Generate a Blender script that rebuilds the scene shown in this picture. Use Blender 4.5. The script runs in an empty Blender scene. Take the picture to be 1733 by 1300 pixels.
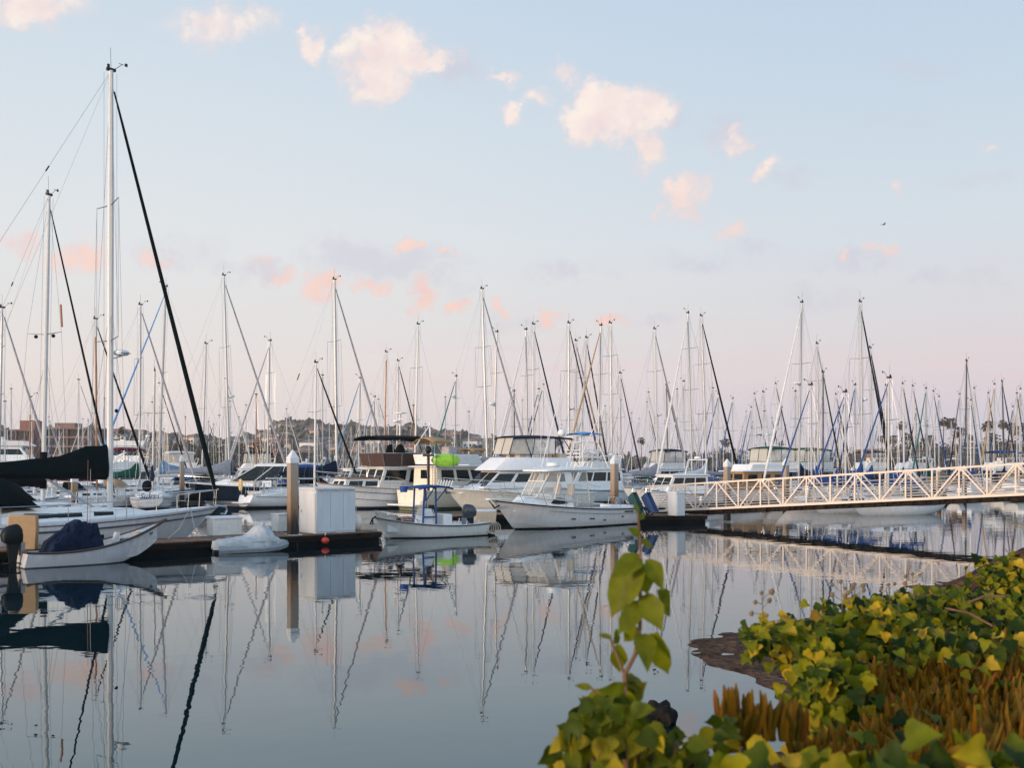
import bpy, bmesh, math, random
from mathutils import Vector, Matrix, noise
random.seed(11)
SC = bpy.context.scene
C = SC.collection
R = math.radians
# ---------------------------------------------------------------- camera geometry
F, CX, HY, EH = 1700.0, 866.5, 789.0, 3.2      # focal length in photo pixels, principal column, horizon row, eye height
def X_(px, Y): return (px - CX) * Y / F
def Z_(py, Y): return EH - (py - HY) * Y / F
def pt(px, py, Y): return Vector((X_(px, Y), Y, Z_(py, Y)))
def s2l(c):
    return tuple((v / 255 / 12.92 if v / 255 <= .04045 else ((v / 255 + .055) / 1.055) ** 2.4) for v in c) + (1.0,)

cam = bpy.data.cameras.new('camera')
cam.sensor_width = 36.0
cam.lens = F / 1733 * 36
cam.shift_y = (HY - 650) / 1733
cam.clip_start, cam.clip_end = .1, 6000
cam.dof.use_dof = True
cam.dof.focus_distance = 60
cam.dof.aperture_fstop = 5.6
co = bpy.data.objects.new('camera', cam); C.objects.link(co)
co.location = (0, 0, EH); co.rotation_euler = (R(90), 0, 0)
SC.camera = co
SC.render.resolution_x, SC.render.resolution_y = 1024, 769
SC.view_settings.view_transform = 'Standard'
SC.view_settings.look = 'None'
SC.view_settings.exposure = 0.2
SC.view_settings.gamma = 1.0

# ---------------------------------------------------------------- sky
SUN_AZ = Vector((-.80, -.60, 0))            # towards the sun, low over the water behind the photographer's left
SUN_EL = R(7)
def build_world():
    w = bpy.data.worlds.new("World"); SC.world = w; w.use_nodes = True
    nt = w.node_tree; N = nt.nodes; Lk = nt.links; N.clear()
    def nd(t, **k):
        n = N.new(t)
        for a, b in k.items(): setattr(n, a, b)
        return n
    def put(s, v):
        if hasattr(v, 'is_linked') or isinstance(v, bpy.types.NodeSocket): Lk.new(v, s)
        else: s.default_value = v
    def math_(op, a, b=0.0, c=None, clamp=False):
        n = nd('ShaderNodeMath', operation=op, use_clamp=clamp)
        put(n.inputs[0], a); put(n.inputs[1], b)
        if c is not None: put(n.inputs[2], c)
        return n.outputs[0]
    def vm(op, a, b=None, c=None):
        n = nd('ShaderNodeVectorMath', operation=op)
        put(n.inputs[0], a)
        if b is not None: put(n.inputs[1], b)
        if c is not None: put(n.inputs[2], c)
        return n
    def mix(f, a, b):
        n = nd('ShaderNodeMix', data_type='RGBA'); put(n.inputs[0], f); put(n.inputs[6], a); put(n.inputs[7], b); return n.outputs[2]
    def sm(v, a, b):
        n = nd('ShaderNodeMapRange', interpolation_type='SMOOTHSTEP'); put(n.inputs[0], v); n.inputs[1].default_value = a; n.inputs[2].default_value = b; return n.outputs[0]
    tc = nd('ShaderNodeTexCoord'); d = tc.outputs['Generated']
    sep = nd('ShaderNodeSeparateXYZ'); Lk.new(d, sep.inputs[0]); dx, dy, dz = sep.outputs
    def ramp(stops):
        r = nd('ShaderNodeValToRGB'); Lk.new(dz, r.inputs[0]); e = r.color_ramp.elements
        while len(e) < len(stops): e.new(.5)
        for q, (p, c) in zip(e, stops): q.position = p; q.color = s2l(c)
        return r.outputs[0]
    left = ramp([(0, (226, 216, 216)), (.055, (234, 222, 217)), (.09, (235, 226, 221)), (.14, (231, 228, 226)), (.20, (228, 231, 233)), (.30, (218, 227, 234)), (.42, (203, 219, 233)), (.75, (150, 182, 214)), (1, (120, 160, 204))])
    right = ramp([(0, (211, 203, 214)), (.05, (217, 209, 216)), (.09, (226, 214, 217)), (.135, (221, 219, 222)), (.22, (214, 223, 231)), (.30, (204, 219, 231)), (.42, (190, 210, 231)), (.75, (140, 175, 212)), (1, (120, 160, 204))])
    base = mix(sm(dx, -.35, .45), left, right)
    # gnomonic sky coordinates of the northern half (fixed in the world), for the cumulus field
    ok = sm(dy, .15, .3)
    dyc = math_('MAXIMUM', dy, .1)
    U = math_('DIVIDE', dx, dyc); V = math_('DIVIDE', dz, dyc)
    cv = nd('ShaderNodeCombineXYZ'); Lk.new(U, cv.inputs[0]); Lk.new(V, cv.inputs[1]); uv = cv.outputs[0]
    def nz(scale, detail, rough, off):
        n = nd('ShaderNodeTexNoise'); n.inputs['Scale'].default_value = scale; n.inputs['Detail'].default_value = detail; n.inputs['Roughness'].default_value = rough
        Lk.new(vm('ADD', uv, off).outputs[0], n.inputs['Vector']); return n
    n1 = nz(20, 8, .66, (3.1, 1.7, .3)); n2 = nz(38, 9, .66, (.7, 5.2, 1.3)); n3 = nz(9, 3, .5, (8., 2., 4.))
    warp = vm('MULTIPLY_ADD', vm('SUBTRACT', n1.outputs['Color'], (.5, .5, .5)).outputs[0], (.092, .074, 0), uv).outputs[0]
    def field(blobs):
        acc = None
        for (px, py, rx, ry, wt) in blobs:
            rx *= 1.1; ry *= 1.1; inv = (F / rx, F / ry, 0)
            cen = (-(px - CX) / rx, -(HY - py) / ry, 0)
            q = vm('MULTIPLY_ADD', warp, inv, cen).outputs[0]
            ln = vm('LENGTH', q).outputs['Value']
            v = math_('MULTIPLY_ADD', ln, -wt, wt)
            acc = v if acc is None else math_('MAXIMUM', acc, v)
        return math_('MAXIMUM', acc, 0.0)
    bright = [(655, 80, 92, 62, 1.), (632, 128, 66, 58, .95), (725, 92, 52, 30, .8), (540, 85, 34, 38, .8), (850, 130, 34, 14, .55), (866, 188, 30, 28, .85), (900, 166, 32, 20, .6),
              (1005, 188, 66, 62, 1.), (1075, 186, 88, 58, .95), (1090, 250, 46, 46, .75), (1165, 338, 48, 46, .75), (1112, 357, 30, 12, .5), (1238, 393, 46, 18, .65), (1300, 283, 36, 18, .45), (1236, 240, 34, 26, .5),
              (1493, 419, 30, 18, .7), (1432, 431, 20, 13, .6), (1685, 247, 26, 11, .5), (50, 10, 120, 44, .7), (375, 42, 120, 52, .6), (420, 30, 80, 40, .5), (135, 432, 74, 44, .75), (30, 405, 40, 30, .5),
              (478, 468, 34, 22, .6), (545, 488, 44, 30, .75), (616, 488, 36, 22, .7), (712, 412, 28, 14, .7), (766, 432, 20, 10, .6), (705, 498, 32, 38, .85), (768, 508, 24, 24, .75), (650, 490, 18, 14, .6),
              (930, 528, 30, 24, .9), (853, 515, 22, 15, .65), (1035, 541, 34, 14, .65), (955, 132, 36, 28, .45), (1520, 312, 26, 16, .35), (265, 430, 40, 18, .45), (440, 440, 40, 22, .4)]
    faint = [(785, 112, 70, 52, .7), (1225, 232, 66, 44, .6), (1130, 195, 80, 34, .7), (640, 442, 210, 50, .8), (440, 452, 120, 30, .7), (960, 466, 110, 26, .7), (1195, 440, 110, 34, .7), (1285, 418, 90, 30, .6),
             (1450, 436, 110, 30, .8), (1100, 535, 90, 20, .5), (1620, 470, 140, 26, .6), (1380, 500, 120, 30, .45), (1660, 300, 110, 30, .5), (1550, 120, 160, 40, .35), (1340, 300, 90, 30, .4), (890, 540, 110, 26, .5),
             (1500, 205, 120, 20, .35), (730, 470, 100, 30, .5), (300, 425, 130, 40, .5)]
    # a scatter of far cumulus continuing outside the northern view so that the sky does not stop at the frame
    fb, ff = field(bright), field(faint)
    nb = math_('MULTIPLY_ADD', n2.outputs['Fac'], 3.0, -.55)
    n4 = nz(20, 3, .5, (3.1 - .012, 1.7 + .014, .3)); n5 = nz(20, 3, .5, (3.1, 1.7, .3))
    lit = math_('MULTIPLY_ADD', math_('SUBTRACT', n5.outputs['Fac'], n4.outputs['Fac']), 2.6, .66, clamp=True)
    ab = math_('MULTIPLY', sm(math_('MULTIPLY', fb, nb), .02, .62), ok)
    af = math_('MULTIPLY', math_('MULTIPLY', sm(math_('MULTIPLY', ff, math_('MULTIPLY_ADD', n2.outputs['Fac'], 2.8, -.60)), .06, .60), .55), ok)
    ah = math_('MULTIPLY', math_('MULTIPLY', sm(math_('MULTIPLY', fb, math_('MULTIPLY_ADD', n3.outputs['Fac'], 1.4, .3)), .0, .8), .34), ok)
    # long pink streaks low in the east
    st = nd('ShaderNodeTexNoise'); st.inputs['Scale'].default_value = 5; st.inputs['Detail'].default_value = 3
    Lk.new(vm('MULTIPLY', uv, (1, 16, 1)).outputs[0], st.inputs['Vector'])
    band = math_('MULTIPLY', sm(V, .04, .09), sm(V, .17, .11))
    sa = math_('MULTIPLY', math_('MULTIPLY', sm(st.outputs['Fac'], .48, .68), band), .42)
    sa = math_('MULTIPLY', sa, sm(U, -.5, .35))
    col = mix(sa, base, s2l((236, 208, 211)))
    col = mix(af, col, s2l((208, 206, 219)))
    col = mix(ah, col, s2l((238, 216, 216)))
    hi = sm(V, .16, .36)
    core = mix(hi, s2l((255, 212, 196)), s2l((255, 241, 231)))
    edge = mix(hi, s2l((238, 208, 206)), s2l((240, 220, 221)))
    ccol = mix(math_('MULTIPLY', lit, sm(math_('MULTIPLY', fb, nb), .0, .45)), edge, core)
    col = mix(math_('MULTIPLY', ab, math_('MULTIPLY_ADD', hi, .12, .83)), col, ccol)
    # physical sky adds the warm glow on the sun's side, behind the photographer
    sky = nd('ShaderNodeTexSky', sky_type='NISHITA'); sky.sun_disc = False
    sky.sun_elevation = SUN_EL; sky.sun_rotation = math.atan2(SUN_AZ.x, SUN_AZ.y) % (2 * math.pi)
    b1 = nd('ShaderNodeBackground'); Lk.new(col, b1.inputs[0]); put(b1.inputs[1], math_('MULTIPLY_ADD', sm(dy, .1, -.5), .34, .87))  # unseen sky behind the camera given added strength, to fill shaded faces
    b2 = nd('ShaderNodeBackground'); Lk.new(sky.outputs[0], b2.inputs[0])
    put(b2.inputs[1], math_('MULTIPLY', sm(dy, .1, -.5), .09))
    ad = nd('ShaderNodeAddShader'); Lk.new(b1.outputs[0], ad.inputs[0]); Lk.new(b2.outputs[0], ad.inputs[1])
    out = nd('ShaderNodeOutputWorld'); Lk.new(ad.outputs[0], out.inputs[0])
build_world()
sd = bpy.data.lights.new('sun', 'SUN'); sd.energy = 2.5; sd.angle = R(10); sd.color = (1, .74, .55)
so = bpy.data.objects.new('sun', sd); C.objects.link(so)
sv = Vector((SUN_AZ.x * math.cos(SUN_EL), SUN_AZ.y * math.cos(SUN_EL), math.sin(SUN_EL)))
so.rotation_euler = sv.to_track_quat('Z', 'Y').to_euler(); so.location = (-20, -20, 30)

# ---------------------------------------------------------------- materials
MC = {}
def princ(name):
    m = bpy.data.materials.new(name); m.use_nodes = True
    return m, m.node_tree, m.node_tree.nodes['Principled BSDF']
def M(name, col=(.8, .8, .8), rough=.5, metal=0., var=.10, scale=5., bump=0., alpha=1., coat=0., spec=.5, stretch=(1, 1, 1)):
    if name in MC: return MC[name]
    m, nt, b = princ(name); N, Lk = nt.nodes, nt.links
    b.inputs['Roughness'].default_value = rough; b.inputs['Metallic'].default_value = metal
    b.inputs['Specular IOR Level'].default_value = spec
    b.inputs['Coat Weight'].default_value = coat; b.inputs['Alpha'].default_value = alpha
    tc = N.new('ShaderNodeTexCoord'); mp = N.new('ShaderNodeMapping'); mp.inputs['Scale'].default_value = stretch
    Lk.new(tc.outputs['Object'], mp.inputs[0])
    n = N.new('ShaderNodeTexNoise'); n.inputs['Scale'].default_value = scale; n.inputs['Detail'].default_value = 5; n.inputs['Roughness'].default_value = .62
    Lk.new(mp.outputs[0], n.inputs['Vector'])
    r = N.new('ShaderNodeValToRGB'); e = r.color_ramp.elements
    e[0].position, e[1].position = .3, .72
    e[0].color = tuple(max(0, c * (1 - 1.6 * var)) for c in col) + (1,); e[1].color = tuple(min(1, c * (1 + var)) for c in col) + (1,)
    Lk.new(n.outputs['Fac'], r.inputs[0]); Lk.new(r.outputs[0], b.inputs['Base Color'])
    rr = N.new('ShaderNodeMapRange'); rr.inputs[3].default_value = max(.02, rough - .1); rr.inputs[4].default_value = min(1, rough + .12)
    Lk.new(n.outputs['Fac'], rr.inputs[0]); Lk.new(rr.outputs[0], b.inputs['Roughness'])
    if bump:
        bp = N.new('ShaderNodeBump'); bp.inputs['Strength'].default_value = bump; bp.inputs['Distance'].default_value = .03
        Lk.new(n.outputs['Fac'], bp.inputs['Height']); Lk.new(bp.outputs[0], b.inputs['Normal'])
    MC[name] = m; return m
def hullmat(name, top, boot, bottom, z0=.06, z1=.16, rough=.28, var=.07):
    """gelcoat topsides over a painted boot stripe and antifouling, with faint runs below the scuppers"""
    if name in MC: return MC[name]
    m, nt, b = princ(name); N, Lk = nt.nodes, nt.links
    tc = N.new('ShaderNodeTexCoord'); sp = N.new('ShaderNodeSeparateXYZ'); Lk.new(tc.outputs['Object'], sp.inputs[0])
    mp = N.new('ShaderNodeMapping'); mp.inputs['Scale'].default_value = (2.2, 1, .5); Lk.new(tc.outputs['Object'], mp.inputs[0])
    n = N.new('ShaderNodeTexNoise'); n.inputs['Scale'].default_value = 3; n.inputs['Detail'].default_value = 6; Lk.new(mp.outputs[0], n.inputs['Vector'])
    r = N.new('ShaderNodeValToRGB'); e = r.color_ramp.elements; e[0].position, e[1].position = .3, .7
    e[0].color = tuple(c * (1 - 1.5 * var) for c in top) + (1,); e[1].color = tuple(min(1, c * (1 + var)) for c in top) + (1,)
    Lk.new(n.outputs['Fac'], r.inputs[0])
    def gt(v):
        q = N.new('ShaderNodeMath'); q.operation = 'GREATER_THAN'; Lk.new(sp.outputs[2], q.inputs[0]); q.inputs[1].default_value = v; return q.outputs[0]
    def mx(f, a, c2):
        q = N.new('ShaderNodeMix'); q.data_type = 'RGBA'; Lk.new(f, q.inputs[0])
        for s, v in ((6, a), (7, c2)):
            if isinstance(v, tuple): q.inputs[s].default_value = v + (1,) if len(v) == 3 else v
            else: Lk.new(v, q.inputs[s])
        return q.outputs[2]
    # waterline scum and rust-brown bloom just above the boot top
    mr = N.new('ShaderNodeMapRange'); mr.inputs[1].default_value = z1 + .34; mr.inputs[2].default_value = z1; Lk.new(sp.outputs[2], mr.inputs[0])
    ns = N.new('ShaderNodeMapRange'); ns.inputs[1].default_value = .42; ns.inputs[2].default_value = .70; ns.inputs[4].default_value = .75; Lk.new(n.outputs['Fac'], ns.inputs[0])
    ml = N.new('ShaderNodeMath'); ml.operation = 'MULTIPLY'; Lk.new(mr.outputs[0], ml.inputs[0]); Lk.new(ns.outputs[0], ml.inputs[1])
    scum = mx(ml.outputs[0], r.outputs[0], tuple(v * k for v, k in zip(top, (.62, .56, .45))))
    c = mx(gt(z0), bottom, boot); c = mx(gt(z1), c, scum)
    Lk.new(c, b.inputs['Base Color']); b.inputs['Roughness'].default_value = rough; b.inputs['Coat Weight'].default_value = .2
    MC[name] = m; return m
W_GEL = M('white_gelcoat', (.78, .78, .77), .3, var=.06, coat=.2)
W_OLD = M('aged_white_paint', (.70, .69, .67), .5, var=.10)
CREAM = M('cream_gelcoat', (.74, .69, .58), .4, var=.08)
NONSKID = M('nonskid_deck', (.66, .67, .66), .7, var=.08, scale=20)
ALU = M('mast_aluminium', (.40, .415, .43), .42, .30, var=.08)
WMAST = M('white_mast_paint', (.62, .61, .59), .4, var=.05)
DMAST = M('dark_mast_paint', (.03, .035, .04), .4, var=.1)
VARN = M('varnished_spar', (.34, .13, .035), .3, var=.25, scale=3, stretch=(6, 6, .6), coat=.4)
TEAK = M('teak_trim', (.24, .12, .055), .55, var=.25, scale=8)
STEEL = M('stainless_steel', (.62, .62, .62), .22, .9, var=.05)
WIRE = M('rigging_wire', (.30, .31, .33), .4, .6, var=.1)
ROPE = M('rope', (.52, .47, .40), .9, var=.2, scale=30)
GLASSD = M('tinted_window', (.004, .010, .013), .10, var=.2, spec=.30)
BLACK = M('black_plastic', (.006, .009, .011), .42, var=.2, spec=.25)
RUBBER = M('grey_rubber', (.10, .10, .11), .7, var=.2)
CANV = {
    'dark green': M('dark_green_canvas', (.0015, .008, .010), .85, var=.3, scale=4, bump=.35, spec=.12),
    'green': M('green_canvas', (.012, .085, .060), .85, var=.25, scale=4, bump=.3, spec=.12),
    'navy': M('navy_canvas', (.009, .020, .048), .85, var=.3, scale=4, bump=.3, spec=.12),
    'blue': M('blue_canvas', (.018, .075, .24), .85, var=.25, scale=4, bump=.3, spec=.12),
    'light blue': M('light_blue_canvas', (.17, .31, .46), .85, var=.2, scale=4, bump=.3, spec=.12),
    'sky blue': M('sky_blue_canvas', (.10, .30, .62), .8, var=.2, scale=4, bump=.3, spec=.12),
    'grey': M('grey_canvas', (.40, .38, .40), .85, var=.15, scale=4, bump=.3, spec=.12),
    'white': M('white_canvas', (.66, .65, .64), .8, var=.12, scale=4, bump=.3, spec=.12),
    'tan': M('tan_canvas', (.40, .26, .14), .85, var=.2, scale=4, bump=.3, spec=.12),
    'brown': M('brown_canvas', (.065, .036, .028), .9, var=.25, scale=4, bump=.3),
    'black': M('black_canvas', (.004, .006, .008), .85, var=.3, scale=4, bump=.3, spec=.12),
    'maroon': M('maroon_canvas', (.16, .02, .035), .85, var=.2, scale=4, bump=.3, spec=.12),
    'purple': M('plum_canvas', (.06, .03, .07), .85, var=.2, scale=4, bump=.3, spec=.12),
    'teal': M('teal_canvas', (.012, .16, .15), .85, var=.2, scale=4, bump=.3, spec=.12),
}
def clearmat(name, tint, a):
    if name in MC: return MC[name]
    m, nt, b = princ(name); b.inputs['Base Color'].default_value = tint + (1,); b.inputs['Roughness'].default_value = .12; b.inputs['Alpha'].default_value = a
    n = nt.nodes.new('ShaderNodeTexNoise'); n.inputs['Scale'].default_value = 3
    bp = nt.nodes.new('ShaderNodeBump'); bp.inputs['Strength'].default_value = .3; bp.inputs['Distance'].default_value = .05
    nt.links.new(n.outputs['Fac'], bp.inputs['Height']); nt.links.new(bp.outputs[0], b.inputs['Normal'])
    MC[name] = m; return m
VINYL = clearmat('clear_vinyl', (.62, .62, .58), .34)
VINYLW = clearmat('milky_vinyl', (.66, .63, .56), .62)
H_WHITE = hullmat('white_hull', (.76, .76, .76), (.05, .07, .10), (.015, .02, .022))
H_WHITE_BLUE = hullmat('white_hull_blue_boot', (.75, .75, .75), (.02, .05, .16), (.02, .03, .06))
H_WHITE_GREEN = hullmat('white_hull_green_boot', (.74, .74, .72), (.01, .09, .06), (.01, .05, .04))
H_CREAM = hullmat('cream_hull', (.74, .68, .56), (.01, .10, .07), (.30, .24, .14))
H_NAVY = hullmat('navy_hull', (.006, .013, .026), (.62, .62, .62), (.45, .44, .43), z0=.02, z1=.20, rough=.12)
H_DGREEN = hullmat('green_hull', (.008, .045, .04), (.6, .6, .6), (.02, .02, .02))
H_PLAIN = hullmat('plain_white_hull', (.74, .73, .73), (.74, .73, .73), (.05, .055, .06), z0=-.02, z1=0)
H_RED = hullmat('maroon_hull', (.20, .02, .03), (.6, .6, .6), (.02, .02, .02))

# ---------------------------------------------------------------- mesh helpers
class MB:
    def __init__(s): s.v = []; s.f = []; s.m = []
    def add(s, vs, fs, mi=0):
        o = len(s.v); s.v += [tuple(v) for v in vs]
        s.f += [tuple(i + o for i in f) for f in fs]; s.m += [mi] * len(fs); return s
    def box(s, c, d, rz=0, mi=0, taper=1., M4=None):
        x, y, z = d[0] / 2, d[1] / 2, d[2] / 2
        vs = [Vector((a * x * (taper if e > 0 else 1), b * y * (taper if e > 0 else 1), e * z)) for e in (-1, 1) for a, b in ((-1, -1), (1, -1), (1, 1), (-1, 1))]
        m = M4 or (Matrix.Translation(c) @ Matrix.Rotation(rz, 4, 'Z'))
        return s.add([m @ v for v in vs], [(0, 3, 2, 1), (4, 5, 6, 7), (0, 1, 5, 4), (1, 2, 6, 5), (2, 3, 7, 6), (3, 0, 4, 7)], mi)
    def loft(s, rings, closed=True, cap=True, mi=0):
        n = len(rings[0]); o = len(s.v)
        for r in rings: s.v += [tuple(p) for p in r]
        fs = []
        for i in range(len(rings) - 1):
            for j in range(n if closed else n - 1):
                a, b = o + i * n + j, o + i * n + (j + 1) % n
                fs.append((a, b, b + n, a + n))
        if cap and closed:
            fs.append(tuple(o + j for j in reversed(range(n)))); fs.append(tuple(o + (len(rings) - 1) * n + j for j in range(n)))
        s.f += fs; s.m += [mi] * len(fs); return s
    def tube(s, pts, r, n=6, mi=0, cap=True, flat=1.):
        pts = [Vector(p) for p in pts]; rs = r if isinstance(r, (list, tuple)) else [r] * len(pts)
        rings = []; up = None
        for i, p in enumerate(pts):
            t = (pts[min(i + 1, len(pts) - 1)] - pts[max(i - 1, 0)])
            if t.length < 1e-9: t = Vector((0, 0, 1))
            t.normalize()
            if up is None: up = Vector((0, 0, 1)) if abs(t.z) < .9 else Vector((1, 0, 0))
            u = t.cross(up)
            if u.length < 1e-6: u = t.orthogonal()
            u.normalize(); w = u.cross(t).normalized(); up = w
            rings.append([p + (u * math.cos(a) + w * (math.sin(a) * flat)) * rs[i] for a in (2 * math.pi * k / n for k in range(n))])
        return s.loft(rings, True, cap, mi)
    def bar(s, p, q, r, n=5, r2=None, mi=0): return s.tube([p, q], [r, r if r2 is None else r2], n, mi)
    def beam(s, p, q, w, h, mi=0):
        p, q = Vector(p), Vector(q); t = (q - p).normalized(); u = t.cross(Vector((0, 0, 1)))
        if u.length < 1e-4: u = Vector((1, 0, 0))
        u.normalize(); v = u.cross(t)
        return s.loft([[c + u * (a * w / 2) + v * (b * h / 2) for a, b in ((-1, -1), (1, -1), (1, 1), (-1, 1))] for c in (p, q)], True, True, mi)
    def lathe(s, prof, c=(0, 0, 0), n=14, mi=0):
        c = Vector(c)
        return s.loft([[c + Vector((r * math.cos(2 * math.pi * k / n), r * math.sin(2 * math.pi * k / n), z)) for k in range(n)] for r, z in prof], True, True, mi)
    def ball(s, c, rad, n=10, m=7, mi=0, jit=0.):
        c = Vector(c); rad = rad if isinstance(rad, (tuple, list)) else (rad,) * 3; rings = []
        for i in range(m + 1):
            a = -math.pi / 2 + math.pi * (i if 0 < i < m else (i + (.08 if i == 0 else -.08))) / m
            ring = []
            for k in range(n):
                b = 2 * math.pi * k / n; d = Vector((math.cos(a) * math.cos(b), math.cos(a) * math.sin(b), math.sin(a)))
                j = 1 + (noise.noise(d * 2 + c * .7) * jit if jit else 0)
                ring.append(c + Vector((d.x * rad[0], d.y * rad[1], d.z * rad[2])) * j)
            rings.append(ring)
        return s.loft(rings, True, True, mi)
    def panel(s, a, b, c, d, off=.008, th=.02, mi=0):
        a, b, c, d = map(Vector, (a, b, c, d)); n = (b - a).cross(d - a).normalized()
        return s.add([p - n * th for p in (a, b, c, d)] + [p + n * off for p in (a, b, c, d)], [(0, 3, 2, 1), (4, 5, 6, 7), (0, 1, 5, 4), (1, 2, 6, 5), (2, 3, 7, 6), (3, 0, 4, 7)], mi)
    def build(s, name, mats, parent=None, smooth=40, bevel=0, loc=None, rz=0):
        me = bpy.data.meshes.new(name); me.from_pydata(s.v, [], s.f)
        if not isinstance(mats, (list, tuple)): mats = [mats]
        for m in mats: me.materials.append(m)
        if len(mats) > 1: me.polygons.foreach_set('material_index', s.m)
        bm = bmesh.new(); bm.from_mesh(me); bmesh.ops.recalc_face_normals(bm, faces=bm.faces); bm.to_mesh(me); bm.free()
        if smooth:
            me.polygons.foreach_set('use_smooth', [True] * len(me.polygons)); me.set_sharp_from_angle(angle=R(smooth))
        me.update()
        o = bpy.data.objects.new(name, me); C.objects.link(o)
        if parent: o.parent = parent
        if loc is not None: o.location = loc
        if rz: o.rotation_euler.z = rz
        if bevel:
            b = o.modifiers.new('bevel', 'BEVEL'); b.width = bevel; b.segments = 2; b.limit_method = 'ANGLE'; b.angle_limit = R(35)
        return o
def tag(o, label=None, cat=None, group=None, kind=None):
    if label: o['label'] = label
    if cat: o['category'] = cat
    if group: o['group'] = group
    if kind: o['kind'] = kind
    return o
def thing(name, label, cat, loc=(0, 0, 0), rz=0., group=None):
    o = bpy.data.objects.new(name, None); C.objects.link(o); o.empty_display_size = .3
    o.location = loc; o.rotation_euler = (0, 0, rz)
    return tag(o, label, cat, group)
KIDS = {}
def kids(o):
    return [c for c in bpy.data.objects if c.parent == o]
def copy_tree(o, loc, rz, sc=1., label=None, group=None, swap=None):
    def cp(a, parent):
        c = a.copy(); C.objects.link(c); c.parent = parent
        if swap and c.type == 'MESH' and c.name.split('.')[0] in swap:
            c.material_slots[0].link = 'OBJECT'; c.material_slots[0].material = swap[c.name.split('.')[0]]
        for ch in KIDS[a.name]: cp(ch, c)
        return c
    def cache(a):
        KIDS[a.name] = kids(a)
        for ch in KIDS[a.name]: cache(ch)
    if o.name not in KIDS: cache(o)
    c = cp(o, None); c.location = loc; c.rotation_euler = (0, 0, rz); c.scale = (sc, sc, sc)
    if label: c['label'] = label
    if group: c['group'] = group
    return c
def lerp(a, b, t): return a + (b - a) * t
def bil(a, b, c, d, u, v):
    a, b, c, d = map(Vector, (a, b, c, d)); return lerp(lerp(a, b, u), lerp(d, c, u), v)
def text_mesh(name, txt, size, mat, parent, M4, shear=0., extrude=.004):
    cu = bpy.data.curves.new(name + '_curve', 'FONT'); cu.body = txt; cu.size = size; cu.shear = shear; cu.extrude = extrude
    cu.align_x = 'CENTER'; cu.align_y = 'CENTER'
    to = bpy.data.objects.new(name + '_src', cu); C.objects.link(to)
    bpy.context.view_layer.update()
    me = bpy.data.meshes.new_from_object(to.evaluated_get(bpy.context.evaluated_depsgraph_get()))
    bpy.data.objects.remove(to); bpy.data.curves.remove(cu)
    me.name = name; me.materials.clear(); me.materials.append(mat)
    o = bpy.data.objects.new(name, me); C.objects.link(o); o.parent = parent; o.matrix_local = M4
    return o
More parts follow.
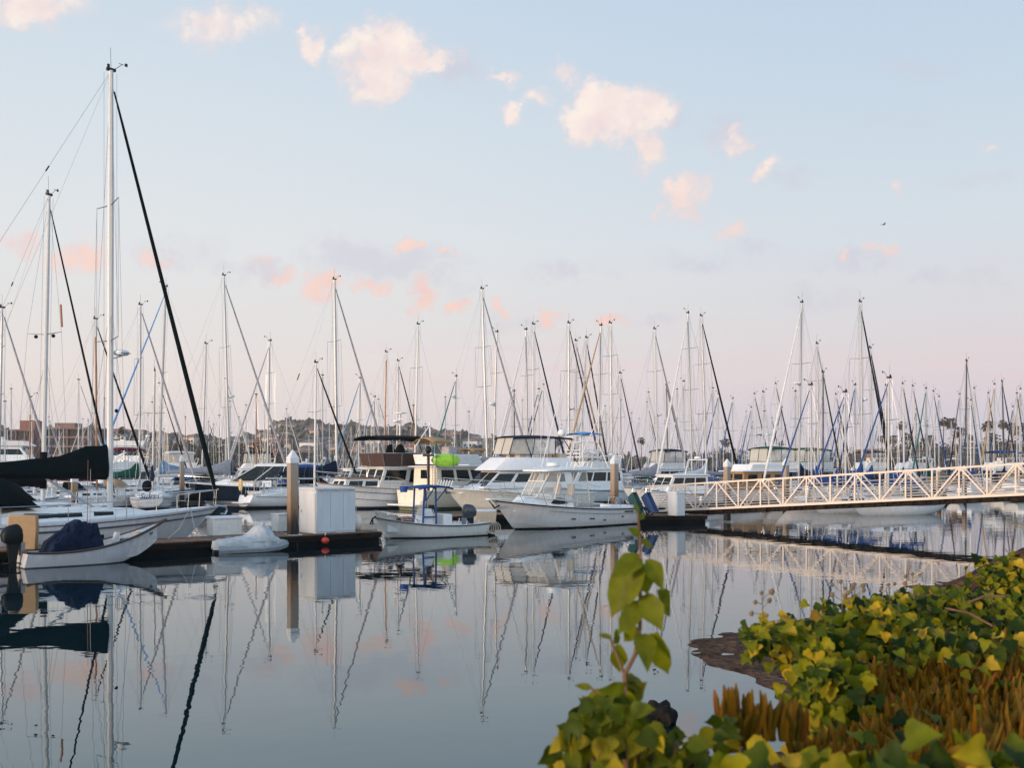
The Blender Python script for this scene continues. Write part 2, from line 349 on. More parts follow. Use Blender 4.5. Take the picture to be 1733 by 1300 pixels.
# ---------------------------------------------------------------- hulls
SAILP = [(0, 0), (.38, .05), (.68, .19), (.87, .42), (.96, .70), (1, 1)]
VP = [(0, 0), (.45, .16), (.84, .33), (.865, .36), (.92, .60), (.965, .80), (1, .97), (1.012, .985), (1, 1)]
FLATP = [(0, 0), (.72, .06), (.80, .14), (.90, .55), (1, 1)]
class Hull:
    def __init__(s, L, B, fs, fm, fb, draft=.35, tw=.6, rake=1., trake=.3, kind='sail', n=20, stern_lift=0., bow_lift=None, p=None, tmid=.45, up0=.62, upe=2.2):
        s.L, s.B, s.n, s.kind = L, B, n, kind
        prof = {'sail': SAILP, 'v': VP, 'flat': FLATP}[kind]
        s.prof = prof; p = p or {'sail': 2., 'v': 2.8, 'flat': 2.1}[kind]
        s.sheer = []; s.rings = []
        for i in range(n + 1):
            t = i / n
            h = tw + (1 - tw) * math.sin(math.pi / 2 * t / .42) if t < .42 else 1 - ((t - .42) / .58) ** p
            h = max(h, .014); b = B / 2 * h
            zs = fs * (t - tmid) * (t - 1) / tmid + fm * t * (t - 1) / (tmid * (tmid - 1)) + fb * t * (t - tmid) / (1 - tmid)
            up = max(0, (t - up0) / (1 - up0)); lo = max(0, (.35 - t) / .35)
            zk = -draft + (draft + (fb * .12 if bow_lift is None else bow_lift)) * up ** upe + (draft + stern_lift) * lo ** 1.5 * (1 if kind == 'sail' else 0)
            w = max(0, (t - .5) / .5) ** 1.6
            pts = []
            for fy, fz in prof:
                f2 = fy * (1 - w) + (fz ** (1.15 if kind == 'sail' else 1.5)) * w if fz <= .97 else fy
                x = L * (t - .5) - rake * (1 - fz) * max(0, (t - .5) / .5) ** 2 + trake * (1 - fz) * max(0, 1 - t * 6)
                pts.append((x, b * f2, zk + (zs - zk) * fz))
            s.sheer.append((L * (t - .5), b, zs))
            s.rings.append([(x, -y, z) for x, y, z in reversed(pts)] + pts[1:])
    def hull_mb(s):
        m = MB(); m.loft(s.rings, False, False); n = len(s.rings[0])
        m.f.append(tuple(range(n))); m.m.append(0)
        return m
    def deck_mb(s, drop=.03, inset=.02, camber=.05, t0=0., t1=1.):
        m = MB(); rows = []
        for i, (x, b, z) in enumerate(s.sheer):
            if not t0 <= i / s.n <= t1: continue
            bb = max(.005, b - inset)
            rows.append([(x, -bb, z - drop), (x, -bb * .5, z - drop + camber * b / s.B * 1.5), (x, 0, z - drop + camber * b / s.B * 2), (x, bb * .5, z - drop + camber * b / s.B * 1.5), (x, bb, z - drop)])
        return m.loft(rows, False, False)
    def at(s, t):
        k = min(s.n - 1e-6, max(0, t * s.n)); i = int(k); f = k - i
        return Vector(lerp(Vector(s.sheer[i]), Vector(s.sheer[i + 1]), f))
    def atx(s, x): return s.at(x / s.L + .5)
    def edge(s, side, t0=0., t1=1., dz=0., out=0., n=14):
        r = []
        for k in range(n + 1):
            v = s.at(lerp(t0, t1, k / n)); r.append(Vector((v.x, side * (v.y + out), v.z + dz)))
        return r
    def inner_mb(s, floor, inset=.05, t1=.93):
        """open boat: inner skin down to a floor"""
        m = MB(); rows = []
        for i, (x, b, z) in enumerate(s.sheer):
            if i == 0: x += .05
            if i / s.n > t1: continue
            bb = max(.01, b - inset); fb_ = max(.006, b * .72 - inset); fl = min(z - .03, max(floor, s.rings[i][len(s.prof) - 1][2] + .05))
            rows.append([(x, -bb, z - .005), (x, -fb_, fl), (x, 0, fl), (x, fb_, fl), (x, bb, z - .005)])
        m.loft(rows, False, False)
        m.f.append((0, 1, 2, 3, 4)); m.m.append(0)
        k = len(m.v); m.f.append((k - 5, k - 4, k - 3, k - 2, k - 1)); m.m.append(0)
        return m
def rail(root, pts, hgt, posts, r=.014, mat=None, name='guard_rail', mid=True, lean=0.):
    """stanchions and wires/tubes along deck edge points"""
    m = MB(); top = [p + Vector((0, 0, hgt)) for p in pts]
    m.tube(top, r, 5)
    if mid: m.tube([p + Vector((0, 0, hgt * .5)) for p in pts], r * .6, 4)
    for k in range(posts):
        f = k / max(1, posts - 1) * (len(pts) - 1); i = min(len(pts) - 2, int(f)); p = lerp(pts[i], pts[i + 1], f - i)
        m.bar(p, p + Vector((0, 0, hgt)), r, 5)
    return m.build(name, mat or STEEL, root)
def refine(rows, fu, fv, amp, freq, closed=True):
    """finer rows with ridged folds, for slack canvas"""
    out = []
    n = len(rows[0])
    for i in range((len(rows) - 1) * fu + 1):
        a, b = rows[min(i // fu, len(rows) - 1)], rows[min(i // fu + 1, len(rows) - 1)]; u = (i % fu) / fu; r = []
        cnt = n * fv if closed else (n - 1) * fv + 1
        for j in range(cnt):
            k = j // fv; v = (j % fv) / fv; k2 = (k + 1) % n if closed else min(k + 1, n - 1)
            p = lerp(lerp(Vector(a[k]), Vector(b[k]), u), lerp(Vector(a[k2]), Vector(b[k2]), u), v)
            q = p * freq; w = 1 - abs(noise.noise(Vector((q.x * 1.3, q.y, q.z * .8)) + Vector((2, 7, 1)))) * 2; w2 = noise.noise(q * 2.7)
            s = math.sin(math.pi * (i / ((len(rows) - 1) * fu))) ** .3 if 0 < i < (len(rows) - 1) * fu else 0
            r.append(p + Vector((0, noise.noise(q + Vector((5, 5, 5))) * amp, (w * .7 + w2 * .5 - .35) * amp)) * s)
        out.append(r)
    return out
# ---------------------------------------------------------------- sailing boats
COVER_NOTE = {}
def sailboat(label, top, bx, Y, d=1, hdg=None, jib='grey', cover='navy', mast='alu', hull=None, group=None, L=None, spr=(), radar=None, dodger=None, near=False, wide=1., bt=None,
             wood_top=0., tilt=None, flag=None, hullY=None, shape=None, cname=None, name='sailboat', lines=True, jr=None, mfrac=.07, cs=1., bup=0., blen=.40):
    Hm = Z_(top[1], Y)
    L = L or max(7.5, min(14.5, Hm / 1.42)); B = L * .31
    fb, fm, fs = .095 * L + .25, .072 * L + .18, .075 * L + .2
    h = R(hdg if hdg is not None else (41 if d > 0 else 221))
    ml = Vector((mfrac * L, 0, fm))
    mx = Vector((X_(bx, Y), Y, 0))
    loc = mx - Matrix.Rotation(h, 3, 'Z') @ Vector((ml.x, 0, 0))
    root = thing(name, label, 'sailboat', (loc.x, loc.y, 0), h, group)
    hl = Hull(L, B, fs, fm, fb, draft=.38, tw=.62, rake=.11 * L, trake=-.35 if shape == 'sugar' else .25, kind='sail', stern_lift=.22 if shape != 'sugar' else .1)
    ho = hl.hull_mb().build('hull', hull or H_WHITE, root)
    hl.deck_mb().build('deck', NONSKID, root)
    if near or lines:
        m = MB()
        for sd in (-1, 1): m.tube(hl.edge(sd, .02, .985, -.10, .012), .018, 4)
        m.build('rub_strake', TEAK if mast == 'wood' else M('navy_stripe', (.03, .05, .10)), root)
    # coachroof
    st = []
    for t, wf, hh in ((.36, .56, .30), (.42, .60, .42), (.60, .56, .36), (.74, .40, .22), (.80, .26, .03)):
        v = hl.at(t); st.append((v.x, v.y * wf, v.z - .04, hh * (1 + .02 * L)))
    rings = [[(x, -w, z), (x, -w * .86, z + hh * .86), (x, -w * .4, z + hh), (x, w * .4, z + hh), (x, w * .86, z + hh * .86), (x, w, z)] for x, w, z, hh in st]
    cab = MB().loft(rings, True, True).build('coachroof', W_GEL, root)
    wm = MB()
    for sd in (-1, 1):
        for i in (1, 2):
            r0, r1 = rings[i], rings[i + 1]
            q = (0, 1) if sd < 0 else (5, 4)
            a, b, c, dd = Vector(r0[q[0]]), Vector(r1[q[0]]), Vector(r1[q[1]]), Vector(r0[q[1]])
            for u0, u1 in (((.1, .42), (.55, .9)) if i == 1 else ((.1, .5),)):
                pts = [bil(a, b, c, dd, u, v) for u, v in ((u0, .35), (u1, .35), (u1, .75), (u0, .75))]
                if sd > 0: pts = [pts[1], pts[0], pts[3], pts[2]]
                wm.panel(*pts)
    wm.build('cabin_windows', GLASSD, cab)
    # spars
    off = Matrix.Rotation(-h, 3, 'Z') @ Vector(((top[0] - bx) * Y / F, 0, 0))
    mt = Vector((ml.x + off.x, off.y, Hm)); mb = Vector((ml.x, 0, fm - .1))
    r0 = .0125 * L * .5 * wide + .022
    mm = {'alu': ALU, 'white': WMAST, 'dark': DMAST, 'wood': VARN}[mast]
    if wood_top:
        k = lerp(mb, mt, 1 - wood_top)
        mo = MB().tube([mb, k], [r0, r0 * .9], 8).build('mast', mm, root)
        MB().tube([k, mt], [r0 * .88, r0 * .7], 8).build('mast_head', WMAST, mo)
    else:
        mo = MB().tube([mb, lerp(mb, mt, .7), mt], [r0, r0, r0 * .72], 8).build('mast', mm, root)
    m = MB(); sp = []
    for py in (spr or ((lerp(HY, top[1], .45), lerp(HY, top[1], .75)) if Hm > 13 else (lerp(HY, top[1], .52),))):
        z = Z_(py, Y); c = lerp(mb, mt, (z - mb.z) / (mt.z - mb.z)); w = .072 * L + .12
        for sd in (-1, 1):
            e = c + Vector((-.12, sd * w, .06)); m.bar(c, e, .026, 5, .016); sp.append((sd, e))
    m.build('spreaders', M('spreader_metal', (.13, .14, .15), .45, .2), mo)
    m = MB(); m.box(mt + Vector((0, 0, .04)), (.34, .12, .10)); m.bar(mt, mt + Vector((0, .05, .9)), .008, 4)
    m.bar(mt + Vector((.1, 0, .05)), mt + Vector((.42, 0, .34)), .010, 4); m.bar(mt + Vector((.30, 0, .36)), mt + Vector((.58, .05, .36)), .012, 4); m.box(mt + Vector((.6, .05, .38)), (.10, .02, .12))
    m.box(mt + Vector((-.1, 0, .16)), (.08, .08, .14))
    m.build('masthead_instruments', BLACK, mo)
    # standing rigging
    m = MB(); stern = Vector((-L / 2 + .15, 0, fs)); bow = Vector((L / 2 - .12, 0, fb + .05))
    rw = .0075 if near else .0085
    m.bar(mt, stern, rw, 3); m.bar(lerp(mb, mt, .98), bow, rw, 3)
    for sd in (-1, 1):
        ch = Vector((ml.x - .1, sd * B * .44, fm)); es = [e for s_, e in sp if s_ == sd]
        m.tube([ch] + es + [mt - Vector((0, 0, .1))], rw, 3)
        m.bar(ch + Vector((.3, 0, 0)), lerp(mb, mt, .5), rw, 3)
        m.bar(ch + Vector((-.4, 0, 0)), lerp(mb, mt, .48), rw, 3)
    m.bar(mb + Vector((-.2, .06, 1.2)), mt + Vector((-.25, .05, -.1)), rw, 3); m.bar(mb + Vector((.25, -.05, .6)), mt + Vector((.2, -.05, -.1)), rw, 3)
    m.build('rigging', WIRE, root)
    if flag:
        p = lerp(mt, stern, flag[0]); q = lerp(mt, stern, flag[0] + (.030 if flag[1] else .012))
        MB().bar(p, q, .05 if flag[1] else .028, 6).build('stay_marker', M('rust_orange', (.30, .09, .03)) if flag[1] else BLACK, root)
    # furled headsail
    if jib:
        jt = lerp(mb, mt, .955); jp = [lerp(bow + Vector((0, 0, .35)), jt + Vector((.12, 0, 0)), k) for k in (0, .05, .12, .3, .6, .9, 1)]
        rr = jr or (.052 + .0032 * L)
        jo = MB().tube(jp, [rr * q for q in (.5, 1.1, 1.3, 1.15, .9, .65, .4)], 7).build('furled_jib', CANV[jib], root)
        MB().lathe([(.05, 0), (.11, .03), (.11, .12), (.05, .15)], bow + Vector((-.05, 0, .1)), 8).build('furling_drum', BLACK, jo)
    # boom and mainsail cover
    bz = mb.z + 1.15 + .02 * L + bup; bl = blen * L
    b0 = Vector((ml.x - .12, 0, bz)); b1 = b0 + Vector((-bl, 0, .05))
    bo = MB().tube([b0, b1], .06, 7).build('boom', mm, root)
    if cover:
        rs = []
        for k, hh, ww in ((0, 1.25, .16), (.05, 1.15, .20), (.14, .78, .20), (.32, .52, .19), (.6, .42, .17), (.9, .30, .13), (1, .18, .07)):
            c = lerp(b0, b1, k); q = (.8 + .02 * L) * (cs if k > .1 else 1)
            rs.append([c + Vector((.04 if k == 0 else 0, ww * math.sin(a) * (1 if math.cos(a) < .3 else .55), -.10 + hh * q * (.5 + .5 * math.cos(a)) + .03 * math.sin(k * 40 + a))) for a in (2 * math.pi * j / 10 for j in range(10))])
        MB().loft(refine(rs, 4, 2, .05, 1.6) if near else rs).build('sail_cover', CANV[cover], bo)
    m = MB(); m.bar(b1, mt, .005, 3); m.bar(b1 + Vector((.3, 0, 0)), Vector((b1.x + .2, 0, fm + .35)), .02, 4); m.build('mainsheet', ROPE, bo)
    # cockpit: coaming, wheel, dodger
    v0, v1 = hl.at(.06), hl.at(.36)
    m = MB()
    for sd in (-1, 1): m.tube([(v0.x + .2, sd * v0.y * .62, v0.z), (lerp(v0.x, v1.x, .5), sd * v1.y * .62, v1.z + .16), (v1.x, sd * v1.y * .58, v1.z + .28)], [.08, .12, .10], 6)
    m.build('cockpit_coaming', W_GEL, root)
    m = MB(); wc = Vector((-.36 * L, 0, fs + .75)); m.tube([wc + Vector((0, .42 * math.cos(a), .42 * math.sin(a))) for a in (2 * math.pi * k / 12 for k in range(13))], .016, 4); m.bar(wc + Vector((.06, 0, -.75)), wc + Vector((.03, 0, .1)), .06, 6)
    m.build('steering_wheel', STEEL, root)
    if dodger:
        canopy(root, .36 * L - L / 2 - .1, .46 * L - L / 2 + .15, B * .62, st[1][2] + st[1][3] + .05, .62, dodger, 'dodger')
    for sd in (-1, 1): rail(root, hl.edge(sd, .05, .84, 0, -.06, 8), .62, 6, .010 if not near else .013)
    pe = [hl.at(t) for t in (.84, .92, .985)]
    m = MB(); tp = [Vector((p.x + .05, p.y - .05, p.z + .66)) for p in pe] + [Vector((pe[2].x + .1, -pe[2].y, pe[2].z + .68))] + [Vector((p.x + .05, -p.y + .05, p.z + .66)) for p in reversed(pe)]
    m.tube(tp, .016, 5)
    for p in pe:
        for sd in (-1, 1): m.bar((p.x, sd * (p.y - .03), p.z), (p.x + .05, sd * (p.y - .05), p.z + .66), .014, 5)
    m.build('pulpit', STEEL, root)
    pe = [hl.at(t) for t in (.05, .01)]
    m = MB(); m.tube([(pe[0].x, pe[0].y - .05, pe[0].z + .66), (pe[1].x, pe[1].y - .08, pe[1].z + .66), (pe[1].x, -pe[1].y + .08, pe[1].z + .66), (pe[0].x, -pe[0].y + .05, pe[0].z + .66)], .016, 5)
    for p in pe:
        for sd in (-1, 1): m.bar((p.x, sd * (p.y - .07), p.z), (p.x, sd * (p.y - .07), p.z + .66), .014, 5)
    m.build('pushpit', STEEL, root)
    if radar:
        z = Z_(radar, Y); c = lerp(mb, mt, (z - mb.z) / (mt.z - mb.z)) + Vector((r0 + .30, 0, 0))
        ro = MB().lathe([(.05, -.10), (.26, -.06), (.29, 0), (.27, .09), (.16, .14), (.02, .15)], c, 14).build('radar_dome', W_GEL, mo)
        MB().beam(c + Vector((-.34, 0, -.22)), c + Vector((0, 0, -.10)), .06, .05).build('radar_bracket', ALU, ro)
    return root, hl, dict(mt=mt, mb=mb, bow=bow, b0=b0, b1=b1, stern=stern, fm=fm, fs=fs, fb=fb, B=B, L=L, mast=mo, rings=rings)
def canopy(root, x0, x1, w, z0, h, col, name='bimini', closed_front=True):
    """dodger: canvas hood, low at the front, high aft"""
    rows = []
    for k, (f, hh) in enumerate(((0, 1.), (.3, 1.0), (.62, .86), (1, .05))):
        x = lerp(x0, x1, f); ww = w / 2 * (1 - .12 * f)
        rows.append([(x, ww * math.cos(a), z0 + h * hh * min(1, 1.25 * math.sin(a))) for a in (math.pi * j / 10 for j in range(11))])
    o = MB().loft(rows, False, False).build(name, CANV[col] if isinstance(col, str) else col, root)
    s = o.modifiers.new('thick', 'SOLIDIFY'); s.thickness = .02
    return o
def awning(root, x0, x1, w, z, mat, name='bimini', posts=None, crown=.16, side=.14, fw=1., lead=0.):
    """flat canvas top with a little crown and turned-down edges, on a tube frame"""
    rows = []
    for k in range(8):
        f = k / 7; x = lerp(x0, x1, f); ww = w / 2 * lerp(1, fw, f); zz = z - .10 * (2 * f - 1) ** 2 + lead * f
        rows.append([(x, -ww * 1.01, zz - side)] + [(x, ww * q, zz + crown * (1 - q * q)) for q in (-1, -.6, -.2, .2, .6, 1)] + [(x, ww * 1.01, zz - side)])
    o = MB().loft(rows, False, False).build(name, mat, root)
    s = o.modifiers.new('thick', 'SOLIDIFY'); s.thickness = .03
    if posts:
        m = MB()
        for (px, pz, py) in posts:
            for sd in (-1, 1):
                m.tube([(px, sd * py, pz), (lerp(x0, x1, .25), sd * w / 2 * .97, z - .08)], .018, 5); m.tube([(px, sd * py, pz), (lerp(x0, x1, .78), sd * w / 2 * .97 * lerp(1, fw, .78), z - .08)], .018, 5)
        m.build('awning_frame', STEEL, o)
    return o
# ---------------------------------------------------------------- motor boats
def house(root, name, mat, x0b, x1b, x0t, x1t, wb, wt, z0, z1, side=(), front=(), back=(), wf=.8, roof=.12, roofmat=None, glass=None, win='window', rz=.07, crown=.05, door=None):
    """superstructure block with raked ends; windows are panels on its faces"""
    yb0, yb1, yt0, yt1 = wb / 2, wb / 2 * wf, wt / 2, wt / 2 * wf
    A = [(x0b, -yb0, z0), (x1b, -yb1, z0), (x1b, yb1, z0), (x0b, yb0, z0)]
    T = [(x0t, -yt0, z1), (x1t, -yt1, z1), (x1t, yt1, z1), (x0t, yt0, z1)]
    o = MB().loft([A, T]).build(name, mat, root, bevel=.03)
    def wins(lst, a, b, c, d, nm):
        if not lst: return
        for (u0, u1, v0, v1) in lst:
            m = MB(); m.panel(*[bil(a, b, c, d, u, v) for u, v in ((u0, v0), (u1, v0), (u1, v1), (u0, v1))]); m.build(nm, glass or GLASSD, o)
    wins(side, A[0], A[1], T[1], T[0], win); wins([(1 - u1, 1 - u0, v0, v1) for u0, u1, v0, v1 in side], A[2], A[3], T[3], T[2], win)
    wins(front, A[1], A[2], T[2], T[1], 'windshield'); wins(back, A[3], A[0], T[0], T[3], win)
    if door:
        u0, u1, v0, v1 = door; m = MB(); m.panel(*[bil(A[3], A[0], T[0], T[3], u, v) for u, v in ((u0, v0), (u1, v0), (u1, v1), (u0, v1))], off=.02); m.build('door', W_OLD, o)
    if roof is not None:
        rr = []
        for k, (zz, e) in enumerate(((z1 - .01, 0), (z1, roof), (z1 + rz, roof * .9), (z1 + rz + crown, -.25))):
            rr.append([(x0t - e, -yt0 - e * .6, zz), (x1t + e, -yt1 - e * .6, zz), (x1t + e, yt1 + e * .6, zz), (x0t - e, yt0 + e * .6, zz)])
        MB().loft(rr).build('roof', roofmat or mat, o, bevel=.015)
    return o
def enclosure(root, x0, x1, x1t, w, z0, z1, mat, frame, wf=.75, name='clear_curtain'):
    """clear plastic side curtains with dark canvas edging under a bimini"""
    y0, y1 = w / 2, w / 2 * wf
    A = [Vector(p) for p in ((x0, -y0, z0), (x1, -y1, z0), (x1, y1, z0), (x0, y0, z0))]
    T = [Vector(p) for p in ((x0, -y0, z1), (x1t, -y1, z1), (x1t, y1, z1), (x0, y0, z1))]
    m = MB()
    for i in range(3):
        m.add([A[i], A[i + 1], T[i + 1], T[i]], [(0, 1, 2, 3)])
    o = m.build(name, mat, root, smooth=0)
    m = MB()
    for i in range(3):
        for a, b in ((A[i], T[i]), (A[i + 1], T[i + 1]), (A[i], A[i + 1]), (T[i], T[i + 1]), (lerp(A[i], A[i + 1], .5), lerp(T[i], T[i + 1], .5))): m.beam(a, b, .06, .03)
    m.build('curtain_edging', frame, o)
    return o
def bow_rail(root, hl, t0=.35, hgt=.62, posts=5, r=.014, fwd=.25):
    m = MB(); P = [hl.at(lerp(t0, .985, k / 10)) for k in range(11)]
    for sd in (-1, 1):
        tp = [Vector((p.x + fwd * (k / 10) ** 2, sd * max(.06, p.y - .10), p.z + hgt * min(1, .35 + k * .2))) for k, p in enumerate(P)]
        m.tube(tp, r, 5); m.tube([lerp(a, Vector((p.x, sd * max(.05, p.y - .1), p.z)), .5) for a, p in zip(tp[2:], P[2:])], r * .6, 4)
        for k in range(posts):
            i = 1 + int(k * 9 / max(1, posts - 1)); m.bar((P[i].x - .12, sd * max(.05, P[i].y - .08), P[i].z - .02), tp[i], r, 5)
    e = [Vector((P[10].x + fwd, sd * max(.06, P[10].y - .1), P[10].z + hgt)) for sd in (-1, 1)]; m.bar(e[0], e[1], r, 5)
    return m.build('bow_rail', STEEL, root)
def fender(root, p, l=.7, r=.13, mat=None, rope=.5):
    m = MB(); p = Vector(p); m.lathe([(.03, -l / 2), (r * .8, -l / 2 + .08), (r, -l * .2), (r, l * .2), (r * .8, l / 2 - .08), (.03, l / 2)], p, 10)
    o = m.build('fender', mat or W_GEL, root)
    if rope: MB().bar(p + Vector((0, 0, l / 2)), p + Vector((0, 0, l / 2 + rope)), .01, 4).build('fender_line', ROPE, o)
def outboard(root, loc, rz=0., cowl=None, sc=1., tilt=0., name='outboard_motor'):
    """cowl, midsection, bracket, gearcase, propeller; the cowl sits above the transom, +X forward"""
    o = bpy.data.objects.new(name, None); C.objects.link(o); o.parent = root; o.location = loc; o.rotation_euler = (0, tilt, rz); o.scale = (sc,) * 3
    rs = []
    for z, x0, x1, w in ((.0, -.26, .20, .15), (.06, -.36, .24, .19), (.24, -.40, .25, .21), (.42, -.36, .22, .20), (.54, -.26, .14, .16), (.58, -.16, .06, .10)):
        rs.append([((x0 + x1) / 2 + (x1 - x0) / 2 * math.copysign(abs(math.cos(a)) ** .6, math.cos(a)), w * math.copysign(abs(math.sin(a)) ** .7, math.sin(a)), z + .10 * (1 if z > .3 else 0) * math.cos(a) * .3) for a in (2 * math.pi * k / 14 for k in range(14))])
    MB().loft(rs).build('cowl', cowl or BLACK, o)
    m = MB(); m.loft([[(-.22, -.09, .0), (.14, -.09, .0), (.14, .09, .0), (-.22, .09, .0)], [(-.16, -.06, -.5), (.06, -.06, -.5), (.06, .06, -.5), (-.16, .06, -.5)], [(-.14, -.035, -.95), (.04, -.035, -.95), (.04, .035, -.95), (-.14, .035, -.95)]])
    m.box((-.10, 0, -.62), (.5, .24, .025)); m.build('midsection', BLACK, o)
    m = MB(); m.tube([(.14, 0, -.92), (.06, 0, -.92), (-.24, 0, -.92), (-.32, 0, -.92)], [.02, .06, .055, .02], 8); m.add([(-.04, 0, -.95), (-.2, 0, -.95), (-.2, 0, -1.15), (-.12, 0, -1.15)], [(0, 1, 2, 3)]); m.build('gearcase', BLACK, o)
    m = MB()
    for k in range(3):
        a = k * 2.094; m.panel((-.34, .03 * math.cos(a), -.92 + .03 * math.sin(a)), (-.31, .17 * math.cos(a - .3), -.92 + .17 * math.sin(a - .3)), (-.36, .18 * math.cos(a + .2), -.92 + .18 * math.sin(a + .2)), (-.37, .06 * math.cos(a + .6), -.92 + .06 * math.sin(a + .6)), .004, .004)
    m.build('propeller', STEEL, o)
    m = MB(); m.box((.22, 0, -.18), (.12, .26, .42)); m.bar((.18, .15, -.1), (-.1, .15, -.45), .025, 5); m.build('clamp_bracket', M('bracket_grey', (.25, .26, .27), .4, .5), o)
    return o
def hull_parts(root, L, B, fs, fm, fb, hm, n=20, rub=None, deck=True, **k):
    hl = Hull(L, B, fs, fm, fb, n=n, **k)
    hl.hull_mb().build('hull', hm, root)
    if deck: hl.deck_mb().build('deck', NONSKID, root)
    m = MB()
    for sd in (-1, 1): m.tube(hl.edge(sd, 0, .99, -.04, .012, 20), .035, 6)
    m.build('rub_rail', rub or RUBBER, root)
    return hl
def antenna(root, p, h, r=.018, name='antenna'):
    p = Vector(p); return MB().tube([p, p + Vector((0, 0, h * .4)), p + Vector((-.02 * h, 0, h))], [r, r * .7, r * .3], 5).build(name, W_GEL, root)
def dome(root, p, r=.28, h=.22, name='radar_dome'):
    return MB().lathe([(r * .7, 0), (r, h * .3), (r, h * .65), (r * .8, h * .92), (r * .1, h)], p, 14).build(name, W_GEL, root)
def motor_yacht(label, bow_px, Y, hdg, L=11., B=3.6, hm=None, group=None, fs=1.0, fm=1.15, fb=1.7, fly=True, bim='navy', encl=True, cat='motor boat', name='motor_yacht', tiers=1, low=False, sky=False, tower=False):
    """generic sedan/flybridge cruiser used for the boats farther back; bow_px: photo column of the bow"""
    h = R(hdg); bowp = Vector((X_(bow_px, Y), Y, 0)); loc = bowp - Matrix.Rotation(h, 3, 'Z') @ Vector((L / 2, 0, 0))
    root = thing(name, label, cat, (loc.x, loc.y, 0), h, group)
    hl = hull_parts(root, L, B, fs, fm, fb, hm or H_WHITE, kind='v', draft=.5, tw=.86, rake=.13 * L, trake=.1)
    z = fm - .03
    a = house(root, 'trunk_cabin', W_GEL, -.05 * L, .34 * L, -.05 * L, .22 * L, B * .72, B * .6, z - .05, z + .5, side=[(.5, .75, .35, .7)], wf=.55, roof=None)
    zt = z + (1.75 if not low else 1.35)
    hs = house(root, 'cabin', W_GEL, -.34 * L, .12 * L, -.33 * L, .03 * L, B * .80, B * .70, z - .02, zt,
               side=[(.06, .34, .45, .88), (.37, .64, .45, .88), (.67, .93, .45, .88)], front=[(.05, .48, .45, .9), (.52, .95, .45, .9)], back=[(.1, .45, .1, .85)], wf=.82, roof=.22)
    zr = zt + .12
    for k in range(1, tiers):
        hs = house(root, 'upper_cabin', W_GEL, -.30 * L, .02 * L, -.28 * L, -.04 * L, B * .7, B * .6, zr, zr + 1.8, side=[(.06, .45, .45, .85), (.5, .94, .45, .85)], front=[(.06, .48, .45, .88), (.52, .94, .45, .88)], wf=.8, roof=.3)
        zr += 1.95
    if fly:
        house(root, 'flybridge', W_GEL, -.30 * L, .02 * L, -.32 * L, -.03 * L, B * .68, B * .74, zr - .02, zr + .62, wf=.75, roof=None)
        m = MB()
        for yy in (-.4, .4): m.box((-.14 * L, yy, zr + .55), (.5, .5, .45)); m.box((-.14 * L - .25, yy, zr + .9), (.1, .5, .5))
        m.build('helm_seats', W_GEL, root)
        if bim:
            bz = zr + 1.85
            awning(root, -.30 * L, -.02 * L, B * .72, bz, CANV[bim], posts=[(-.2 * L, zr + .6, B * .35), (-.10 * L, zr + .6, B * .34)], fw=.9)
            if encl: enclosure(root, -.28 * L, -.02 * L, -.035 * L, B * .70, zr + .62, bz - .06, VINYLW, CANV[bim], wf=.8)
    elif bim:
        awning(root, -.46 * L, -.30 * L, B * .75, zt - .1, CANV[bim], posts=[(-.40 * L, fs, B * .4)])
    bow_rail(root, hl, .4, .7, 5)
    m = MB(); m.tube([(-.30 * L, -B * .36, zr), (-.33 * L, -B * .34, zr + 1.1), (-.33 * L, B * .34, zr + 1.1), (-.30 * L, B * .36, zr)], .05, 6); ar = m.build('radar_arch', W_GEL, root)
    if not bim or not fly: dome(ar, (-.33 * L, 0, zr + 1.14))
    antenna(root, (-.28 * L, B * .33, zr + .4), 3.6); antenna(root, (-.28 * L, -B * .33, zr + .4), 2.9)
    if tower:
        m = MB(); zt2 = zr + 3.2
        for sx, sy in ((-.22, -1), (-.22, 1), (-.06, -1), (-.06, 1)): m.bar((sx * L, sy * B * .34, zr), (-.14 * L + (sx + .14) * L * .5, sy * B * .2, zt2), .03, 5)
        for q in (.35, .7, 1.): m.tube([Vector((-.14 * L + e[0] * L * .08 * (1.4 - q * .8), e[1] * B * .34 * (1.3 - q * .6), zr + 3.2 * q)) for e in ((-1, -1), (1, -1), (1, 1), (-1, 1), (-1, -1))], .022, 4)
        m.build('tuna_tower', W_GEL, root)
        awning(root, -.19 * L, -.09 * L, B * .5, zt2 + .9, W_GEL, 'tower_top', posts=[(-.14 * L, zt2, B * .2)])
    m = MB(); m.box((-L / 2 - .3, 0, .25), (.7, B * .8, .08)); m.build('swim_platform', W_GEL, root, bevel=.02)
    fender(root, (.1 * L, -hl.atx(.1 * L).y - .12, .6)); fender(root, (-.2 * L, hl.atx(-.2 * L).y + .12, .6))
    return root, hl, zr
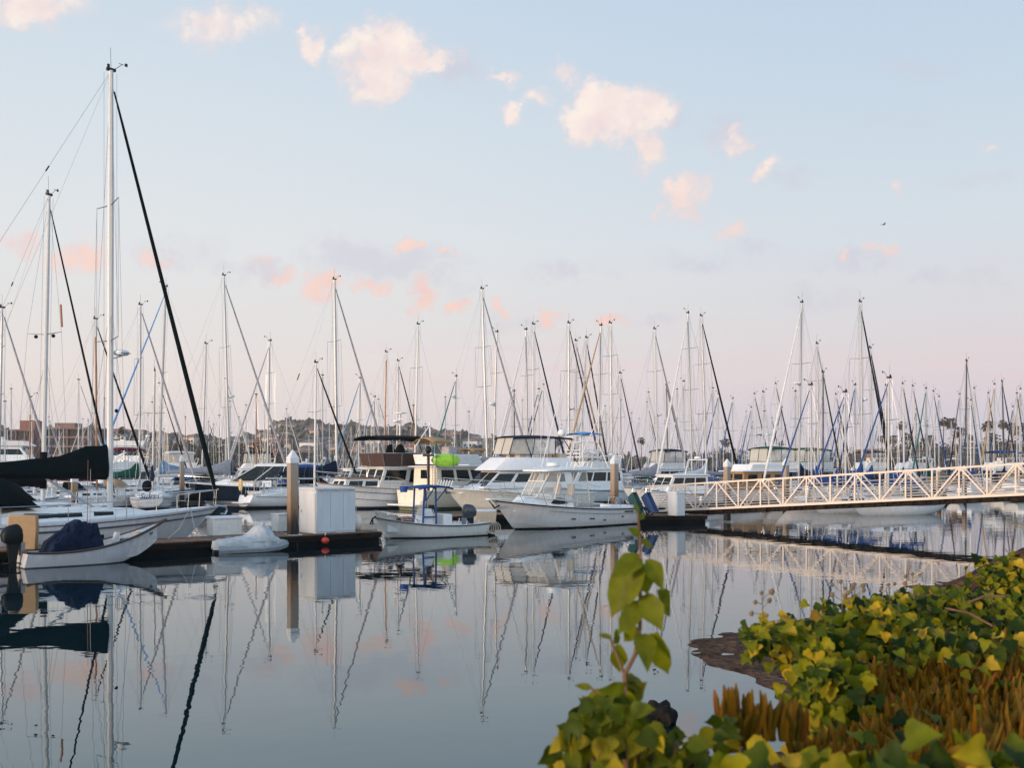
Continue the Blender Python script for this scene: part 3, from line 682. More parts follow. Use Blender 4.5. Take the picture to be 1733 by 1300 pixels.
# ---------------------------------------------------------------- water
def build_water():
    m, nt, b = princ('harbour_water'); N, Lk = nt.nodes, nt.links
    b.inputs['Base Color'].default_value = (.001, .013, .018, 1); b.inputs['Roughness'].default_value = .012; b.inputs['IOR'].default_value = 2.3; b.inputs['Specular Tint'].default_value = (.60, .86, .97, 1)
    geo = N.new('ShaderNodeNewGeometry')
    def nz(scale, sx, sy, det, rough=.5):
        mp = N.new('ShaderNodeMapping'); mp.inputs['Scale'].default_value = (sx, sy, 1); mp.inputs['Rotation'].default_value = (0, 0, .25); Lk.new(geo.outputs['Position'], mp.inputs[0])
        n = N.new('ShaderNodeTexNoise'); n.inputs['Scale'].default_value = scale; n.inputs['Detail'].default_value = det; n.inputs['Roughness'].default_value = rough
        Lk.new(mp.outputs[0], n.inputs['Vector']); return n.outputs['Fac']
    def mt(op, a, c, d=None):
        q = N.new('ShaderNodeMath'); q.operation = op
        for i, v in enumerate((a, c, d)):
            if v is None: continue
            if isinstance(v, (int, float)): q.inputs[i].default_value = v
            else: Lk.new(v, q.inputs[i])
        return q.outputs[0]
    big = nz(.05, 1, 1.6, 2)
    patch = N.new('ShaderNodeMapRange'); patch.interpolation_type = 'SMOOTHSTEP'; Lk.new(big, patch.inputs[0]); patch.inputs[1].default_value = .42; patch.inputs[2].default_value = .68; patch.inputs[3].default_value = .12; patch.inputs[4].default_value = 2.0
    sp = N.new('ShaderNodeSeparateXYZ'); Lk.new(geo.outputs['Position'], sp.inputs[0])
    far = N.new('ShaderNodeMapRange'); Lk.new(sp.outputs[1], far.inputs[0]); far.inputs[1].default_value = 20; far.inputs[2].default_value = 60; far.inputs[3].default_value = .8; far.inputs[4].default_value = 1.7
    h = mt('MULTIPLY_ADD', nz(1.5, .7, 1, 2), 1.0, mt('MULTIPLY', nz(.33, .8, 1, 1), 1.3))
    h = mt('MULTIPLY_ADD', nz(5.5, .6, 1, 2), mt('MULTIPLY', patch.outputs[0], .13), h)
    h = mt('MULTIPLY', h, far.outputs[0])
    bp = N.new('ShaderNodeBump'); bp.inputs['Strength'].default_value = 1; bp.inputs['Distance'].default_value = .0030
    Lk.new(h, bp.inputs['Height']); Lk.new(bp.outputs[0], b.inputs['Normal'])
    o = MB().add([(-900, -60, 0), (1100, -60, 0), (1100, 420, 0), (-900, 420, 0)], [(0, 1, 2, 3)]).build('water', m, smooth=0)
    tag(o, 'calm reflecting harbour water filling the marina basin', 'water', kind='structure')
build_water()
# ---------------------------------------------------------------- near bank
SHORE = [(-60, -4), (-20, 1.5), (-6, 6.4), (-2.5, 8.0), (0, 9.2), (2.3, 10.4), (3.25, 12.0), (3.6, 13.6), (3.72, 15.0), (3.25, 16.1), (3.02, 17.0), (3.15, 18.0), (4.2, 19.4), (6.2, 21.0), (8.4, 23.0), (10.2, 25.2), (10.5, 26.6), (12.0, 27.8), (15, 29.0), (20, 33), (27, 40), (32, 44), (60, 60)]
def shore_d(x, y):
    best = 1e9; sgn = 1
    for (ax, ay), (bx, by) in zip(SHORE, SHORE[1:]):
        dx, dy = bx - ax, by - ay; t = max(0, min(1, ((x - ax) * dx + (y - ay) * dy) / (dx * dx + dy * dy)))
        qx, qy = ax + t * dx, ay + t * dy; d = math.hypot(x - qx, y - qy)
        if d < best: best = d; sgn = 1 if dx * (y - ay) - dy * (x - ax) < 0 else -1
    return best * sgn
def sstep(a, b, x):
    t = max(0, min(1, (x - a) / (b - a))); return t * t * (3 - 2 * t)
def bank_z(x, y):
    d = shore_d(x, y); n = noise.noise(Vector((x * .9, y * .9, 0))) * .05 + noise.noise(Vector((x * 2.2, y * 2.2, 2))) * .045 + abs(noise.noise(Vector((x * 5, y * 5, 6)))) * .035
    if d < 0: return max(-1, d * .12) + n * .4
    return d * .045 + 2.05 * sstep(1.6, 6.2, d) + n * min(1, .35 + d * .5)
def build_bank():
    m = MB(); xs = [-12 + .32 * i for i in range(37)] + [-.16 + .14 * i for i in range(1, 100)] + [14 + .5 * i for i in range(56)]; ys = [-3 + .4 * i for i in range(40)] + [13 + .14 * i for i in range(115)] + [29.2 + .5 * i for i in range(40)]
    rows = [[(x, y, bank_z(x, y)) for x in xs] for y in ys]
    m.loft(rows, False, False)
    mm, nt, b = princ('bank_mud'); N, Lk = nt.nodes, nt.links
    geo = N.new('ShaderNodeNewGeometry'); n = N.new('ShaderNodeTexNoise'); n.inputs['Scale'].default_value = 2.2; n.inputs['Detail'].default_value = 9; n.inputs['Roughness'].default_value = .68
    Lk.new(geo.outputs['Position'], n.inputs['Vector'])
    r = N.new('ShaderNodeValToRGB'); e = r.color_ramp.elements; e[0].position, e[1].position = .34, .70; e[0].color = (.034, .019, .013, 1); e[1].color = (.185, .105, .066, 1)
    Lk.new(n.outputs['Fac'], r.inputs[0]); Lk.new(r.outputs[0], b.inputs['Base Color']); b.inputs['Roughness'].default_value = .9; b.inputs['Specular IOR Level'].default_value = .08
    v = N.new('ShaderNodeTexVoronoi'); v.inputs['Scale'].default_value = 7; Lk.new(geo.outputs['Position'], v.inputs['Vector'])
    ad = N.new('ShaderNodeMath'); ad.operation = 'ADD'; Lk.new(n.outputs['Fac'], ad.inputs[0]); Lk.new(v.outputs['Distance'], ad.inputs[1])
    bp = N.new('ShaderNodeBump'); bp.inputs['Strength'].default_value = 1; bp.inputs['Distance'].default_value = .16; Lk.new(ad.outputs[0], bp.inputs['Height']); Lk.new(bp.outputs[0], b.inputs['Normal'])
    tag(m.build('mud_bank', mm), 'brown mud bank sloping into the water under the ivy', 'bank', kind='structure')
build_bank()
# ---------------------------------------------------------------- far shore and hills
RIDGE = [(-700, 738), (-200, 732), (0, 727), (150, 729), (210, 733), (260, 741), (330, 746), (400, 752), (440, 747), (468, 731), (490, 722), (530, 724), (600, 729), (640, 733), (700, 730), (740, 737), (790, 741), (830, 748), (880, 755), (950, 762), (1100, 770), (1300, 776), (1733, 778), (2600, 780)]
def ridge(px):
    for (a, ya), (b, yb) in zip(RIDGE, RIDGE[1:]):
        if a <= px <= b: return lerp(ya, yb, (px - a) / (b - a))
    return 780
def hill_z(x, y):
    px = CX + F * x / y
    rz = Z_(ridge(px) + 9, 800)
    return lerp(1.0, rz, sstep(480, 800, y) ** 1.1) + noise.noise(Vector((x * .02, y * .02, 0))) * 2.5 * sstep(480, 560, y)
def build_far():
    m = MB(); xs = [-900 + 16 * i for i in range(126)]; ys = [330, 340, 380, 440] + [480 + 16 * i for i in range(28)]
    m.loft([[(x, y, hill_z(x, y) if y > 332 else -.4) for x in xs] for y in ys], False, False)
    mat = M('dry_hillside', (.135, .11, .085), .95, var=.45, scale=.035)
    tag(m.build('hills', mat), 'low dry hillside behind the marina', 'hill', kind='structure')
    o = MB().add([(-1380, 900, .2), (1380, 900, .2), (1380, 1380, .2), (-1380, 1380, .2)], [(0, 1, 2, 3)]).build('ground', M('far_ground', (.12, .11, .09), .95, scale=.01), smooth=0)
    tag(o, 'flat land reaching to the horizon behind the hills', 'ground', kind='structure')
    rnd = random.Random(5); t = MB()
    fol = M('far_foliage', (.078, .074, .052), .95, var=.5, scale=.12)
    for k in range(1500):
        px = rnd.choice((rnd.uniform(-60, 1000), rnd.uniform(220, 860), rnd.uniform(420, 780), rnd.uniform(900, 1750)))
        y = rnd.uniform(470, 815) if k % 3 else rnd.uniform(780, 812)
        if px > 900: y = rnd.uniform(420, 520)
        x = X_(px, y); r = rnd.uniform(1.6, 4.6) * (1.35 if rnd.random() < .12 else 1) * (.75 if px > 900 else 1)
        t.ball((x, y, hill_z(x, y) + r * .75), (r * rnd.uniform(.9, 1.4), r, r * rnd.uniform(.8, 1.3)), 7, 5, jit=1.1)
    tag(t.build('far_trees', fol, smooth=0), 'scrubby trees covering the far hillside', 'trees', kind='stuff')
    # hillside houses
    cols = [('pale stucco', (.62, .55, .46)), ('white', (.74, .72, .68)), ('tan', (.42, .31, .22)), ('grey', (.36, .36, .36)), ('rosy stucco', (.46, .31, .25))]
    wm = [M('house_wall_' + c.split()[0], v, .9, var=.08, scale=.3) for c, v in cols]
    rm = [M('terracotta_roof', (.27, .12, .08), .9, scale=.5), M('shingle_roof', (.16, .14, .13), .9, scale=.5)]
    protos = []
    for i, (w, dp, hh) in enumerate(((15, 10, 5.5), (11, 9, 7.5), (20, 11, 4.5))):
        t = thing('hillside_house', 'pale stucco house on the far hillside', 'house', (0, 0, -50), 0, 'houses on the far hillside')
        wl = MB().box((0, 0, hh / 2 - 1), (w, dp, hh + 2)).build('wall', wm[0], t)
        z = hh
        MB().loft([[(-w / 2 - .5, -dp / 2 - .5, z), (w / 2 + .5, -dp / 2 - .5, z), (w / 2 + .5, dp / 2 + .5, z), (-w / 2 - .5, dp / 2 + .5, z)], [(-w / 2 + 3, -.3, z + 2.2), (w / 2 - 3, -.3, z + 2.2), (w / 2 - 3, .3, z + 2.2), (-w / 2 + 3, .3, z + 2.2)]]).build('roof', rm[i % 2], t, smooth=0)
        for fl in range(2 if hh > 5 else 1):
            for k in range(3): MB().box((-w * .33 + k * w * .33, -dp / 2 - .02, 1.5 + fl * 3), (w * .16, .08, 1.5)).build('window', GLASSD, wl)
        protos.append(t)
    pl = []
    n = 0
    while len(pl) < 150 and n < 5000:
        n += 1
        px = rnd.choice((rnd.uniform(440, 830), rnd.uniform(440, 700), rnd.uniform(160, 900))); y = rnd.uniform(500, 806); x = X_(px, y)
        if any(math.hypot(x - a, y - b) < 15 for a, b in pl): continue
        pl.append((x, y)); k = rnd.randrange(5); p = protos[rnd.randrange(3)]
        lab = cols[k][0] + ' house among the scrubby trees of the far hillside'
        z = hill_z(x, y); rz = rnd.uniform(-.5, .5)
        if len(pl) <= 3: p = protos[len(pl) - 1]; p.location = (x, y, z); p.rotation_euler.z = rz; continue
        copy_tree(p, (x, y, z), rz, rnd.uniform(.75, 1.05), lab, 'houses on the far hillside', {'wall': wm[k], 'roof': rm[rnd.randrange(2)]})
    # terraced waterfront blocks on the left
    def block(label, px0, px1, py_top, Y, floors, wall, name='apartment_block'):
        x0, x1, zt = X_(px0, Y), X_(px1, Y), Z_(py_top, Y); w = x1 - x0; t = thing(name, label, 'building', ((x0 + x1) / 2, Y, 0))
        bd = MB().box((0, 8, zt / 2), (w, 16, zt)).build('wall', wall, t)
        fh = (zt - .8) / floors; nb = max(3, int(w / 3.0))
        sl = MB()
        for k in range(1, floors + 1): sl.box((0, -.5, .8 + k * fh - .25), (w + .4, 1.3, .5))
        for k in range(nb + 1): sl.box((-w / 2 + w * k / nb, -.42, zt / 2), (.35, .9, zt - .6))
        sl.build('balcony_slabs', wall, t)
        for fl in range(floors):
            for k in range(nb):
                MB().box((-w / 2 + w * (k + .5) / nb, -.03, .8 + (fl + .45) * fh), (w / nb * .88, .1, fh * .74)).build('window', GLASSD, bd)
        return t, bd, w, zt
    rosy = M('rosy_concrete', (.20, .125, .105), .9, var=.12, scale=.2)
    t, bd, w, zt = block('rosy apartment block with dark banded balconies behind the blue furled sail', 79, 152, 724, 345, 5, rosy)
    MB().box((-w * .2, 7, zt + .9), (7, 6, 1.8)).build('roof_house', rosy, t)
    t, bd, w, zt = block('lower rosy block with a square roof tower at the left edge', -60, 58, 727, 350, 4, rosy)
    MB().box((X_(37, 350) - X_(-1, 350), 7, zt + 1.6), (5.4, 6, 3.4)).build('roof_tower', M('brick_red_wall', (.22, .10, .07), .9, scale=.4), t)
    block('long low brown building behind the right hand palms', 1474, 1566, 760, 340, 1, M('brown_stucco', (.22, .13, .095), .9, scale=.2), 'low_building')
    block('dark low shed row on the shore below the hill', 445, 512, 766, 350, 1, M('dark_timber_wall', (.05, .04, .036), .9, scale=.3), 'low_building')
build_far()
# ---------------------------------------------------------------- shore trees and palms
def leafmat(name, cols, rough=.55, trans=.35):
    m, nt, b = princ(name); b.inputs['Specular IOR Level'].default_value = .16; N, Lk = nt.nodes, nt.links
    g = N.new('ShaderNodeNewGeometry'); r = N.new('ShaderNodeValToRGB'); e = r.color_ramp.elements
    while len(e) < len(cols): e.new(.5)
    for k, (q, c) in enumerate(zip(e, cols)): q.position = c[3] if len(c) > 3 else k / (len(cols) - 1); q.color = tuple(c[:3]) + (1,)
    Lk.new(g.outputs['Random Per Island'], r.inputs[0])
    n = N.new('ShaderNodeTexNoise'); n.inputs['Scale'].default_value = 30; n.inputs['Detail'].default_value = 3
    Lk.new(g.outputs['Position'], n.inputs['Vector'])
    mx = N.new('ShaderNodeMix'); mx.data_type = 'RGBA'; mx.blend_type = 'MULTIPLY'; mx.inputs[0].default_value = .6
    rr = N.new('ShaderNodeValToRGB'); rr.color_ramp.elements[0].position = .3; rr.color_ramp.elements[0].color = (.45, .45, .4, 1); rr.color_ramp.elements[1].position = .65; Lk.new(n.outputs['Fac'], rr.inputs[0])
    Lk.new(r.outputs[0], mx.inputs[6]); Lk.new(rr.outputs[0], mx.inputs[7])
    Lk.new(mx.outputs[2], b.inputs['Base Color']); b.inputs['Roughness'].default_value = rough
    t = N.new('ShaderNodeBsdfTranslucent'); Lk.new(mx.outputs[2], t.inputs[0]); ms = N.new('ShaderNodeMixShader'); ms.inputs[0].default_value = trans
    Lk.new(b.outputs[0], ms.inputs[1]); Lk.new(t.outputs[0], ms.inputs[2]); Lk.new(ms.outputs[0], nt.nodes['Material Output'].inputs[0])
    return m
FROND = leafmat('palm_frond', [(.055, .048, .022), (.085, .065, .030), (.040, .045, .020)], .6, .2)
DEADF = leafmat('dead_frond', [(.14, .085, .04), (.10, .06, .03)], .8, .1)
TRUNKP = M('palm_trunk', (.15, .11, .085), .95, var=.3, scale=2, stretch=(1, 1, 4))
CROWN = leafmat('shore_tree_leaf', [(.045, .055, .022), (.075, .070, .028), (.09, .065, .03)], .6, .2)
def make_palm(h, spread, seed):
    r = random.Random(seed); t = thing('palm_tree', 'palm', 'palm tree', (0, 0, -80), 0, 'palms along the far shore')
    lean = r.uniform(-.4, .4)
    MB().tube([(0, 0, -.5), (lean * .4, 0, h * .5), (lean, 0, h)], [.26, .17, .15], 7).build('trunk', TRUNKP, t)
    m = MB(); d = MB()
    for k in range(46):
        el = math.asin(r.uniform(-.80, .97)); az = r.uniform(0, 6.28); ln = spread * r.uniform(.65, 1.2)
        dirv = Vector((math.cos(az) * math.cos(el), math.sin(az) * math.cos(el), math.sin(el))); c = Vector((lean, 0, h + .1))
        tgt = m if el > -.45 else d
        # stalk and a fan of pleated blades
        e = c + dirv * ln * .5; sd = dirv.cross(Vector((0, 0, 1)))
        if sd.length < .05: sd = Vector((1, 0, 0))
        sd.normalize(); nn = sd.cross(dirv)
        tgt.panel(c, c + sd * .05, e + sd * .05, e, .01, .01)
        for q in range(-4, 5):
            a = q * .24; dd = (dirv * math.cos(a) + sd * math.sin(a)).normalized(); tip = e + dd * ln * .6 - Vector((0, 0, .22 * ln + .02 * q * q))
            mid = e + dd * ln * .3; w = (sd * math.cos(a) - dirv * math.sin(a)) * .11
            tgt.add([e, mid + w, tip, mid - w], [(0, 1, 2, 3)])
    m.build('crown', FROND, t, smooth=0); d.build('dead_skirt', DEADF, t, smooth=0)
    return t
def make_tree(h, w, seed):
    r = random.Random(seed); t = thing('shore_tree', 'tree', 'tree', (0, 0, -80), 0, 'bushy trees along the far shore')
    m = MB(); m.tube([(0, 0, -.5), (.1, 0, h * .35), (.2, .1, h * .6)], [.35, .26, .12], 6)
    for k in range(5):
        a = k * 1.26; m.tube([(0.1, 0, h * .33), (w * .25 * math.cos(a), w * .25 * math.sin(a), h * .6)], [.14, .05], 5)
    m.build('trunk', TRUNKP, t)
    c = MB(); cl = [Vector((r.gauss(0, w * .26), r.gauss(0, w * .22), h * r.uniform(.42, .92))) for _ in range(26)]
    for q in cl:
        for _ in range(46):
            p = q + Vector((r.gauss(0, .55), r.gauss(0, .55), r.gauss(0, .42))) * (w / 6); u = Vector((r.gauss(0, 1), r.gauss(0, 1), r.gauss(0, 1))).normalized() * r.uniform(.18, .36); v = u.orthogonal().normalized() * u.length * .7
            c.add([p - u, p - v, p + u, p + v], [(0, 1, 2, 3)])
    c.build('crown', CROWN, t, smooth=0)
    return t
def plant_shore():
    P = [make_palm(13.5, 1.75, 1), make_palm(11.5, 2.0, 2), make_palm(15.5, 1.6, 3)]
    hs = (13.5, 11.5, 15.5)
    lst = [(1493, 743, 'short palm left of the tall black masts'), (1511, 742, 'palm with a broad crown beside the black furled sails'), (1526, 719, 'tall slim palm standing before a second shorter palm'), (1536, 738, 'shorter palm half hidden by a white mast'),
           (1573, 742, 'palm between the crossing blue furled sails'), (1596, 712, 'tallest left palm of the close pair'), (1609, 713, 'full crowned right palm of the close pair'), (1622, 729, 'lower palm just right of the close pair'), (1642, 741, 'ragged palm behind the crowded masts'),
           (1669, 718, 'tall narrow palm behind the crowded masts'), (1677, 738, 'low palm right of the tall narrow palm'), (1698, 717, 'thin palm near the right edge'), (1712, 721, 'broad palm near the right edge'), (1722, 727, 'drooping palm near the right edge'), (1733, 722, 'palm cut by the right edge'),
           (1086, 746, 'lone dark palm above the navy flybridge top'), (1228, 748, 'dark palm left of the green bimini boats'), (1322, 752, 'low palm behind the black mast'), (920, 752, 'palm behind the blue topped tower, its left one'), (945, 748, 'palm behind the blue topped tower, its right one'), (206, 728, 'palm on the skyline right of the big mast'), (258, 738, 'small palm on the skyline above the big yacht')]
    for i, (px, py, lab) in enumerate(lst):
        Y = 318 + (i * 37 % 50); k = i % 3; top = Z_(py, Y) + 1.0; x = X_(px, Y)
        o = P[k] if i < 3 else copy_tree(P[k], (0, 0, 0), 0)
        o.location = (x, Y, .6); s = (top - .6) / (hs[k] + 1.3); o.scale = (max(s, .62), max(s, .62), s); o.rotation_euler.z = i * 1.7; o['label'] = lab
    T = [make_tree(8, 8, 1), make_tree(6.5, 10, 2)]
    tl = [(1506, 757, 'dark round tree below the black furled sails'), (1562, 750, 'bushy olive tree behind the teal furled sail'), (1545, 764, 'low bush on the shore below the tall slim palm'), (1590, 752, 'rounded tree left of the close palm pair'), (1615, 757, 'shaggy tree under the close palm pair'), (1650, 750, 'tree behind the densest mast crowd'), (1672, 748, 'thin tree among the right hand masts'), (1702, 752, 'shore tree near the right edge'), (1728, 750, 'shore tree at the right edge'),
          (1330, 767, 'low tree behind the black mast'), (1236, 760, 'dark tree behind the dark furled sail'), (1180, 768, 'low shrubby tree right of the tan sail cover'), (1400, 768, 'low tree right of the black mast'), (1445, 768, 'low tree behind the tall navy sail'), (980, 765, 'dark tree behind the blue topped tower'), (330, 752, 'tree on the shore right of the radome'), (345, 757, 'dark dense tree below the orange spar'), (415, 748, 'rounded tree left of the hillside'), (290, 745, 'tree above the tiered yacht'), (170, 742, 'tree beside the orange mast')]
    for i, (px, py, lab) in enumerate(tl):
        Y = 335 + (i * 29 % 40); k = i % 2; x = X_(px, Y); s = (Z_(py, Y) - .8) / (8, 6.5)[k] * 1.02
        o = T[k] if i < 2 else copy_tree(T[k], (0, 0, 0), 0)
        o.location = (x, Y, .8); o.scale = (max(s, .7), max(s, .7), s); o.rotation_euler.z = i * 2.1; o['label'] = lab
plant_shore()
# ---------------------------------------------------------------- docks
def islandmat(name, cols, rough=.8, nscale=8, stretch=(1, 1, 1)):
    m, nt, b = princ(name); N, Lk = nt.nodes, nt.links
    g = N.new('ShaderNodeNewGeometry'); r = N.new('ShaderNodeValToRGB'); e = r.color_ramp.elements
    while len(e) < len(cols): e.new(.5)
    for k, (q, c) in enumerate(zip(e, cols)): q.position = k / (len(cols) - 1); q.color = tuple(c) + (1,)
    Lk.new(g.outputs['Random Per Island'], r.inputs[0])
    tc = N.new('ShaderNodeTexCoord'); mp = N.new('ShaderNodeMapping'); mp.inputs['Scale'].default_value = stretch; Lk.new(tc.outputs['Object'], mp.inputs[0])
    n = N.new('ShaderNodeTexNoise'); n.inputs['Scale'].default_value = nscale; n.inputs['Detail'].default_value = 6; Lk.new(mp.outputs[0], n.inputs['Vector'])
    rr = N.new('ShaderNodeValToRGB'); rr.color_ramp.elements[0].position = .3; rr.color_ramp.elements[0].color = (.5, .48, .46, 1); rr.color_ramp.elements[1].position = .7; Lk.new(n.outputs['Fac'], rr.inputs[0])
    mx = N.new('ShaderNodeMix'); mx.data_type = 'RGBA'; mx.blend_type = 'MULTIPLY'; mx.inputs[0].default_value = .8
    Lk.new(r.outputs[0], mx.inputs[6]); Lk.new(rr.outputs[0], mx.inputs[7]); Lk.new(mx.outputs[2], b.inputs['Base Color']); b.inputs['Roughness'].default_value = rough
    return m
PLANK = islandmat('dock_planks', [(.20, .105, .06), (.26, .14, .085), (.17, .10, .065), (.23, .13, .08)], .85, 5, (1, .3, 1))
FASCIA = M('weathered_fascia', (.022, .018, .016), .9, var=.4, scale=3, stretch=(.4, 1, 3), spec=.1)
FLOATM = M('black_dock_float', (.004, .007, .008), .85, var=.4, spec=.1)
def dock(label, p0, p1, w, zt=.45, cleats=3, name='floating_dock'):
    p0, p1 = Vector(p0 + (0,)), Vector(p1 + (0,)); L = (p1 - p0).length; a = math.atan2(p1.y - p0.y, p1.x - p0.x)
    t = thing(name, label, 'dock', p0, a)
    m = MB(); r = random.Random(L); n = int(L / .15)
    for k in range(n): m.box(((k + .5) * L / n, w / 2, zt - .02), (L / n - .012, w - .012, .04 + r.uniform(-.004, .004)))
    m.build('planking', PLANK, t, smooth=0)
    m = MB()
    for y in (.04, w - .04): m.box((L / 2, y, zt - .155), (L, .08, .21))
    for x in (.04, L - .04): m.box((x, w / 2, zt - .157), (.08, w - .18, .205))
    m.box((L / 2, .02 - .05, zt - .10), (L, .05, .08))
    m.build('fascia', FASCIA, t)
    MB().box((L / 2, w / 2, zt / 2 - .36), (L - .16, w - .16, .74)).build('float', FLOATM, t)
    for k in range(cleats):
        x = L * (k + .5) / cleats; m = MB(); m.bar((x - .13, .16, zt + .06), (x + .13, .16, zt + .06), .018, 5); m.bar((x - .05, .16, zt), (x - .05, .16, zt + .06), .016, 5); m.bar((x + .05, .16, zt), (x + .05, .16, zt + .06), .016, 5); m.build('cleat', STEEL, t)
    return t
U41 = Vector((math.cos(R(41.7)), math.sin(R(41.7))))
V41 = Vector((-U41.y, U41.x))
def onA(x, back=0.):      # point of the near dock's front edge at world x, moved back by `back`
    y = 36.6 + .89 * (x + 12); return (x + V41.x * back, y + V41.y * back)
dock('dark edged timber dock carrying the white sheds and dock boxes', onA(-26), onA(-5.5), 2.1, cleats=6)
dock('short finger dock under the beige box between the two front motor boats', (-.70, 48.15), (-4.7, 52.6), 1.3, cleats=2)
dock('timber landing float below the gangway with two dock carts', (6.35, 55.35), (11.0, 56.55), 4.2, cleats=2)
dock('timber walkway running behind the big front motor boat', (-5.2, 53.2), (6.0, 63.2), 1.6, cleats=3)
# channel docks farther back, each with its own berth row
dock('back dock between the flybridge boats and the far masts', (-30, 99), (6, 131), 1.8, cleats=4)
dock('second back dock beyond the gangway', (14, 74), (60, 115), 1.8, cleats=4)
# ---------------------------------------------------------------- pilings
def pilemat():
    m, nt, b = princ('stained_pile_concrete'); N, Lk = nt.nodes, nt.links
    tc = N.new('ShaderNodeTexCoord'); sp = N.new('ShaderNodeSeparateXYZ'); Lk.new(tc.outputs['Object'], sp.inputs[0])
    mp = N.new('ShaderNodeMapping'); mp.inputs['Scale'].default_value = (3, 3, .7); Lk.new(tc.outputs['Object'], mp.inputs[0])
    n = N.new('ShaderNodeTexNoise'); n.inputs['Scale'].default_value = 3; n.inputs['Detail'].default_value = 7; Lk.new(mp.outputs[0], n.inputs['Vector'])
    q = N.new('ShaderNodeMath'); q.operation = 'MULTIPLY_ADD'; Lk.new(n.outputs['Fac'], q.inputs[0]); q.inputs[1].default_value = .9; Lk.new(sp.outputs[2], q.inputs[2])
    r = N.new('ShaderNodeValToRGB'); e = r.color_ramp.elements
    for _ in range(3): e.new(.5)
    for k, (p, c) in enumerate(((.16, (.016, .014, .012)), (.24, (.07, .045, .028)), (.34, (.22, .135, .075)), (.52, (.30, .225, .165)), (.85, (.34, .285, .235)))): e[k].position = p; e[k].color = c + (1,)
    d = N.new('ShaderNodeMath'); d.operation = 'MULTIPLY'; Lk.new(q.outputs[0], d.inputs[0]); d.operation = 'MULTIPLY_ADD'; d.inputs[1].default_value = .25; d.inputs[2].default_value = -.15
    Lk.new(d.outputs[0], r.inputs[0]); Lk.new(r.outputs[0], b.inputs['Base Color']); b.inputs['Roughness'].default_value = .85
    bp = N.new('ShaderNodeBump'); bp.inputs['Strength'].default_value = .4; bp.inputs['Distance'].default_value = .02; Lk.new(n.outputs['Fac'], bp.inputs['Height']); Lk.new(bp.outputs[0], b.inputs['Normal'])
    return m
PILE = pilemat(); CAPM = M('pile_cap_plastic', (.66, .67, .68), .5, var=.08)
pp = None
def piling(label, px, top_py, Y, s=1.):
    global pp
    zt = Z_(top_py, Y); w = .33 * s; ch = 1.02 * s; x = X_(px, Y)
    t = thing('piling', label, 'piling', (x, Y, 0), R(33), 'capped pilings of the docks')
    c = .035
    def oct_(a, z): return [(a, -a + c, z), (a, a - c, z), (a - c, a, z), (-a + c, a, z), (-a, a - c, z), (-a, -a + c, z), (-a + c, -a, z), (a - c, -a, z)]
    MB().loft([oct_(w / 2, -1.2), oct_(w / 2, zt - .5)]).build('shaft', PILE, t)
    MB().loft([oct_(w / 2 + .025, zt - .52), oct_(w / 2 + .025, zt - .32), oct_(.04, zt)]).build('cap', CAPM, t, smooth=0)
    m = MB(); a = w / 2 + .08
    for p, q in (((-a, -a), (a, -a)), ((a, -a), (a, a)), ((a, a), (-a, a)), ((-a, a), (-a, -a))): m.beam(p + (.47,), q + (.47,), .06, .05)
    m.build('guide_hoop', STEEL, t)
for a in (('big near piling with a white cone cap beside the white shed', 495.5, 762, 39.9, 1.12), ('piling with a white cap behind the stern of the front motor boat', 1040, 770, 57.6, 1.1),
          ('thin piling in front of the navy cruiser bow', 308, 770, 79, 1.), ('piling behind the gangway in front of the tan wheelhouse', 1230.5, 777, 66, 1.1), ('small farther piling right of the tan wheelhouse', 1272, 787, 100, 1.), ('piling behind the gangway below the green bimini', 1330, 776, 74, 1.1),
          ('short distant piling above the white hardtop boat', 1093.5, 783, 100, 1.1), ('brown piling under the dark green boom', 126, 800, 55, 1.), ('distant piling behind the gangway beyond the blue covers', 1589, 789, 95, 1.), ('distant piling seen through the gangway near the right edge', 1632, 788, 90, 1.)): piling(*a)
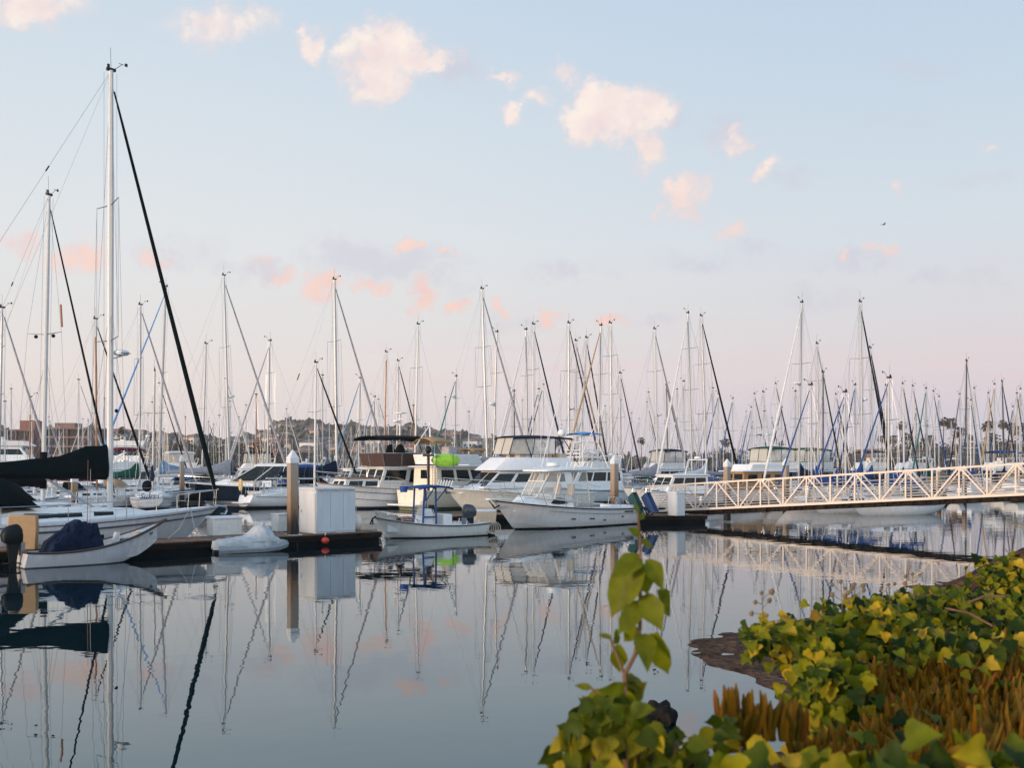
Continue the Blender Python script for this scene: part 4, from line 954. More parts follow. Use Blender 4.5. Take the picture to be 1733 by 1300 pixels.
# ---------------------------------------------------------------- gangway
def gangway():
    S = Vector((8.35, 58.7, .50)); D = Vector((.847, -.532)); n, pl = 22, 1.262; rise = .0662
    t = thing('gangway', 'long white trussed aluminium gangway sloping from the float to the shore', 'gangway', (S.x, S.y, 0), math.atan2(D.y, D.x))
    paint = M('gangway_paint', (.68, .575, .49), .5, var=.08, scale=2)
    H, Wd = 1.55, 1.45
    def z(x): return S.z + rise * x
    for y, nm in ((0, 'near'), (Wd, 'far')):
        m = MB(); L = n * pl
        m.beam((0, y, z(0) + .06), (L, y, z(L) + .06), .10, .12); m.beam((.3, y, z(0) + H), (L, y, z(L) + H), .10, .09)
        for k in range(1, n + 1): x = k * pl; m.beam((x, y, z(x) + .125), (x, y, z(x) + H - .05), .075, .085)
        for k in range(n):
            a, b = (k, k + 1) if k % 2 == 0 else (k + 1, k)
            xa, xb = a * pl, b * pl; dv = .09 * (1 if b > a else -1)
            m.beam((xa + dv, y + .002, z(xa) + .125), (xb - dv * .6, y + .002, z(xb) + H - .05), .07, .075)
        m.tube([(.3, y, z(0) + H), (-.55, y, z(0) + H - .05), (-1.15, y, z(0) + H - .55), (-1.10, y, z(0) + .25)], .05, 7)
        m.build('side_truss', paint, t)
        m = MB(); yy = y + (.07 if y == 0 else -.07)
        for q in (.24, .38, .52, .66, .80, .94): m.bar((0, yy, z(0) + q), (L, yy, z(L) + q), .021, 5)
        m.bar((-.4, yy, z(0) + 1.12), (L, yy, z(L) + 1.12), .026, 6)
        m.build('handrail', M('rail_metal', (.50, .45, .41), .4, .3), t)
    m = MB()
    m.beam((-.2, Wd / 2, z(0) + .0), (n * pl, Wd / 2, z(n * pl) + .0), Wd - .12, .04)
    m.build('walking_deck', M('gangway_deck', (.09, .075, .06), .9, spec=.1), t)
    m = MB()
    for k in range(2 * n): x = k * pl / 2 + .3; m.box((x, Wd / 2, z(x) - .13), (.08, Wd + .06, .20))
    for y in (.12, Wd - .12): m.beam((0, y, z(0) - .14), (n * pl, y, z(n * pl) - .14), .07, .25)
    for k in range(0, n, 2): x = k * pl + .6; m.bar((x, -.03, z(x) - .16), (x, -.03, z(x) - .02), .04, 6)
    m.build('underframe', M('rusty_underframe', (.022, .016, .012), .9, var=.6, spec=.1), t)
    m = MB(); m.box((-.75, Wd / 2, .495), (1.3, Wd, .05))
    m.build('landing_plate', ALU, t)
    # shore abutment, just outside the frame
    e = S.xy + D * (n * pl + .9)
    a = thing('abutment', 'concrete abutment carrying the shore end of the gangway', 'abutment', (e.x, e.y, 0), math.atan2(D.y, D.x))
    MB().box((0, Wd / 2, .6), (1.6, 3.4, 3.4)).build('block', M('abutment_concrete', (.3, .28, .26), .9, var=.15), a, bevel=.04)
gangway()
# ---------------------------------------------------------------- near left: the big sloop, its neighbour and the skiff
H_HERO = hullmat('big_sloop_hull', (.74, .75, .77), (.05, .07, .11), (.012, .02, .024), z0=.05, z1=.17, rough=.25)
def hero_sloop():
    root, hl, I = sailboat('large white sloop with dark green sail cover, dark green furled jib and tallest mast', (188, 119), 186, 38.5, hdg=41.9, jib='dark green', cover='dark green', mast='white', hull=H_HERO, L=14, spr=(347, 577), radar=597, near=True, wide=1.12, mfrac=.181, cs=1.5, jr=.082, flag=(.24, 0), bup=.27)
    # cove stripe, hull port and ropes
    m = MB()
    for sd in (-1, 1):
        e0, e1 = hl.edge(sd, .05, .965, -.27, .004, 24), hl.edge(sd, .05, .965, -.335, .0, 24)
        m.loft([[p, q] for p, q in zip(e0, e1)], False, False)
    o = m.build('cove_stripe', M('slate_stripe', (.035, .055, .085), .3), root); s = o.modifiers.new('thick', 'SOLIDIFY'); s.thickness = .012; s.offset = 0
    for x in (-1.2, 1.3):
        v = hl.atx(x); MB().box((x, -v.y * .985, v.z - .62), (.62, .10, .19)).build('hull_port', GLASSD, root, bevel=.03)
    m = MB()
    for p, q in (((5.3, -1.0, 1.55), (5.1, -2.2, .48)), ((5.3, -1.0, 1.55), (3.8, -2.4, .48)), ((1.2, -2.05, 1.2), (.2, -2.9, .48))):
        a, b = Vector(p), Vector(q); m.tube([a, lerp(a, b, .5) - Vector((0, 0, .22)), b], .014, 5)
    m.build('mooring_line', ROPE, root)
    m = MB(); b = I['bow']; m.bar(b + Vector((-.4, .1, -.02)), b + Vector((.42, .1, -.12)), .05, 6); m.tube([b + Vector((.45, .1, -.05)), b + Vector((.5, .1, -.3)), b + Vector((.34, .28, -.42)), b + Vector((.34, -.08, -.42)), b + Vector((.5, .1, -.3))], .035, 5); m.build('bow_roller_anchor', STEEL, root)
    # spray hood and bimini
    canopy(root, -3.2, -.35, 2.9, 1.72, 1.22, 'dark green', 'spray_hood')
    awning(root, -6.2, -3.7, 2.9, 3.05, CANV['dark green'], 'bimini', posts=[(-4.6, 1.4, 1.2)])
    enclosure(root, -6.0, -3.5, -3.5, 2.7, 1.75, 2.5, CANV['dark green'], CANV['dark green'], wf=.98, name='cockpit_cover')
    # long eyebrow window on the coachroof
    cab = [c for c in kids(root) if c.name.startswith('coachroof')][0]
    r0, r1 = I['rings'][1], I['rings'][2]
    for q in ((0, 1), (5, 4)):
        a, b, c, d = Vector(r0[q[0]]), Vector(r1[q[0]]), Vector(r1[q[1]]), Vector(r0[q[1]])
        P = [bil(a, b, c, d, u, v) for u, v in ((.02, .34), (.92, .42), (.78, .66), (.10, .80))]
        if q[0] == 5: P = [P[1], P[0], P[3], P[2]]
        MB().panel(*P, off=.014).build('long_window', GLASSD, cab)
    m = MB()
    for k in range(3): m.tube([I['mb'] + Vector((.3 + .1 * k, .1 * k - .1, 1.1)) + Vector((.12 * math.cos(a), .1 * math.sin(a) * .4, .28 * math.sin(a) - .1)) for a in (2 * math.pi * j / 12 for j in range(13))], .014, 4)
    m.build('halyard_coils', ROPE, root)
    m = MB(); m.bar(I['b0'] + Vector((-2.2, 0, -.05)), I['mb'] + Vector((-.15, 0, .25)), .045, 6); m.build('boom_vang', ALU, root)
    m = MB()
    for k in range(8): z = 1.6; x = -3.5 + k * .5
    # small lettering on the radome and its lamp
    rd = [o for o in bpy.data.objects if o.name.startswith('radar_dome') and o.parent == I['mast']][0]
    z = Z_(597, 38.5); c = lerp(I['mb'], I['mt'], (z - I['mb'].z) / (I['mt'].z - I['mb'].z)) + Vector((.45, 0, 0))
    text_mesh('dome_lettering', 'Raymarine', .085, CANV['navy'], rd, Matrix.Translation(c + Vector((.05, -.275, .0))) @ Matrix.Rotation(R(90), 4, 'X'), extrude=.012)
    MB().ball(lerp(I['mb'], I['mt'], .245) + Vector((.22, -.05, 0)), .075, 8, 6).build('deck_lamp', BLACK, I['mast'])
    return root
def neighbour():
    root, hl, I = sailboat('white masted sloop behind the dark green sail cover, second tallest at left', (83, 330), 72, 47, hdg=72, jib='black', cover='black', mast='white', L=12, spr=(566,), wide=1.0, mfrac=.08, cs=1.2, jr=.055, flag=(.30, 0), near=True)
    mb, mt = I['mb'], I['mt']
    MB().tube([lerp(mb, mt, .08), lerp(mb, mt, .195)], .16, 8).build('mast_boot', CANV['black'], I['mast'])
    z = Z_(566, 47); c = lerp(mb, mt, (z - mb.z) / (mt.z - mb.z))
    m = MB(); e = c + Vector((-.1, -1.0, .3)); m.bar(e, e + Vector((.05, .12, 1.05)), .045, 5); m.build('spreader_flag', M('rust_orange', (.30, .09, .03)), I['mast'])
    m = MB()
    for s in (-.5, .5): m.ball(c + Vector((-.1, s, -.1)), .09, 8, 6)
    m.build('spreader_lamps', BLACK, I['mast'])
    canopy(root, -2.6, -.4, 2.4, 1.6, .95, 'black', 'spray_hood')
def skiff():
    # stern at lower left, sharp raised bow to the right
    a = R(44); L = 4.75; bx, by = -11.98, 34.85
    loc = (bx - math.cos(a) * L / 2, by - math.sin(a) * L / 2, 0)
    t = thing('skiff', 'open white skiff with a brown gunwale and a blue tarp over its middle', 'skiff', loc, a)
    hm = hullmat('skiff_hull', (.52, .52, .55), (.05, .06, .065), (.03, .05, .05), z0=.0, z1=.035, rough=.5, var=.12)
    hl = Hull(L, 1.65, .50, .56, 1.36, draft=.12, tw=.72, rake=.42, trake=-.10, kind='flat', n=24, bow_lift=.92, p=1.7, up0=.48, upe=2.1)
    hl.hull_mb().build('hull', hm, t, smooth=30)
    hl.inner_mb(.16, .04).build('interior', M('skiff_interior', (.55, .54, .54), .7, var=.15), t)
    m = MB()
    for sd in (-1, 1): m.tube(hl.edge(sd, 0, .995, 0, .0, 24), .042, 6)
    m.bar(hl.edge(-1, 0, 1)[0], hl.edge(1, 0, 1)[0], .045, 6)
    m.build('gunwale', M('dark_teak', (.055, .036, .026), .6, var=.3, scale=12), t)
    m = MB(); e = hl.edge(1, .80, .985, -.01, -.07, 6); f = hl.edge(-1, .80, .985, -.01, -.07, 6); m.loft([[p, q] for p, q in zip(e, f)], False, False)
    o = m.build('foredeck', M('skiff_deck', (.62, .62, .62), .6), t); s = o.modifiers.new('t', 'SOLIDIFY'); s.thickness = .03
    for x in (-1.4, .25):
        v = hl.atx(x); MB().box((x, 0, .36), (.26, v.y * 2 * .84, .045)).build('thwart', TEAK if x < 1 else W_OLD, t, bevel=.01)
    # registration marks on both bows
    for sd in (-1, 1):
        v, v2 = hl.atx(1.45), hl.atx(1.9); y = sd * (lerp(v.y, v2.y, .5) + .002); an = math.atan2(v2.y - v.y, .45)
        mt = Matrix.Translation((1.68, y, lerp(v.z, v2.z, .5) - .17)) @ Matrix.Rotation(-sd * 0 + (an * sd), 4, 'Z') @ Matrix.Rotation(R(90 if sd < 0 else 90), 4, 'X')
        if sd > 0: mt = mt @ Matrix.Rotation(R(180), 4, 'Y')
        mt = mt @ Matrix.Rotation(R(14 if sd < 0 else -14), 4, 'Z')
        text_mesh('bow_numbers', 'CF', .12, CANV['navy'], t, mt, shear=.2, extrude=.012)
    outboard(t, (-L / 2 - .22, 0, .78), 0, M('old_black_cowl', (.005, .010, .012), .5, spec=.2), 1.0)
    # things lying in the boat
    Mx = Matrix.Translation(Vector(loc)) @ Matrix.Rotation(a, 4, 'Z')
    def at(x, y, z): return Mx @ Vector((x, y, z))
    tp = thing('tarp', 'crumpled navy blue tarp heaped over the middle of the white skiff', 'tarp', at(-.72, 0, .16), a)
    m = MB(); rows = []
    for i, (x, hh, w) in enumerate(((-.98, .36, .50), (-.86, .62, .52), (-.42, .98, .50), (-.12, 1.22, .44), (.10, 1.28, .44), (.34, 1.16, .42), (.62, 1.10, .44), (.74, .55, .48), (.80, .22, .52))):
        rows.append([(x + .05 * noise.noise(Vector((i, j, 3))), w * math.copysign(abs(math.cos(q)) ** .6, math.cos(q)), .12 + (hh - .12) * abs(math.sin(q)) ** .55 + .06 * noise.noise(Vector((i * .9, j * .8, 0)))) for j, q in enumerate(math.pi * k / 14 for k in range(15))])
    rows = refine(rows, 4, 3, .15, 3.0, False); m.loft(rows, False, False); n = len(rows[0]); m.f += [tuple(range(n)), tuple(range(len(m.v) - n, len(m.v)))]; m.m += [0, 0]
    o = m.build('cover', M('navy_tarp', (.004, .014, .042), .7, var=.45, scale=5, bump=.8, spec=.15), tp, smooth=25)
    c = thing('plastic_chair', 'white moulded plastic chair beside the blue tarp in the skiff', 'chair', at(.42, .1, .16), a + R(190))
    MB().box((0, 0, .36), (.40, .42, .04)).build('seat', W_OLD, c, bevel=.015)
    rows = [[(-.2 - .10 * f - .02 * math.cos(q), .21 * math.sin(q) * (1 - .25 * f * f), .37 + .44 * f) for q in (math.pi * (k / 8 - .5) for k in range(9))] for f in (0, .35, .7, .92, 1)]
    o = MB().loft(rows, False, False).build('backrest', W_OLD, c); s = o.modifiers.new('t', 'SOLIDIFY'); s.thickness = .02
    for sx in (-1, 1):
        for sy in (-1, 1): MB().beam((sx * .17, sy * .18, .35), (sx * .2, sy * .2, 0), .04, .04).build('leg', W_OLD, c)
    y = thing('yellow_paddle', 'yellow paddle lying along the inside of the skiff', 'paddle', at(.70, .46, .42), a)
    m = MB(); m.beam((-.42, 0, 0), (.42, .03, .06), .025, .11); m.build('blade', M('yellow_plastic', (.72, .36, .012), .5), y, bevel=.01); MB().bar((.42, .03, .06), (.62, .04, .08), .018, 6).build('shaft', BLACK, y)
    s = thing('seat_box', 'grey blue cushion box standing in the bow of the skiff', 'seat box', at(.92, -.05, .22), a)
    MB().box((0, 0, .10), (.55, .5, .20)).build('base', W_OLD, s, bevel=.02); MB().box((.06, 0, .37), (.42, .52, .34), taper=.9).build('cushion', M('slate_cushion', (.17, .19, .27), .8), s, bevel=.05)
    MB().box((.36, 0, .34), (.14, .5, .30)).build('backrest', CANV['navy'], s, bevel=.03)
    for k, (dx, dy, h, mt_) in enumerate(((.15, -.1, 3.2, TEAK), (.32, .12, 2.9, WIRE))):
        p = at(-.55 + dx, dy, .2); r = thing('fishing_rod', ('brown' if k == 0 else 'dark') + ' fishing rod standing upright out of the blue tarp', 'fishing rod', p, a)
        MB().tube([(0, 0, 0), (.02, 0, h * .5), (.05, .02, h)], [.022, .012, .006], 5).build('blank', mt_, r); MB().tube([(0, 0, .25), (0, 0, .62)], .026, 6).build('grip', BLACK, r)
    st = at(-L / 2, 0, 0)
hero_sloop(); neighbour(); skiff()
# ---------------------------------------------------------------- things on and at the near dock
def onDock(px, py, zt=.45):
    Y = (EH - zt) * F / (py - HY); return Vector((X_(px, Y), Y, zt))
def dock_box(label, px, py, w, d, h, rz=R(41.7), mat=None, name='dock_box', lid=.05, slope=0.):
    p = onDock(px, py); t = thing(name, label, 'dock box', p, rz); mat = mat or W_OLD
    MB().box((w / 2, d / 2, h / 2 - lid / 2), (w, d, h - lid)).build('body', mat, t, bevel=.02)
    rr = [[(-.03, -.03, h - lid), (w + .03, -.03, h - lid), (w + .03, d + .03, h - lid), (-.03, d + .03, h - lid)], [(-.03, -.03, h), (w + .03, -.03, h), (w + .03, d + .03, h + slope), (-.03, d + .03, h + slope)]]
    MB().loft(rr).build('lid', mat, t, bevel=.015)
    return t
SHED = M('shed_paint', (.58, .61, .64), .55, var=.08, scale=2.6, stretch=(1, 1, .18))
def sheds():
    t = thing('dock_shed', 'tall white boxy shed on the near dock beside the big piling', 'shed', onDock(537, 904), R(41.7))
    w, d, h = 1.82, 1.45, 1.80
    MB().box((w / 2, d / 2, h / 2), (w, d, h)).build('body', SHED, t, bevel=.012)
    MB().loft([[(-.05, -.05, h), (w + .05, -.05, h), (w + .05, d + .05, h), (-.05, d + .05, h)], [(-.05, -.05, h + .05), (w + .05, -.05, h + .05), (w + .05, d + .05, h + .05), (-.05, d + .05, h + .05)], [(.1, .1, h + .08), (w - .1, .1, h + .08), (w - .1, d - .1, h + .08), (.1, d - .1, h + .08)]]).build('roof', W_OLD, t)
    m = MB(); m.box((w / 2, -.004, h - .07), (w - .06, .02, .05)); m.box((w / 2, -.006, .08), (w - .02, .02, .03)); m.build('trim_strip', M('shed_trim', (.42, .46, .50), .5), t)
    m = MB()
    for x in (.62, 1.22): m.box((x, -.004, h * .52), (.02, .014, h * .82))
    m.build('panel_seam', M('shed_trim', (.42, .46, .50), .5), t)
    m = MB()
    for x in (.2, .9, 1.6): m.box((x, -.03, h + .0), (.12, .03, .09))
    m.build('hinges', STEEL, t)
    MB().box((-.012, d * .5, h * .48), (.03, d * .8, h * .86)).build('door', SHED, t, bevel=.008)
    MB().box((-.04, d * .82, h * .5), (.04, .03, .14)).build('handle', STEEL, t)
    dock_box('low white dock box behind the covered dinghy on the near dock', 361, 907.5, 1.22, .62, .70, name='dock_box', slope=.06)
    dock_box('narrow white dock box just left of the big piling', 471, 900, .62, .62, .74)
    p = onDock(11, 962); lk = thing('upright_locker', 'tan double panel locker standing upright behind the outboard motor', 'locker', (X_(12, 32.6), 32.6, .45), R(12))
    for k, y in enumerate((0, .17)):
        MB().loft([[(.0 + .02 * k, y, 0), (.86, y, 0), (.86, y + .14, 0), (.02 * k, y + .14, 0)], [(-.03, y, .7), (.90, y, .7), (.90, y + .14, .7), (-.03, y + .14, .7)], [(.03, y, 1.16), (.88, y, 1.14), (.88, y + .14, 1.14), (.03, y + .14, 1.16)]]).build('panel', M('tan_plastic', (.42, .265, .13), .6, var=.08), lk, bevel=.04)
    b = thing('beige_box', 'beige dock box with rope hanging below it on the finger dock', 'dock box', onDock(806, 886.5), R(12))
    MB().loft([[(0, 0, 0), (.95, 0, 0), (.95, .8, 0), (0, .8, 0)], [(-.04, -.04, .56), (.99, -.04, .56), (.99, .84, .56), (-.04, .84, .56)]]).build('body', M('beige_plastic', (.62, .50, .37), .6, var=.08), b, bevel=.03)
    MB().loft([[(-.06, -.06, .56), (1.01, -.06, .56), (1.01, .86, .56), (-.06, .86, .56)], [(.0, .0, .66), (.95, .0, .66), (.95, .8, .66), (.0, .8, .66)]]).build('lid', W_OLD, b, bevel=.02)
    rp = thing('rope_coil', 'pale rope loops hanging off the finger dock beside the beige box', 'rope', onDock(815, 890), R(12))
    m = MB()
    for k in range(5): m.tube([(.15 + .1 * k + .3 * math.cos(q), -.14 - .02 * k, -.10 + (.16 + .03 * k) * math.sin(q)) for q in (2 * math.pi * j / 14 for j in range(15))], .018, 5)
    m.build('loops', ROPE, rp)
    r = thing('red_buoy', 'red ball float hanging against the dark dock edge below the white shed', 'buoy', (-7.52, 40.42, .20), 0)
    MB().ball((0, 0, 0), (.17, .16, .14), 14, 10).build('ball', M('red_plastic', (.55, .045, .03), .4, var=.1), r); MB().tube([(0, 0, .2), (.02, .1, .32), (.05, .25, .30)], .02, 5).build('rope', ROPE, r)
    f = thing('ball_fender', 'round white fender against the right end of the white shed', 'fender', (X_(603, 42.6), 42.6, .80), 0)
    MB().ball((0, 0, 0), (.26, .26, .34), 12, 9).build('ball', CREAM, f); MB().bar((0, 0, .3), (0, .1, .75), .012, 4).build('line', ROPE, f)
    # covered inflatable
    a = R(30); t = thing('covered_dinghy', 'grey white covered dinghy floating in front of the low white dock box', 'dinghy', (X_(420, 37.6), 37.6, 0), a)
    m = MB(); rows = []
    for i, (x, w, h) in enumerate(((-1.32, .18, .22), (-1.22, .46, .40), (-.9, .66, .46), (-.4, .74, .50), (0, .76, .60), (.28, .76, .92), (.5, .75, 1.02), (.72, .70, .90), (.95, .58, .55), (1.2, .38, .40), (1.38, .1, .26))):
        ring = []
        for j in range(17):
            q = math.pi * j / 16; yy = w * math.copysign(abs(math.cos(q)) ** .55, math.cos(q)); s = abs(math.sin(q))
            base = .46 if h > .46 else h
            zz = .14 + (base - .14) * min(1, s * 2.2) + max(0, h - .46) * max(0, (s - .45) / .55) ** .9
            zz += .035 * noise.noise(Vector((i * .8, j * .9, 5))) + .02 * noise.noise(Vector((i * 2, j * 2, 1)))
            ring.append((x, yy, zz))
        rows.append(ring)
    rows = refine(rows, 4, 3, .085, 3.0, False); m.loft(rows, False, False); n = len(rows[0]); m.f += [tuple(range(n)), tuple(range(len(m.v) - n, len(m.v)))]; m.m += [0, 0]
    m.build('cover', M('dinghy_cover', (.46, .49, .51), .75, var=.14, scale=4, bump=.4), t, smooth=50)
    m = MB()
    for sd in (-1, 1): m.tube([(-1.25, sd * .40, .34), (-.9, sd * .62, .37), (-.3, sd * .72, .40), (.3, sd * .76, .42), (.8, sd * .68, .40), (1.2, sd * .36, .34)], .014, 5)
    for x in (-.7, -.1, .62): m.tube([(x, -.75, .28), (x, -.66, .44), (x + .02, -.3, .52 if x < .3 else 1.0)], .010, 4)
    m.build('lashing_rope', ROPE, t)
    m = MB(); tr = [(-1.2, .5, .12), (-.5, .62, .14), (.4, .64, .14), (1.0, .46, .18), (1.36, .1, .24), (1.36, -.1, .24), (1.0, -.46, .18), (.4, -.64, .14), (-.5, -.62, .14), (-1.2, -.5, .12)]
    m.tube(tr, .17, 8); m.build('tubes', M('hypalon', (.26, .29, .31), .6), t)
sheds()
# ---------------------------------------------------------------- front motor boats
def console_boat():
    a = R(213.5); L = 5.45; st = Vector((X_(812, 46.9), 46.9)); bw = Vector((X_(634, 43.9), 43.9)); c = (st + bw) / 2
    a = math.atan2(bw.y - st.y, bw.x - st.x); L = (bw - st).length
    t = thing('console_boat', 'small white centre console boat with blue T-top frame and one outboard', 'motor boat', (c.x, c.y, 0), a)
    hl = hull_parts(t, L, 2.05, .62, .58, .98, hullmat('console_hull', (.70, .69, .66), (.04, .05, .06), (.02, .025, .03), z0=.0, z1=.05), kind='v', draft=.25, tw=.88, rake=.62, trake=.06, deck=False, p=2.4)
    hl.inner_mb(.30, .12, .9).build('cockpit_liner', W_GEL, t)
    hl.deck_mb(.01, .03, .03, t0=.78).build('foredeck', NONSKID, t)
    m = MB()
    for sd in (-1, 1):
        e, f = hl.edge(sd, 0, .8, .004, -.01), hl.edge(sd, 0, .8, .004, -.16); m.loft([[p, q] for p, q in zip(e, f)], False, False)
    o = m.build('gunwale_deck', W_GEL, t); s = o.modifiers.new('t', 'SOLIDIFY'); s.thickness = .02
    x0 = .22
    MB().loft([[(x0 - .3, -.36, .3), (x0 + .42, -.34, .3), (x0 + .42, .34, .3), (x0 - .3, .36, .3)], [(x0 - .28, -.36, 1.0), (x0 + .30, -.34, .95), (x0 + .30, .34, .95), (x0 - .28, .36, 1.0)], [(x0 - .18, -.34, 1.28), (x0 + .12, -.32, 1.30), (x0 + .12, .32, 1.30), (x0 - .18, .34, 1.28)]]).build('console', W_GEL, t, bevel=.04)
    MB().panel((x0 + .32, -.32, .98), (x0 + .32, .32, .98), (x0 + .05, .28, 1.62), (x0 + .05, -.28, 1.62), .004, .01).build('windscreen', VINYL, t)
    wo = Vector((x0 - .36, 0, 1.12)); m = MB(); m.tube([wo + Vector((.02 * math.sin(q), .18 * math.cos(q), .18 * math.sin(q))) for q in (2 * math.pi * k / 14 for k in range(15))], .016, 5); m.bar(wo, wo + Vector((.14, 0, 0)), .025, 5); m.bar(wo + Vector((0, -.17, 0)), wo + Vector((0, .17, 0)), .012, 4); m.build('steering_wheel', STEEL, t)
    MB().box((x0 - .95, 0, .66), (.45, .95, .72)).build('leaning_post', W_GEL, t, bevel=.05)
    blue = M('blue_tube_paint', (.014, .062, .22), .35, var=.08)
    m = MB(); zt = 2.26
    for sy in (-.47, .47):
        m.bar((x0 + .36, sy, .32), (x0 + .26, sy, zt), .045, 7); m.bar((x0 - .34, sy, .32), (x0 - .30, sy, zt), .045, 7)
        m.bar((x0 + .33, sy, .92), (x0 - .32, sy, .92), .04, 6); m.bar((x0 + .26, sy, zt - .02), (x0 - .95, sy * 1.25, zt), .032, 6); m.bar((x0 + .26, sy, zt - .02), (x0 + .62, sy * 1.2, zt), .032, 6)
        m.bar((x0 - .32, sy, 1.6), (x0 - .85, sy * 1.2, zt - .02), .028, 6)
    m.bar((x0 + .26, -.47, zt), (x0 + .26, .47, zt), .035, 6); m.bar((x0 - .3, -.47, zt), (x0 - .3, .47, zt), .035, 6)
    m.build('t_top_frame', blue, t)
    awning(t, x0 - 1.05, x0 + .72, 1.55, zt + .05, CANV['blue'], 't_top', crown=.05, side=.07)
    m = MB()
    for k in range(6):
        y = -.62 + k * .25; m.bar((x0 - 1.0, y, zt + .02), (x0 - 1.10, y, zt + .30), .025, 6)
    for sd in (-1, 1):
        for q in range(3): v = hl.at(.12 + .12 * q); m.bar((v.x, sd * (v.y - .09), v.z - .1), (v.x - .06, sd * (v.y - .09), v.z + .16), .022, 6)
    m.build('rod_holders', W_GEL, t)
    MB().box((x0 - .4, -.1, 1.34), (.15, .3, .18)).build('chart_plotter', BLACK, t)
    bow_rail(t, hl, .66, .28, 3, .016, .05)
    outboard(t, (-L / 2 + .62, 0, .80), 0, M('navy_grey_cowl', (.022, .034, .050), .28, coat=.4), 1.08, .12)
    m = MB(); v = hl.at(.985); m.tube([v + Vector((.05, 0, .02)), v + Vector((.22, 0, -.05)), v + Vector((.26, .14, -.3)), v + Vector((.26, -.14, -.3)), v + Vector((.22, 0, -.05))], .035, 5); m.build('anchor', BLACK, t)
    antenna(t, (x0 - .2, .5, zt), 2.0, .012)
    b = thing('blue_bucket', 'blue bucket hanging at the front of the T-top on the small boat', 'bucket', Matrix.Translation((c.x, c.y, 0)) @ Matrix.Rotation(a, 4, 'Z') @ Vector((x0 + 1.15, .18, zt - .22)), a)
    MB().lathe([(.02, 0), (.15, 0), (.19, .26), (.18, .26), (.145, .02), (.02, .02)], (0, 0, 0), 14).build('pail', M('blue_plastic', (.012, .07, .30), .4), b)
    MB().tube([(-.55, 0, .22), (-.2, 0, .30), (0, .18, .28), (0, 0, .42), (0, -.18, .28)], .01, 4).build('handle', STEEL, b)
    return t
